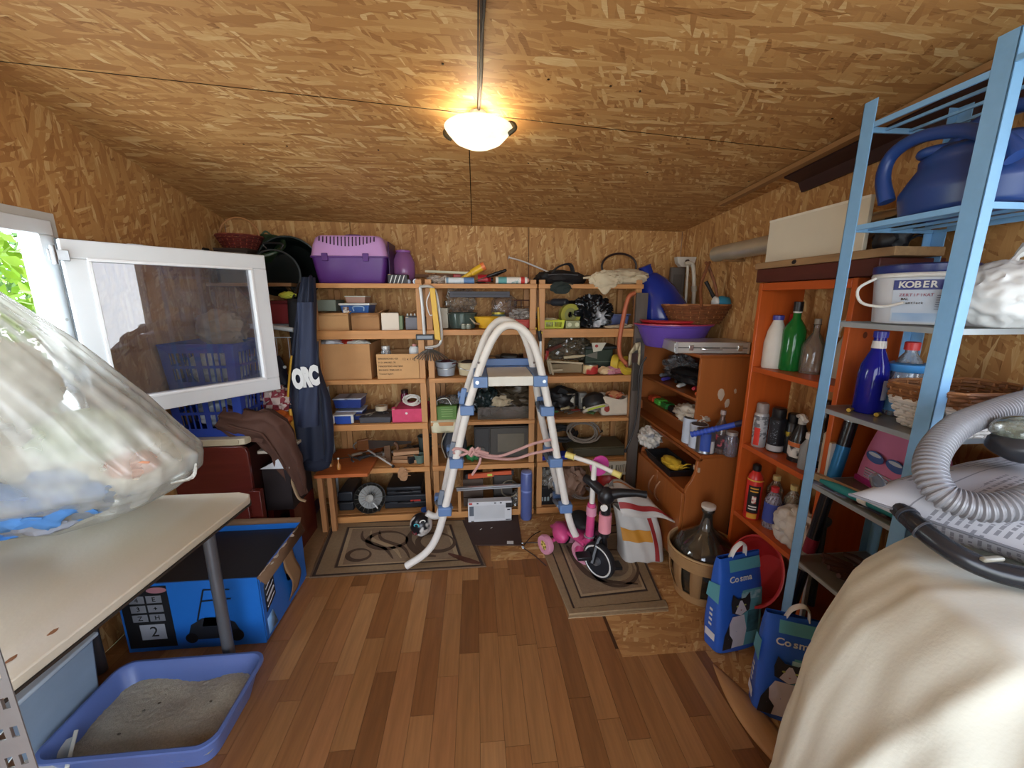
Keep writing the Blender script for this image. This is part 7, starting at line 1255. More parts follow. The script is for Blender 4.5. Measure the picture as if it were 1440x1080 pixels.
# fifth level: pink pack, papers, lath, teal umbrella
t = T('pink_pack', 'pink packet printed with blue bowls standing on the fifth level', 'packet'); q = TR(1.30, 1.02, .892, -.15)
M(q).grid(lambda u, v: ((.03 * (1 - .6 * v) * max(-1, min(1, 1.5 * math.cos(2 * PI * u)))), .135 * (1 - .25 * v * v) * max(-1, min(1, 1.3 * math.sin(2 * PI * u))), .20 * v), 28, 8, cu=True).obj('pack', mat('#d884b0', .4), t, smooth=50)
M(q).box(-.032, .032, -.14, .14, .001, .022).obj('dark_pink_foot', mat('#b02a78', .4), t, bev=.004)
for i in range(3): M(q @ TR(-.0305, .075 - .075 * i, .105, 0, 0, -.08)).blob((0, 0, 0), (.0015, .034, .02), 0, 1, 3).obj('bowl_picture', mat('#4a6cb0' if i != 2 else '#8ab0d8', .4), t, smooth=80); M(q @ TR(-.0315, .075 - .075 * i, .112, 0, 0, -.08)).blob((0, 0, 0), (.0012, .026, .009), 0, 1, 3).obj('bowl_inside', mat('#c9d6e8' if i < 2 else '#e8d85a', .4), t, smooth=80)
for i in range(4): M(q).box(-.0335, -.031, -.12, .10, .03 + .009 * i, .034 + .009 * i).obj('print_line', mat('#b9b4c4', .4), t)
t = T('pale_lath', 'short pale wooden lath lying along the edge of the fifth level', 'lath'); M().beam((1.155, 1.17, .905), (1.20, .86, .905), .018, .022).obj('lath', wood('#c9a878', 'y', .15), t); M().beam((1.151, 1.171, .905), (1.1515, 1.168, .905), .018, .022).obj('cut_end', mat('#dcc49a'), t)
t = T('folded_umbrella', 'teal folded umbrella with a white tag lying beside the pale lath', 'umbrella'); M().tube([(1.137, 1.13, .908), (1.14, 1.08, .910), (1.15, .98, .912), (1.165, .88, .91)], [.006, .013, .015, .014], 12).obj('cover', mat('#1f7d80', .6), t); M().cyl((1.147, 1.0, .9125), (1.150, .975, .9125), .0165).obj('white_tag', whitep, t)
for i, (c, lab) in enumerate((('#9aa4c0', 'glossy leaflet spread under the teal umbrella'), ('#4a3230', 'dark brown leaflet at the near end of the fifth level'))): t = T('leaflet', lab, 'paper'); M(TR(1.135 + .01 * i, 1.10 - .14 * i, .8905 + .0015 * i, .1)).box(-.005, .06, -.06, .06, 0, .001).obj('sheet', two(c, '#d5d2cc', 18, .6, .06), t); M(TR(1.135 + .01 * i, 1.10 - .14 * i, .8905 + .0015 * i, .1)).box(0, .03, -.02, .03, .0011, .0015).obj('picture', mat('#55607a'), t)
# sixth level: brown leaves/gloves; poles standing
t = T('work_gloves', 'dark brown leather work gloves lying on the sixth level', 'gloves'); gm = mat('#43261f', .6); gq = TR(1.25, 1.03, .615, 1.2)
M(gq).blob((0, -.03, 0), (.05, .07, .018), .1, 2, 3, 3).obj('palm', gm, t, smooth=80)
for i in range(4): M(gq).tube([(-.036 + .024 * i, .02, .0), (-.045 + .032 * i, .07, .012), (-.055 + .038 * i, .115 - .012 * abs(i - 1.5), .02)], [.014, .013, .008], 8).obj('finger', gm, t)
M(gq).tube([(.045, -.04, 0), (.08, -.01, .008), (.095, .02, .012)], [.015, .014, .009], 8).obj('thumb', gm, t); M(gq).box(-.045, .045, -.11, -.085, -.012, .014).obj('cuff', mat('#5a3a30', .7), t, bev=.005)
t = T('fishing_rod_case', 'black pole with blue, red and grey bands leaning between the shelves', 'pole'); a, b = P(1199, 588, Y=1.209), P(1103, 880, Y=1.209); b.z = max(b.z, .02)
M().tube([b, a], .0205, 14).obj('pole', mat('#15161c', .25), t)
for s0, s1, c, nm in ((.72, .88, '#2a7ab0', 'blue_band'), (.38, .45, '#8a1f30', 'red_band'), (.30, .38, '#8a8378', 'grey_band'), (.985, 1.0, '#9aa4aa', 'steel_tip')): M().tube([b.lerp(a, s0), b.lerp(a, s1)], .0212, 14).obj(nm, mat(c, .3, .3), t)
t = T('ratchet_wrench', 'black ratchet handle standing against the side of the orange bookcase', 'tool'); a, b = P(1160, 733, Y=1.215), P(1140, 850, Y=1.215); M().tube([b, b.lerp(a, .5), a], [.013, .012, .010], 12).obj('handle', mat('#33363a', .45), t); M(TR(a.x, a.y, a.z, 0, PI / 2)).lathe([(.012, -.011), (.020, -.010), (.020, .010), (.012, .011)], n=18).obj('head', mat('#44484c', .4, .4), t)
t = T('white_strip_board', 'white narrow board standing behind the banded pole', 'board'); a = P(1148, 740, Y=1.226); M().box(a.x - .004, a.x + .012, 1.218, 1.228, .002, 1.0).obj('board', mat('#cfcac0', .6), t); M().box(a.x - .004, a.x + .012, 1.218, 1.228, 1.001, 1.004).obj('cut_end', card, t)
for i, (x, y, r_, c, lab) in enumerate(((1.30, 1.05, (.09, .08, .09), '#22284a', 'dark blue and white printed bag under the blue shelf'), (1.25, .95, (.07, .07, .06), '#2a1f20', 'dark crumpled bag under the blue shelf'), (1.20, 1.13, (.05, .04, .06), '#30262c', 'black and pinkish bag by the far post under the blue shelf'))): bundle('dark_bag', lab, (x, y, r_[2] + .01), r_, two(c, '#b9b7c0', 10, .72, .03) if i == 0 else mat(c, .4), 90 + i, .5, base=.004, sub=4)
# --- cat litter bags
def litter(lab, c, w, d, h, rz, lean, tag_):
    t = T('cat_litter_bag', lab, 'bag', 'cat litter bags by the orange bookcase'); q = TR(c[0], c[1], .004, rz, lean)
    def S_(u, v):      # u around (0..1), v up
        a = 2 * PI * u; p = 6; ca, sa = math.cos(a), math.sin(a); g_ = (abs(ca) ** p + abs(sa) ** p) ** (-1 / p); k = 1 + .06 * math.sin(PI * v); th = d / 2 * (1 - .82 * v ** 3)
        return Vector((w / 2 * k * ca * g_, th * sa * g_ + .004 * math.sin(14 * u + 9 * v), h * v))
    M(q).grid(S_, 48, 24, cu=True).obj('bag', mat('#2f63c4', .35, var=.08), t, smooth=60)
    def fr(x0, x1, z0, z1, m, nm, o=.002, poly=None):
        yf = lambda z, x: -(d / 2 * (1 - .82 * (z / h) ** 3)) - .004 - o
        if poly:
            cx = sum(p_[0] for p_ in poly) / len(poly); cz = sum(p_[1] for p_ in poly) / len(poly)
            rr = [[(cx + (x - cx) * k, yf(cz + (z - cz) * k, 0), cz + (z - cz) * k) for x, z in poly] for k in (.02, .35, .7, 1)]
            return M(q).ring(rr, cap=(False, False)).obj(nm, m, t, smooth=80)
        return M(q).grid(lambda u, v: (x0 + (x1 - x0) * u, yf(z0 + (z1 - z0) * v, 0), z0 + (z1 - z0) * v), 6, 10).obj(nm, m, t, smooth=80)
    te = mat('#5fa8b4', .4)
    fr(-w * .02, w * .46, h * .05, h * .66, te, 'teal_panel', .0012); fr(-w * .3, w * .44, h * .86, h * .97, te, 'teal_top', .0012); fr(-w * .05, w * .42, h * .56, h * .64, two('#a9d0d4', '#5fa8b4', 30, .5, .1), 'pictogram_band', .002); fr(w * .12, w * .4, h * .2, h * .44, two('#3f7480', '#27505c', 14, .5, .1), 'dark_pictures', .002)
    for i_, ch in enumerate(tag_): text(ch, .038, q @ frame((-w * .27 + .0235 * i_, -(d / 2 * (1 - .82 * .79 ** 3)) - .008, h * .79), (1, 0, 0), (0, .12, 1)), whitep, t, bold=.0006)
    cw_, cbk = mat('#d6d2da', .5), mat('#2c2c30', .5); cx = -w * .16; z0_ = h * .06
    fr(0, 0, 0, 0, cw_, 'cat_body_print', .003, [(cx - .05, z0_), (cx + .05, z0_), (cx + .058, z0_ + .08), (cx + .04, z0_ + .15), (cx - .02, z0_ + .15), (cx - .045, z0_ + .09)])
    fr(0, 0, 0, 0, cbk, 'cat_back_print', .004, [(cx - .06, z0_), (cx - .015, z0_ + .0), (cx - .01, z0_ + .04), (cx - .03, z0_ + .07), (cx - .035, z0_ + .12), (cx - .055, z0_ + .07)])
    hz = z0_ + .19; hx = cx + .02
    fr(0, 0, 0, 0, cbk, 'cat_head_print', .0045, [(hx - .045, hz - .02), (hx, hz - .04), (hx + .045, hz - .02), (hx + .05, hz + .02), (hx + .046, hz + .06), (hx + .022, hz + .038), (hx - .018, hz + .038), (hx - .042, hz + .062), (hx - .05, hz + .02)])
    fr(0, 0, 0, 0, cw_, 'cat_muzzle_print', .0055, [(hx - .03, hz - .022), (hx, hz - .038), (hx + .03, hz - .022), (hx + .02, hz), (hx + .004, hz + .03), (hx - .006, hz + .03), (hx - .02, hz)])
    for s in (-1, 1): fr(0, 0, 0, 0, mat('#b9c46a', .3), 'cat_eye_print', .0062, [(hx + s * .02 + .006 * math.cos(k * PI / 4), hz + .008 + .004 * math.sin(k * PI / 4)) for k in range(8)])
    fr(0, 0, 0, 0, mat('#b07a80', .4), 'cat_nose_print', .0065, [(hx - .005, hz - .010), (hx + .005, hz - .010), (hx, hz - .016)])
    # side face print
    sx = -w / 2 * 1.05 - .002
    M(q).box(sx - .001, sx, -d * .3, d * .25, h * .12, h * .2).obj('bar_code', two('#d8d8dc', '#8d90a0', 60, .5, .05, kind='wave', stretch=(.1, 1, .1)), t)
    for i_ in range(4): M(q).box(sx - .002, sx - .001, -.008, .008, h * (.26 + .055 * i_), h * (.285 + .055 * i_)).obj('white_symbol', whitep, t)
    M(q).prism([(-.035, 0), (.035, 0), (.025, .07), (-.035, .09)], .001, Matrix.Translation((sx - .001, 0, h * .55)) @ Matrix.Rotation(PI / 2, 4, 'Z')).obj('side_teal_patch', te, t)
    M(q).tube([(-w * .2, 0, h * .97), (-w * .14, -.008, h * 1.08), (0, -.01, h * 1.13), (w * .1, -.008, h * 1.09), (w * .15, 0, h * .98)], .011, 8, flat=.35).obj('handle', whitep, t)
    return t
litter('upright blue cat litter bag with a white handle, standing nearer the glass carboy', (1.105, 1.405), .215, .10, .43, .18, -.03, 'Cosma')
litter('tilted blue cat litter bag with a sagging top, standing nearer the pale covered heap', (1.105, 1.10), .20, .09, .42, -.42, .05, 'Cosma')
# ================================================================== FOREGROUND RIGHT: covered heap, pillow, hose, wand
t = T('covered_heap', 'large bulky heap under a cream white blanket in the right foreground', 'blanket')
hx, hy = 1.13, .44
def heap(u, v):
    a = 2 * PI * u
    rx, ry = .56, .44
    k = [(0, 1.0), (.35, .97), (.6, .90), (.78, .80), (.88, .68), (.95, .45), (1.0, .0)]
    for (v0, r0), (v1, r1) in zip(k, k[1:]):
        if v0 <= v <= v1: s = (v - v0) / (v1 - v0); r = r0 + (r1 - r0) * s; break
    z = [(0, .003), (.35, .42), (.6, .72), (.78, .90), (.88, .985), (.95, 1.01), (1, 1.015)]
    for (v0, z0_), (v1, z1_) in zip(z, z[1:]):
        if v0 <= v <= v1: s = (v - v0) / (v1 - v0); zz = z0_ + (z1_ - z0_) * s; break
    f = 0
    for c, w_, am, sk in ((.48, .012, .035, .10), (.53, .010, -.02, .06), (.57, .013, .035, -.06), (.62, .012, -.022, .09), (.66, .012, .04, .04), (.71, .013, -.02, -.05), (.75, .012, .035, .06), (.81, .012, .03, .0), (.43, .012, .025, .05), (.88, .02, .03, 0), (.3, .02, .03, 0)):
        dd = (u - c - sk * (v - .4) - .012 * math.sin(5 * v + 30 * c)) / (w_ * .6); f += am * .62 * math.exp(-dd * dd) * (1 - .35 * v)
    p3 = Vector((math.cos(a), math.sin(a), v * 1.6)); f += .012 * math.sin(34 * a + 5 * v + 2 * math.sin(3 * a)) * max(0, 1 - v) ** .5 * .5; f += .03 * noise.noise(p3 * 2.1 + Vector((3, 1, 0))) + .012 * noise.noise(p3 * 5)
    edge_ = 1 - max(0, (v - .9) / .1); R_ = r * (1 + f * 1.2 * edge_ / max(.3, r))
    return Vector((min(1.50, hx + rx * R_ * math.cos(a)), min(.815, hy + ry * R_ * math.sin(a)), zz + .03 * noise.noise(p3 * 1.7)))
cream = mat('#dfe0d2', .85, var=.04, vs=5, bump=.05, bs=150)
M().grid(heap, 200, 60, cu=True).obj('blanket', cream, t, smooth=80)
def twist(k0, sg): return [heap(.60 + .003 * i * sg + k0, .80 - .035 * i) + Vector((0, -.004, .006)) for i in range(9)]
M().tube(twist(.05, 1), [.006, .012, .014, .014, .012, .011, .010, .008, .004], 10, flat=.6).obj('gathered_fold', cream, t, smooth=80)
M().tube([heap(.5 + .02 * i, .03) + Vector((0, 0, .0)) for i in range(16)], .008, 8).obj('hem', cream, t)
# pillow
t = T('pillow', 'grey-white pillow printed with newspaper columns lying on the covered heap', 'pillow')
A_, B_, C_ = Vector((.80, .725, 1.085)), Vector((1.18, .33, 1.02)), Vector((1.40, .80, 1.14)); D_ = B_ + C_ - A_
def pil(u, v, s=1):
    p = A_.lerp(B_, u).lerp(C_.lerp(D_, u), v); b = (1 - (2 * u - 1) ** 4) * (1 - (2 * v - 1) ** 4); n = (B_ - A_).cross(C_ - A_).normalized() * -1
    if n.z < 0: n = -n
    w_ = .012 * noise.noise(Vector((u * 5, v * 5, s))) + .006 * math.sin(20 * u + 6 * v) * (1 - b)
    return p + n * (s * .075 * b ** .6 + w_ * b ** .3)
news = bpy.data.materials.new('m_news'); news.use_nodes = True; nt = news.node_tree; b_ = nt.nodes['Principled BSDF']; b_.inputs['Roughness'].default_value = .85
L = nt.links.new; tc = nd(nt, 'ShaderNodeUVMap')
def mth(op, a, c, nt=nt):
    n = nd(nt, 'ShaderNodeMath', operation=op)
    for i, v in enumerate((a, c)):
        if v is None: continue
        if isinstance(v, (int, float)): n.inputs[i].default_value = v
        else: nt.links.new(v, n.inputs[i])
    return n.outputs[0]
sx_ = nd(nt, 'ShaderNodeSeparateXYZ'); L(tc.outputs[0], sx_.inputs[0]); u_, v_ = sx_.outputs[0], sx_.outputs[1]
nzc = nd(nt, 'ShaderNodeTexNoise', noise_dimensions='2D'); cb_ = nd(nt, 'ShaderNodeCombineXYZ'); L(mth('MULTIPLY', v_, 120), cb_.inputs[0]); L(mth('FLOOR', mth('MULTIPLY', u_, 46), 0), cb_.inputs[1]); L(cb_.outputs[0], nzc.inputs['Vector']); nzc.inputs['Scale'].default_value = 1.0
line = mth('LESS_THAN', mth('FRACT', mth('MULTIPLY', u_, 46), None), .45); word = mth('GREATER_THAN', nzc.outputs[0], .47)
nzb = nd(nt, 'ShaderNodeTexVoronoi', voronoi_dimensions='2D', distance='CHEBYCHEV'); nzb.inputs['Scale'].default_value = 5.5; L(tc.outputs[0], nzb.inputs['Vector']); sc_ = nd(nt, 'ShaderNodeSeparateColor'); L(nzb.outputs['Color'], sc_.inputs[0])
blk = mth('LESS_THAN', sc_.outputs[0], .72); gut = mth('LESS_THAN', nzb.outputs['Distance'], .42); txt = mth('MULTIPLY', mth('MULTIPLY', line, word), mth('MULTIPLY', blk, gut))
rule = mth('LESS_THAN', mth('ABSOLUTE', mth('SUBTRACT', mth('FRACT', mth('MULTIPLY', u_, 3.1), None), .5), None), .008); ink_ = mth('MAXIMUM', mth('MULTIPLY', txt, .62), mth('MULTIPLY', rule, .6))
mx_ = nd(nt, 'ShaderNodeMix', data_type='RGBA'); mx_.inputs[6].default_value = lin('#a3a3a8'); mx_.inputs[7].default_value = lin('#44454d'); L(ink_, mx_.inputs[0]); L(mx_.outputs[2], b_.inputs['Base Color'])
for s, nm in ((1, 'pillow_top'), (-1, 'pillow_underside')):
    o = M().grid(lambda u, v: pil(u, v, s), 44, 44).obj(nm, news, t, smooth=80); me = o.data; uv = me.uv_layers.new(name='UVMap')
    for lp in me.loops: i = lp.vertex_index; uv.data[lp.index].uv = ((i // 44) / 43, (i % 44) / 43)
M().tube([pil(i / 14, 0, 0) for i in range(15)] + [pil(1, i / 14, 0) for i in range(1, 15)], .003, 6, sm=1).obj('piping', mat('#6a6b70', .8), t)
text('HALB', .03, frame(pil(.45, .12, 1) + Vector((0, 0, .004)), (B_ - A_), (C_ - A_)), mat('#5d5e66'), t)
text('ZEITUNG', .03, frame(pil(.62, .35, 1) + Vector((0, -.004, .006)), (C_ - A_), (A_ - B_)), mat('#6a6b74'), t)
# corrugated hose
t = T('vacuum_hose', 'grey corrugated vacuum hose curling over the pillow', 'hose')
hp = [P(1475, 560, Y=.76), P(1440, 566, Y=.76), P(1400, 578, Y=.75), P(1350, 598, Y=.725), P(1318, 628, Y=.69), P(1308, 662, Y=.655), P(1325, 695, Y=.62), P(1368, 712, Y=.59), P(1415, 712, Y=.57), P(1450, 702, Y=.565), P(1500, 680, Y=.57)]
pts = []
n_ = len(hp) - 1
def cr_(i, tt):
    p0, p1, p2, p3 = hp[max(0, i - 1)], hp[i], hp[i + 1], hp[min(n_, i + 2)]
    return 0.5 * (2 * p1 + (p2 - p0) * tt + (2 * p0 - 5 * p1 + 4 * p2 - p3) * tt * tt + (3 * p1 - p0 - 3 * p2 + p3) * tt ** 3)
raw = [cr_(i, k / 60) for i in range(n_) for k in range(60)]; acc = [0]
for a, b in zip(raw, raw[1:]): acc.append(acc[-1] + (b - a).length)
tot = acc[-1]; N = int(tot / .0022); j = 0; rs = []
for i in range(N):
    s = tot * i / (N - 1)
    while j < len(acc) - 2 and acc[j + 1] < s: j += 1
    f = (s - acc[j]) / max(1e-9, acc[j + 1] - acc[j]); pts.append(raw[j].lerp(raw[j + 1], min(1, max(0, f)))); rs.append(.0245 + .0022 * (1 if i % 4 in (0, 1) else -1))
M().tube(pts, rs, 18, sm=0).obj('corrugated_tube', mat('#8f9096', .4, .15, var=.06), t, smooth=25)
e = pts[0]; M().cyl(e, e + (pts[0] - pts[3]).normalized() * .04, .03, n=20).obj('cuff', mat('#3a3c42', .4), t)
t = T('vacuum_wand', 'long black vacuum wand with a clear end nozzle lying across the heap', 'wand'); wp = [P(1233, 676, Y=.73), P(1262, 712, Y=.68), P(1296, 744, Y=.615), P(1340, 776, Y=.565), P(1390, 800, Y=.53), P(1450, 815, Y=.50), P(1520, 828, Y=.48)]
M().tube(wp, [.013, .017, .018, .018, .018, .019, .02], 18).obj('tube', mat('#23262c', .25), t)
M().tube([P(1228, 668, Y=.735), P(1236, 680, Y=.725), P(1252, 700, Y=.70)], [.014, .024, .018], 14, sm=2, flat=.6).obj('clear_nozzle', mat('#4a4d55', .15, trans=.3, bump=0), t); M().cyl(wp[2], wp[2].lerp(wp[3], .06), .0205, n=18).obj('joint_ring', mat('#4a4e56', .3), t); M().cyl(wp[1].lerp(wp[2], .4), wp[1].lerp(wp[2], .5), .0195, n=18).obj('joint_ring', mat('#3a3e46', .3), t)
q_ = wp[4]; M().box(q_.x - .02, q_.x + .02, q_.y - .006, q_.y + .004, q_.z + .016, q_.z + .024).obj('latch_button', mat('#8a8678', .4), t, bev=.003)
t = T('floor_nozzle', 'dark grey vacuum nozzle with a translucent cover at the right edge on the pillow', 'nozzle'); c_ = P(1440, 628, Y=.66); M().blob(c_, (.055, .05, .032), .06, 2, 4, 3).obj('body', mat('#33363c', .4), t, smooth=80); M().blob(c_ + Vector((.005, .01, .03)), (.05, .045, .03), .05, 2, 3, 5).obj('clear_cover', clear('#8d9688', .5, .1), t, smooth=80)
for i in range(2): M().cyl(c_ + Vector((-.03 + .02 * i, -.045, .005)), c_ + Vector((-.03 + .02 * i, -.05, .005)), .005).obj('screw', steel, t)
# ================================================================== LEFT SIDE
# --- table, clear bag, litter tray, mower box
t = T('work_table', 'pale cream-topped table with a grey steel leg under the window', 'table')
tp = [(-.885, 1.50), (-.90, 1.53), (-.95, 1.55), (-1.60, 1.55), (-1.60, .40), (-.97, .40)]
M().ring([[(x, y, .722) for x, y in tp], [(x, y, .748) for x, y in tp]]).obj('table_top', two('#c2b594', '#d9d6cc', 3, .5, .25, rough=.45, stretch=(1, .3, 1)), t, bev=.004)
M().ring([[(x + .003 * (x > -1.5), y, .716) for x, y in tp], [(x + .003 * (x > -1.5), y, .7215) for x, y in tp]]).obj('dark_edge', mat('#2f2620', .7), t)
for x, y in ((-1.03, 1.46), (-1.56, 1.50), (-1.08, .46), (-1.56, .46)): M().cyl((x, y, .002), (x, y, .716), .021, n=20).obj('leg', mat('#6d7075', .35, .6), t)
for i, (x, y) in enumerate(((-1.0, .80), (-.985, .87), (-1.02, .76))): M().blob((x, y, .7485), (.006, .012, .0006), .4, 4, 2, i).obj('rust_stain', mat('#8d5f3a', .8), t)
t = T('clear_sack', 'huge translucent plastic sack stuffed with clothes standing on the work table', 'bag')
prof = [(.752, -1.45, 1.40, .12, .10), (.762, -1.44, 1.39, .17, .13), (.80, -1.40, 1.36, .24, .17), (.88, -1.34, 1.32, .33, .22), (.96, -1.29, 1.28, .37, .25), (1.02, -1.28, 1.27, .375, .25), (1.08, -1.29, 1.25, .35, .25), (1.20, -1.32, 1.22, .31, .23), (1.40, -1.37, 1.17, .22, .19), (1.58, -1.42, 1.12, .125, .12), (1.72, -1.46, 1.08, .05, .05), (1.80, -1.47, 1.06, .035, .03)]
def cs(u, v, k=1.0):
    f = v * (len(prof) - 1); i = min(len(prof) - 2, int(f)); s = f - i; z, cx, cy, rx, ry = [a + (b - a) * s for a, b in zip(prof[i], prof[i + 1])]
    a = 2 * PI * u; up_ = max(0, (v - .35)) * 1.3; w_ = 1 + .035 * math.sin(23 * a + 2 * math.sin(3 * a)) * up_ + .03 * noise.noise(Vector((math.cos(a) * 2.5, math.sin(a) * 2.5, z * 6))) + .02 * noise.noise(Vector((math.cos(a) * 9, math.sin(a) * 9, z * 3)))
    return Vector((max(XL + .03, cx + rx * k * w_ * math.cos(a)), cy + ry * k * w_ * math.sin(a), max(.7495, z + .012 * noise.noise(Vector((a * 2, z * 9, 1))))))
M().grid(cs, 160, 70, cu=True).obj('plastic_film', clear('#dcdfd8', .42, .22, .8), t, smooth=80)
M().tube([cs(.97, .33), cs(.985, .36) + Vector((.02, 0, -.01)), cs(0.0, .40) + Vector((.01, 0, .0))], [.004, .007, .003], 6).obj('film_fold', clear('#e3e4dc', .6, .2, .8), t)
for i, (c, x, y, z, r, lab, nm) in enumerate((('#4f86c6', -1.27, 1.16, .945, (.19, .10, .085), 'sky blue garment seen through the clear sack', 'garment'), ('#8d929c', -1.24, 1.15, .885, (.08, .05, .04), 'grey garment low in the clear sack', 'garment'), ('#dfd6c0', -1.12, 1.29, 1.0, (.16, .12, .09), 'cream garment at the right side of the clear sack', 'garment'), ('#b9c3a4', -1.17, 1.24, 1.10, (.12, .11, .07), 'pale green garment in the middle of the clear sack', 'garment'), ('#d99a78', -1.02, 1.20, 1.02, (.06, .05, .035), 'peach-coloured garment near the right tip of the clear sack', 'garment'), ('#c8c2b4', -1.34, 1.22, 1.06, (.17, .12, .12), 'beige garment at the wall side of the clear sack', 'garment'), ('#d7d3c8', -1.33, 1.18, 1.27, (.14, .12, .12), 'whitish garment high in the clear sack', 'garment'), ('#c43a48', -1.13, 1.16, .92, (.010, .012, .035), 'small red strap beside the sky blue garment', 'strap'), ('#3f7fd0', -1.40, 1.20, .86, (.09, .06, .05), 'bright blue garment under the peach one in the sack', 'garment'))):
    bundle(nm, lab, (x, y, z), r, mat(c, .85), 200 + i, .25, fr=1.6, cat='clothes', base=.756, sub=4)
t = T('green_peg', 'tiny green and white clip under the front of the clear sack', 'clip'); c_ = P(35, 728, Z=.752); M().beam((c_.x, c_.y, .758), (c_.x + .04, c_.y - .01, .756), .010, .008).obj('jaw', mat('#2f8a55', .4), t); M().beam((c_.x + .04, c_.y - .01, .756), (c_.x + .085, c_.y - .025, .754), .012, .006).obj('tail', mat('#cfc2a4', .5), t)
t = T('slotted_upright', 'grey perforated steel upright at the lower left edge, before the work table', 'upright'); gx, gy = -.815, .62; gs = mat('#a3a7aa', .35, .75, var=.15)
q = TR(gx, gy, 0, .25); a = M(q)
n_ = 17; hz_ = 1.02 / n_
for i in range(n_):
    z = hz_ * i
    a.box(-.022, .022, -.0012, .0012, z, z + hz_ * .62); 
    for x0, x1 in ((-.022, -.014), (-.004, .004), (.014, .022)): a.box(x0, x1, -.0012, .0012, z + hz_ * .62, z + hz_)
    a.box(-.0222, -.0198, 0, .035, z, z + hz_ * .62); a.box(-.0222, -.0198, 0, .010, z + hz_ * .62, z + hz_); a.box(-.0222, -.0198, .025, .035, z + hz_ * .62, z + hz_)
a.obj('upright', gs, t, smooth=False); M(q).box(-.03, .03, -.01, .04, .001, .006).obj('foot_plate', gs, t)
t = T('litter_tray', 'blue-grey plastic cat litter tray on the floor under the work table', 'litter tray'); bx_, by_ = -1.115, 1.235; tr = mat('#5a6fa6', .35, var=.05)
def rr(hx_, hy_, r, z): return rrect(bx_, by_, hx_, hy_, r, z, 8)
M().ring([rr(.225, .135, .05, .003), rr(.255, .165, .05, .115), rr(.268, .178, .055, .118), rr(.268, .178, .055, .126), rr(.258, .168, .05, .128), rr(.248, .158, .05, .118), rr(.222, .132, .05, .010)]).obj('tray', tr, t)
lt = M().grid(lambda u, v: (bx_ + (u - .5) * .475 * (1 - .05 * (2 * v - 1) ** 8), by_ + (v - .5) * .295 * (1 - .05 * (2 * u - 1) ** 8), .055 + .022 * noise.noise(Vector((u * 3, v * 2.5, 5))) + .004 * noise.noise(Vector((u * 40, v * 28, 0)))), 90, 60).obj('litter', mat('#b8af98', .95, var=.3, vs=160, bump=.5, bs=400), T('cat_litter', 'pale grey clay litter filling the blue-grey tray', 'litter'), smooth=80); lt['kind'] = 'stuff'
for i in range(4): M().blob((bx_ + random.uniform(-.2, .2), by_ + random.uniform(-.1, .12), .072), (.006, .004, .003), .3, 3, 1, i).obj('clump', mat('#5d5546', .9), _tops[-1])
t = T('litter_scoop', 'white plastic scoop lying at the near left corner of the litter tray', 'scoop'); c_ = Vector((-1.33, 1.05, .06)); M(TR(c_.x, c_.y, c_.z, .5, .25)).prism([(-.05, 0), (.05, 0), (.06, .03), (.05, .034), (.04, .006), (-.04, .006), (-.05, .034), (-.06, .03)], .11).obj('scoop', mat('#d0cfc0', .4), t, bev=.002); M(TR(c_.x, c_.y, c_.z, .5, .25)).box(-.012, .012, -.10, .0, .0, .008).obj('handle', mat('#d0cfc0', .4), t, bev=.002); M().box(-1.38, -1.27, 1.0, 1.06, .002, .05).obj('rest', mat('#9aa59a', .5), t)
t = T('storage_tub', 'blue-grey translucent plastic tub in the dark under the table', 'tub'); tapering_box(M(), -1.60, -1.40, .95, 1.35, .002, .30, .9).obj('tub', mat('#8fa3b5', .35, trans=.1), t, bev=.01); M().box(-1.61, -1.39, .94, 1.36, .3005, .315).obj('lid', mat('#b5c3cc', .4), t, bev=.004)
# mower carton
t = T('mower_carton', 'open bright blue lawn mower carton with a torn end, on the floor under the table', 'box'); cbx = (-1.52, -.955, 1.585, 2.02, .33); bcol = mat('#1f66b8', .35, var=.05); inn = mat('#6b5038', .8)
X0, X1, Y0, Y1, H_ = cbx
for nm, b_ in (('front_panel', (X0, X1, Y0, Y0 + .006, .004, H_)), ('back_panel', (X0, X1, Y1 - .006, Y1, .004, H_)), ('side_panel', (X0, X0 + .006, Y0 + .0065, Y1 - .0065, .004, H_)), ('bottom_panel', (X0, X1, Y0, Y1, .0, .0035))): M().box(*b_).obj(nm, bcol, t)
hole = [(math.cos(a * PI / 10), math.sin(a * PI / 10)) for a in range(20)]; hy_, hz2 = 1.86, .20
outer = []
for ca, sa in hole:
    k = min((.435 / 2 - .008) / max(1e-6, abs(ca)) if abs(ca) > 0 else 9, (.163) / max(1e-6, abs(sa)) if abs(sa) > 0 else 9); outer.append(((Y0 + Y1) / 2 + ca * k, .167 + sa * k))
inner = [(hy_ + .062 * c_ * (1 + .12 * math.sin(5 * i)), hz2 + .085 * s_ * (1 + .1 * math.cos(3 * i))) for i, (c_, s_) in enumerate(hole)]
M().ring([[(X1, y, z) for y, z in outer], [(X1, y, z) for y, z in inner]], cap=(False, False)).obj('end_panel', bcol, t, solid=.006, smooth=False)
for s, a_, b_ in ((0, (X1, Y0, H_), (X1, Y1, H_)), (1, (X0, Y1, H_), (X1, Y1, H_))): M().add([a_, b_, tuple(Vector(b_) + Vector((.02, 0, -.05) if s == 0 else (0, .018, .02))), tuple(Vector(a_) + Vector((.035, 0, -.035) if s == 0 else (0, .018, .03)))], [(0, 1, 2, 3)]).obj('flap', inn, t, solid=.004)
M().grid(lambda u, v: (X1 + .004 + .012 * noise.noise(Vector((u * 9, v * 9, 2))), 1.60 + .38 * u, H_ - .0 - .035 * v * (1 + math.sin(u * 17) * .4)), 20, 4).obj('torn_paper_edge', mat('#b5aa98', .8), t, solid=.001)
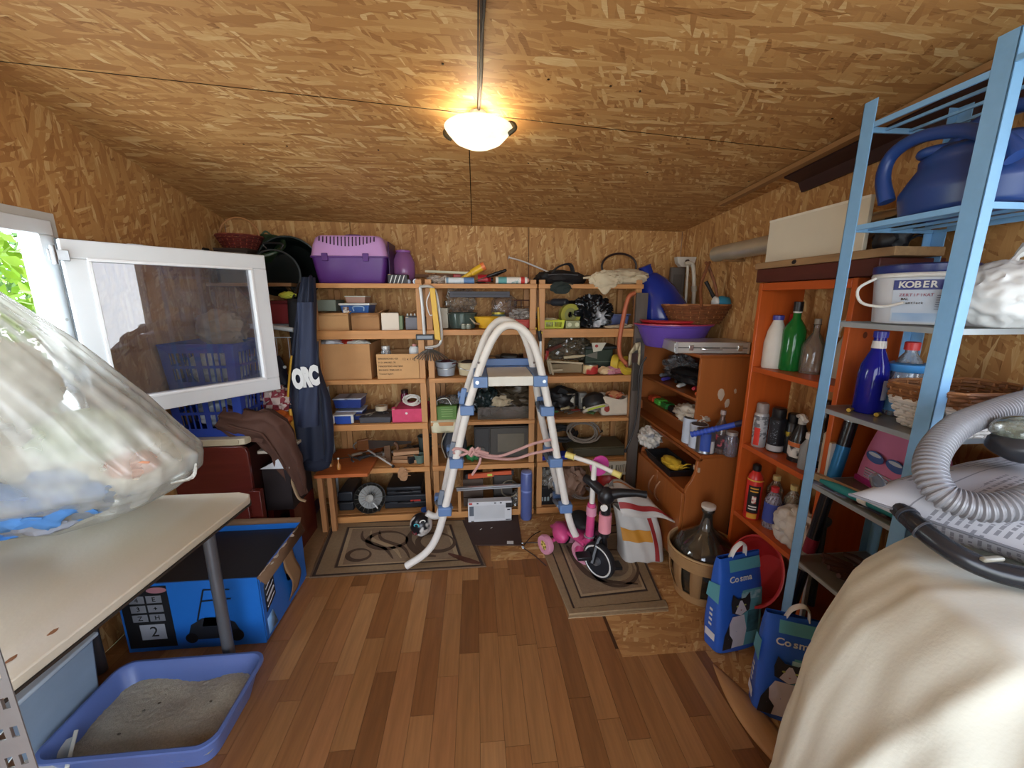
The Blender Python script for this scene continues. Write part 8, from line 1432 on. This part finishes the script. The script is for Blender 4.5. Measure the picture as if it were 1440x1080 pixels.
M().grid(lambda u, v: (X1 + .006 + .02 * math.sin(PI * v), 1.80 + .10 * u + .02 * math.sin(6 * v), .03 + .25 * v), 6, 16).obj('torn_strip', mat('#8a6a48', .8), t, solid=.001)
M().cyl((X1 - .10, hy_, hz2), (X1 - .012, hy_, hz2), .05, n=24).obj('cardboard_core', card, t)
M().box(X0 + .01, X1 - .012, Y0 + .01, Y1 - .01, H_ - .03, H_ - .026).obj('interior_shade_sheet', mat('#131315', .5), t)  # flat black sheet below the rim paints the shade inside the open carton
yf = Y0 - .001     # printed front: mower, spec tiles
def pr(x0, x1, z0, z1, c, nm='print', o=0): return M().box(x0, x1, yf - .0006 - o, yf - o, z0, z1).obj(nm, mat(c, .5, var=.03), t)
pr(X0 + .01, X0 + .20, .02, .32, '#14161a', 'spec_panel')
for i in range(3):
    for j in range(2): pr(X0 + .045 + .068 * j, X0 + .105 + .068 * j, .15 + .045 * i, .185 + .045 * i, '#6d7076', 'spec_tile', .0008)
pr(X0 + .065, X0 + .165, .06, .135, '#8b8e94', 'spec_tile', .0008); text('2', .07, FRONT(X0 + .12, yf - .002, .097), dark, t)
for i in range(6): text('▬' if False else ('Z', 'H', '3', '+', '4', 'E')[i], .03, FRONT(X0 + .075 + .068 * (i % 2), yf - .002, .167 + .045 * (i // 2)), dark, t)
M().lathe([(.04, 0), (.04, .001)], n=24, mx=TR(X0 + .16, yf, .30, 0, PI / 2), ey=.35).obj('oval_badge', mat('#9a6a72', .5), t)
mwx = -1.17
M().ring([[(mwx + x * k, yf - .002 - .0004 * (1 - k), .09 + z * k) for x, z in ((-.10, -.03), (-.08, .03), (-.03, .06), (.05, .06), (.10, .03), (.12, -.02), (.08, -.045), (-.06, -.045))] for k in (1, .1)]).obj('mower_body_print', mat('#20252c', .4), t, smooth=False)
M().ring([[(mwx + x * k, yf - .003, .13 + z * k) for x, z in ((-.035, -.02), (-.02, .022), (.04, .022), (.05, -.02))] for k in (1, .1)]).obj('grey_cover_print', mat('#9aa0a8', .4), t, smooth=False)
for x, r in ((-.085, .025), (.10, .03)): M().lathe([(r, 0), (r, .001)], n=20, mx=TR(mwx + x, yf - .003, .05 + r * .2, 0, PI / 2)).obj('wheel_print', mat('#0f1114', .4), t)
for a_, b_ in (((-.05, .14), (-.005, .29)), ((-.02, .235), (.10, .24)), ((-.005, .29), (.10, .285))): M().beam((mwx + a_[0], yf - .003, a_[1]), (mwx + b_[0], yf - .003, b_[1]), .001, .006).obj('handle_print', mat('#1a1d22', .4), t)
xe = X1 + .004
M().add([(xe, 1.615, .13), (xe, 1.70, .16), (xe, 1.70, .29), (xe, 1.66, .31), (xe, 1.615, .26)], [(0, 1, 2, 3, 4)]).obj('black_end_print', mat('#15171b', .5), t, solid=.001)
for i in range(4): M().beam((xe + .002, 1.625, .15 + .03 * i), (xe + .002, 1.69, .18 + .03 * i), .001, .006 if i != 1 else .012).obj('print_line', mat('#c9ccd2', .5), t)
M().add([(xe, 1.61, .02), (xe, 1.69, .02), (xe, 1.66, .11), (xe, 1.61, .10)], [(0, 1, 2, 3)]).obj('pale_corner_print', mat('#7fb0e0', .5), t, solid=.001)
# --- mahogany cabinet with cream top pieces, blue baskets
t = T('mahogany_cabinet', 'dark red mahogany-veneered cabinet end behind the work table', 'cabinet'); mh = wood('#521d17', 'x', .2, .25)
M(TR(-1.60, 2.10, .003)).prism([(0, 0), (.385, 0), (.385, .70), (.375, .725), (.35, .735), (0, .735)], .022).obj('end_panel', mh, t, bev=.003); M().box(-1.60, -1.25, 2.123, 2.52, .003, .70).obj('body', wood('#3a1a14', 'z'), t); M().box(-1.215, -1.16, 2.06, 2.098, .003, .50).obj('side_strip', mh, t, bev=.002); M().box(-1.60, -1.215, 2.04, 2.099, .003, .45).obj('lower_panel', mh, t, bev=.003)
t = T('cream_board', 'cream board with a rounded corner lying on the mahogany cabinet', 'board'); M().ring([[(x, y, z) for x, y in ((-1.60, 2.115), (-1.26, 2.115), (-1.235, 2.125), (-1.225, 2.15), (-1.225, 2.55), (-1.60, 2.55))] for z in (.740, .775)]).obj('board', mat('#c2b79c', .5), t, bev=.003); M().box(-1.60, -1.26, 2.112, 2.1145, .742, .772).obj('edge_band', mat('#ad9f84', .5), t)
t = T('white_drawer_box', 'white corner shelf box standing out beside the mahogany cabinet', 'shelf'); M().box(-1.222, -1.06, 2.20, 2.50, .655, .673).obj('top', mat('#c9c2b2', .5), t, bev=.002); M().prism([(0, 0), (.16, 0), (.16, .09), (.06, .03), (0, .0)], .015, TR(-1.222, 2.20, .564)).obj('front_panel', mat('#cdd2d8', .5), t); M().box(-1.222, -1.075, 2.22, 2.50, .30, .563).obj('void_shade_block', mat('#1d1214', .7), t); M().box(-1.222, -1.19, 2.22, 2.5, .003, .299).obj('leg_panel', mh, t); M().box(-1.10, -1.075, 2.22, 2.5, .003, .299).obj('leg_panel', mh, t)  # solid near-black block stands in for shade in the void below the top
bb = mat('#22409a', .4, var=.06)
crate('laundry_basket', 'blue slotted laundry basket standing on the cream board', -1.42, 2.33, .777, .36, .36, .255, bb, slots=4, k=.92)
t = crate('laundry_basket', 'second blue laundry basket stacked on the first, seen through the open sash', -1.42, 2.33, 1.035, .36, .36, .235, bb, slots=4, k=.92)
bundle('pale_laundry', 'pale blue-grey laundry showing through the slots of the lower basket', (-1.42, 2.33, .88), (.13, .13, .09), mat('#c3cdd6', .9), 61, .3, cat='clothes', base=.786, sub=4)
bundle('pale_laundry', 'white laundry in the upper blue basket', (-1.42, 2.33, 1.14), (.13, .13, .10), mat('#d0cbc2', .9), 63, .3, cat='clothes', base=1.046, sub=4)
bundle('paper_bag', 'tan paper bag standing in the upper basket behind the sash glass', (-1.40, 2.36, 1.34), (.12, .08, .10), mat('#a58c6c', .8), 67, .3, base=1.24, sub=4)
t = T('red_box', 'dark red box on the rack behind the sash glass', 'box'); M().box(-1.30, -1.14, 2.66, 2.80, 1.345, 1.47).obj('body', mat('#8a2a30', .5), t, bev=.003); M().box(-1.305, -1.135, 2.655, 2.805, 1.4705, 1.49).obj('lid', mat('#6d2026', .5), t, bev=.002)
t = T('drying_rack', 'white tubular drying rack with bent leg and thin wires in the left corner', 'rack'); wr2 = mat('#cdd2d4', .4)
M().tube([P(x, y, Y=2.52) for x, y in ((296, 524), (304, 500), (311, 474), (317, 460), (335, 459), (380, 460), (413, 464))], .014, 10, sm=3).obj('bent_tube', wr2, t)
for y_ in (2.60, 2.70, 2.80): M().tube([(-1.58, y_, 1.335), (-1.04, y_, 1.335)], .004, 6).obj('wire', wr2, t)
M().tube([(-1.04, 2.53, 1.33), (-1.04, 2.9, 1.335)], .009).obj('side_tube', wr2, t); M().tube([(-1.58, 2.53, 1.33), (-1.58, 2.9, 1.335)], .009).obj('side_tube', wr2, t)
for i in range(4): x = -1.28 + .07 * i; M().tube([(x, 2.54, 1.27), (x, 2.54, 1.05)], .002, 5).obj('hanging_wire', wr2, t)
M().tube([(-1.30, 2.54, 1.27), (-1.05, 2.54, 1.27)], .003, 6).obj('wire', wr2, t)
for x in (-1.58, -1.06): M().tube([(x, 2.88, .003), (x, 2.88, 1.33)], .009).obj('leg', wr2, t)
bundle('pink_rag', 'small pale pink rag tied to the bent tube of the rack', tuple(P(311, 520, Y=2.51)), (.05, .02, .035), mat('#cf9f94', .8), 71, .5, cat='cloth', base=0, sub=3)
t = T('wall_shelf', 'short wooden wall shelf high in the left corner behind the sash', 'shelf'); M().box(-1.61, -1.12, 2.62, 2.92, 1.575, 1.595).obj('board', wood('#8a6440'), t); 
for x in (-1.5, -1.2): M().prism([(0, 0), (.2, 0), (0, -.14)], .02, Matrix(((0, 1, 0, x), (-1, 0, 0, 2.92), (0, 0, 1, 1.574), (0, 0, 0, 1)))).obj('bracket', wood('#8a6440', 'z'), t)
t = T('black_basin', 'large round black basin standing on edge in the left corner', 'basin'); q = TR(-1.19, 2.84, 1.70, .1, PI / 2 + .12); bk = mat('#0f1412', .15, var=.1, bump=0)
M(q).lathe([(.001, -.055), (.13, -.05), (.155, -.02), (.185, .045), (.195, .05), (.19, .055), (.178, .05), (.14, -.035), (.001, -.042)], n=44).obj('basin', bk, t, smooth=60); M(q).lathe([(.188, .052), (.197, .056), (.188, .06)], n=44, cap=(False, False)).obj('rim', mat('#2a3230', .2), t, solid=.003)
t = T('black_pot', 'black cooking pot hanging before the round black basin', 'pot'); q = TR(-1.22, 2.70, 1.66, .15, PI / 2 + .1); M(q).lathe([(.001, -.06), (.10, -.06), (.12, -.05), (.135, .05), (.14, .055), (.13, .055), (.115, -.045), (.001, -.05)], n=40).obj('pot', mat('#121716', .2, bump=0), t, smooth=60); M(q).tube([(.04, .14, .03), (.05, .17, .03), (-.05, .17, .03), (-.04, .14, .03)], .006).obj('handle', blackp, t)
t = T('green_basin', 'dark green round basin tilted on top of the black basins', 'basin'); q = TR(-1.33, 2.76, 1.78, 0, .62); M(q).lathe([(.08, -.03), (.11, .02), (.14, .045), (.145, .05), (.13, .048), (.08, -.022)], n=40, ey=.9).obj('basin', mat('#23331f', .35), t); M(q).tube([(.142 * math.cos(a), .128 * math.sin(a), .05) for a in [i * PI / 14 for i in range(28)]], .013, 8, closed=True, sm=1).obj('rim', mat('#2c3f27', .35), t); M(q).tube([(-.03, .13, .055), (0, .14, .075), (.03, .13, .055)], .006).obj('lug', mat('#4a5a44', .35), t)
t = T('red_wicker_basket', 'red-brown wicker basket with a tall thin hoop handle near the ceiling corner', 'basket'); bz = 1.80
wicker(t, -1.455, 2.76, bz, .085, .08, .075, .45, mat('#6a2722', .6, var=.3, vs=40), mat('#9a5238', .6), 7, 20)
M().tube([(-1.455 + .118 * math.cos(a), 2.76, bz + .07 + .12 * math.sin(a)) for a in [PI * i / 14 for i in range(15)]], .006, 8).obj('hoop_handle', mat('#b07a4a', .6), t)
t = T('cardboard_stack', 'dark box under the red wicker basket on the wall shelf', 'box'); M().box(-1.55, -1.36, 2.64, 2.88, 1.597, 1.785).obj('body', mat('#33261e', .8), t); M().box(-1.553, -1.357, 2.637, 2.883, 1.786, 1.798).obj('lid', mat('#3d2e24', .8), t, bev=.002)
t = T('black_pole', 'black padded pole lying along the top of the open sash', 'pole'); a, b = P(172, 330, Y=2.42), P(262, 348, Y=2.62); M().tube([a + Vector((.22, 0, 0)) * 0, a.lerp(b, .5), b, b + (b - a) * .4], [.02, .024, .024, .02], 12).obj('pole', mat('#15171a', .6), t); M().cyl(b, b.lerp(a, .1), .028).obj('collar', mat('#2a2c30'), t)
t.location = t.location
bundle('yellow_gloves', 'small lime yellow cloth peeping under the round black basin', tuple(P(404, 415, Y=2.60)), (.045, .03, .02), mat('#c8cc4a', .6), 77, .4, cat='cloth', base=0, sub=3)
t = T('black_apron', 'long black garment hanging between the black basin and the jacket', 'garment'); M().grid(lambda u, v: (-1.115 + .115 * u + .03 * v * (u - .5), 2.56 - .03 * math.sin(PI * u) - .01 * math.sin(9 * u + 3 * v), 1.50 - .40 * v), 16, 12).obj('cloth', mat('#15161a', .8), t, solid=.02, smooth=70); M().tube([(-1.10, 2.57, 1.50), (-1.06, 2.62, 1.60), (-1.01, 2.57, 1.50)], .005).obj('loop', blackp, t)
bundle('dark_bag', 'navy shopping bag hanging before the rack with a pale button', (P(388, 535, Y=2.50).x, 2.49, P(388, 535, Y=2.50).z), (.075, .05, .16), mat('#16182a', .6), 81, .22, base=0)
t_ = _tops[-1]; c_ = P(401, 516, Y=2.43); M().cyl(c_, c_ + Vector((0, -.008, 0)), .009).obj('pale_button', mat('#c9cfd0', .3), t_)
bundle('plaid_shirt', 'crumpled red and white plaid shirt heaped before the rack', (P(389, 562, Y=2.42).x, 2.42, P(389, 562, Y=2.42).z), (.085, .06, .085), two('#c9b5ac', '#8a2f3a', 24, .5, .1, kind='check'), 83, .3, cat='shirt', base=0)
bundle('orange_bag', 'bright orange cloth bag between the plaid shirt and the jacket', (P(391, 590, Y=2.36).x, 2.36, P(391, 590, Y=2.36).z), (.075, .05, .055), mat('#c8641c', .6), 87, .25, base=0)
br_ = mat('#4f3226', .85, var=.15)
t = T('brown_coat', 'brown coat thrown over the baskets and trailing down to the floor', 'coat')
cps = [(312, 588), (345, 596), (378, 600), (400, 632), (412, 665), (424, 695)]; cw_ = [.07, .085, .10, .085, .06, .035]
def coat(u, v):
    f = u * (len(cps) - 1); i = min(len(cps) - 2, int(f)); s = f - i; a = P(*cps[i], Y=2.17 + .02 * i); b = P(*cps[i + 1], Y=2.17 + .02 * (i + 1)); p = a.lerp(b, s); w_ = cw_[i] + (cw_[i + 1] - cw_[i]) * s; an = 2 * PI * v
    d = (b - a).normalized(); up = Vector((-d.z, 0, d.x)); k = 1 + .25 * noise.noise(Vector((u * 9, math.cos(an) * 2, math.sin(an) * 2)))
    return p + up * w_ * k * math.cos(an) + Vector((0, -1, 0)) * w_ * .55 * k * math.sin(an) + Vector((0, -.012 * math.sin(7 * an + 5 * u), 0))
M().grid(coat, 60, 36, cv=True).obj('coat', br_, t, smooth=80); M().tube([coat(.1 + .08 * i, .27) + Vector((0, -.006, 0)) for i in range(9)], .007, 6).obj('seam_fold', br_, t)
M().tube([P(x, y, Y=2.24) for x, y in ((403, 655), (412, 680), (420, 700), (430, 705))], [.012, .016, .012, .01], 8, flat=.5).obj('lining', mat('#a58c6c', .8), t)
for i, (pts, c, lab) in enumerate(((((345, 735), (385, 715), (430, 690), (405, 672), (352, 690)), '#9a8a74', 'flattened beige cardboard sheet on the floor by the coat'), (((360, 722), (398, 738), (435, 712), (400, 700)), '#8a7a66', 'second grey-beige cardboard sheet on the floor in front'))):
    t = T('cardboard_sheet', lab, 'cardboard'); w = wpts(pts); M().ring([[(x, y, .05 + .03 * i + .02 * math.sin(5 * x + i)) for x, y in w], [(x, y, .056 + .03 * i + .02 * math.sin(5 * x + i)) for x, y in w]]).obj('sheet', mat(c, .85), t); c_ = sum((Vector(p) for p in w), Vector((0, 0))) / len(w); M().box(c_.x - .1, c_.x + .1, c_.y - .08, c_.y + .08, .012, .045 + .03 * i * 0).obj('folded_layer', mat('#7a6a54', .85), t)
t = T('duffel_roll', 'dark bundled bag lying on the floor under the white corner shelf', 'bag'); M().blob((-1.147, 2.34, .10), (.035, .10, .10), .2, 2.5, 4, 5, flatbase=.004, ridge=True).obj('body', mat('#2a2523', .7), t, smooth=70); M().tube([(-1.16, 2.28, .19), (-1.147, 2.25, .22), (-1.13, 2.28, .19)], .006).obj('strap', blackp, t)
# --- jacket
t = T('navy_jacket', 'navy work jacket with white letters hanging at the left end of the shelving', 'jacket'); nv = mat('#1b2337', .75, var=.1, vs=8)
jp = [(390, 425, 441), (420, 419, 443), (450, 416, 443), (480, 413, 443), (520, 408, 449), (560, 407, 463), (600, 408, 468), (630, 411, 469), (650, 417, 466), (657, 422, 460)]
def jk(u, v):
    f = v * (len(jp) - 1); i = min(len(jp) - 2, int(f)); s = f - i; y, x0, x1 = [a + (b - a) * s for a, b in zip(jp[i], jp[i + 1])]
    a, b = P(x0, y, Y=2.42), P(x1, y, Y=2.42); an = 2 * PI * u; c = (a + b) / 2; r = (b - a).length / 2
    d = .035 + .03 * math.sin(PI * min(1, v * 1.1)); k = 1 + .10 * noise.noise(Vector((math.cos(an) * 2, math.sin(an) * 2, v * 4)))
    return Vector((c.x + r * math.cos(an) * (k if abs(math.cos(an)) < .9 else 1), 2.43 + d * k * math.sin(an) + .010 * math.sin(8 * an + 4 * v), c.z))
M().grid(jk, 64, 44, cu=True).obj('body', nv, t, smooth=80)
def slv(u, v): 
    p = P(428 + 5 * math.sin(2 * v), 425 + 175 * v, Y=2.36); an = 2 * PI * u; r = .042 + .018 * v; return Vector((p.x + r * math.cos(an), 2.375 + r * .55 * math.sin(an) + .006 * math.sin(5 * an + 8 * v), p.z))
M().grid(slv, 26, 26, cu=True).obj('sleeve', mat('#222b44', .75, var=.1, vs=8), t, smooth=80)
M().tube([P(x, y, Y=2.345) for x, y in ((447, 480), (448, 530), (452, 580), (456, 640))], .004, 6).obj('front_seam', mat('#0f1524', .8), t)
a, b = P(420, 533, Y=2.30), P(442, 531, Y=2.31)
for i, ch in enumerate('ORC'): text(ch, .115, frame(Vector((P(422 + 10.5 * i, 533 - 2 * i, Y=2.345).x, 2.318 + .006 * i, P(417, 533 - 2 * i, Y=2.345).z)), (1, .08, .03), (0, 0, 1)) @ Matrix.Diagonal((.62, 1.25, 1, 1)), mat('#cdcdca', .7), t, bold=.009)
M().tube([P(x, y, Y=2.36) for x, y in ((410, 500), (407, 530), (405, 558))], .006, 6).obj('yellow_piping', mat('#c99a2a', .6), t); M().tube([P(x, y, Y=2.37) for x, y in ((408, 575), (411, 600), (415, 628))], [.008, .012, .012], 6).obj('yellow_piping', mat('#c99a2a', .6), t)
M().blob(P(444, 652, Y=2.42), (.09, .045, .05), .12, 3, 3, 6).obj('knitted_hem', mat('#151c30', .85), t, smooth=70); M().tube([P(433, 396, Y=2.43), P(437, 388, Y=2.5), P(441, 396, Y=2.55)], .006).obj('hanging_loop', nv, t)
settle()
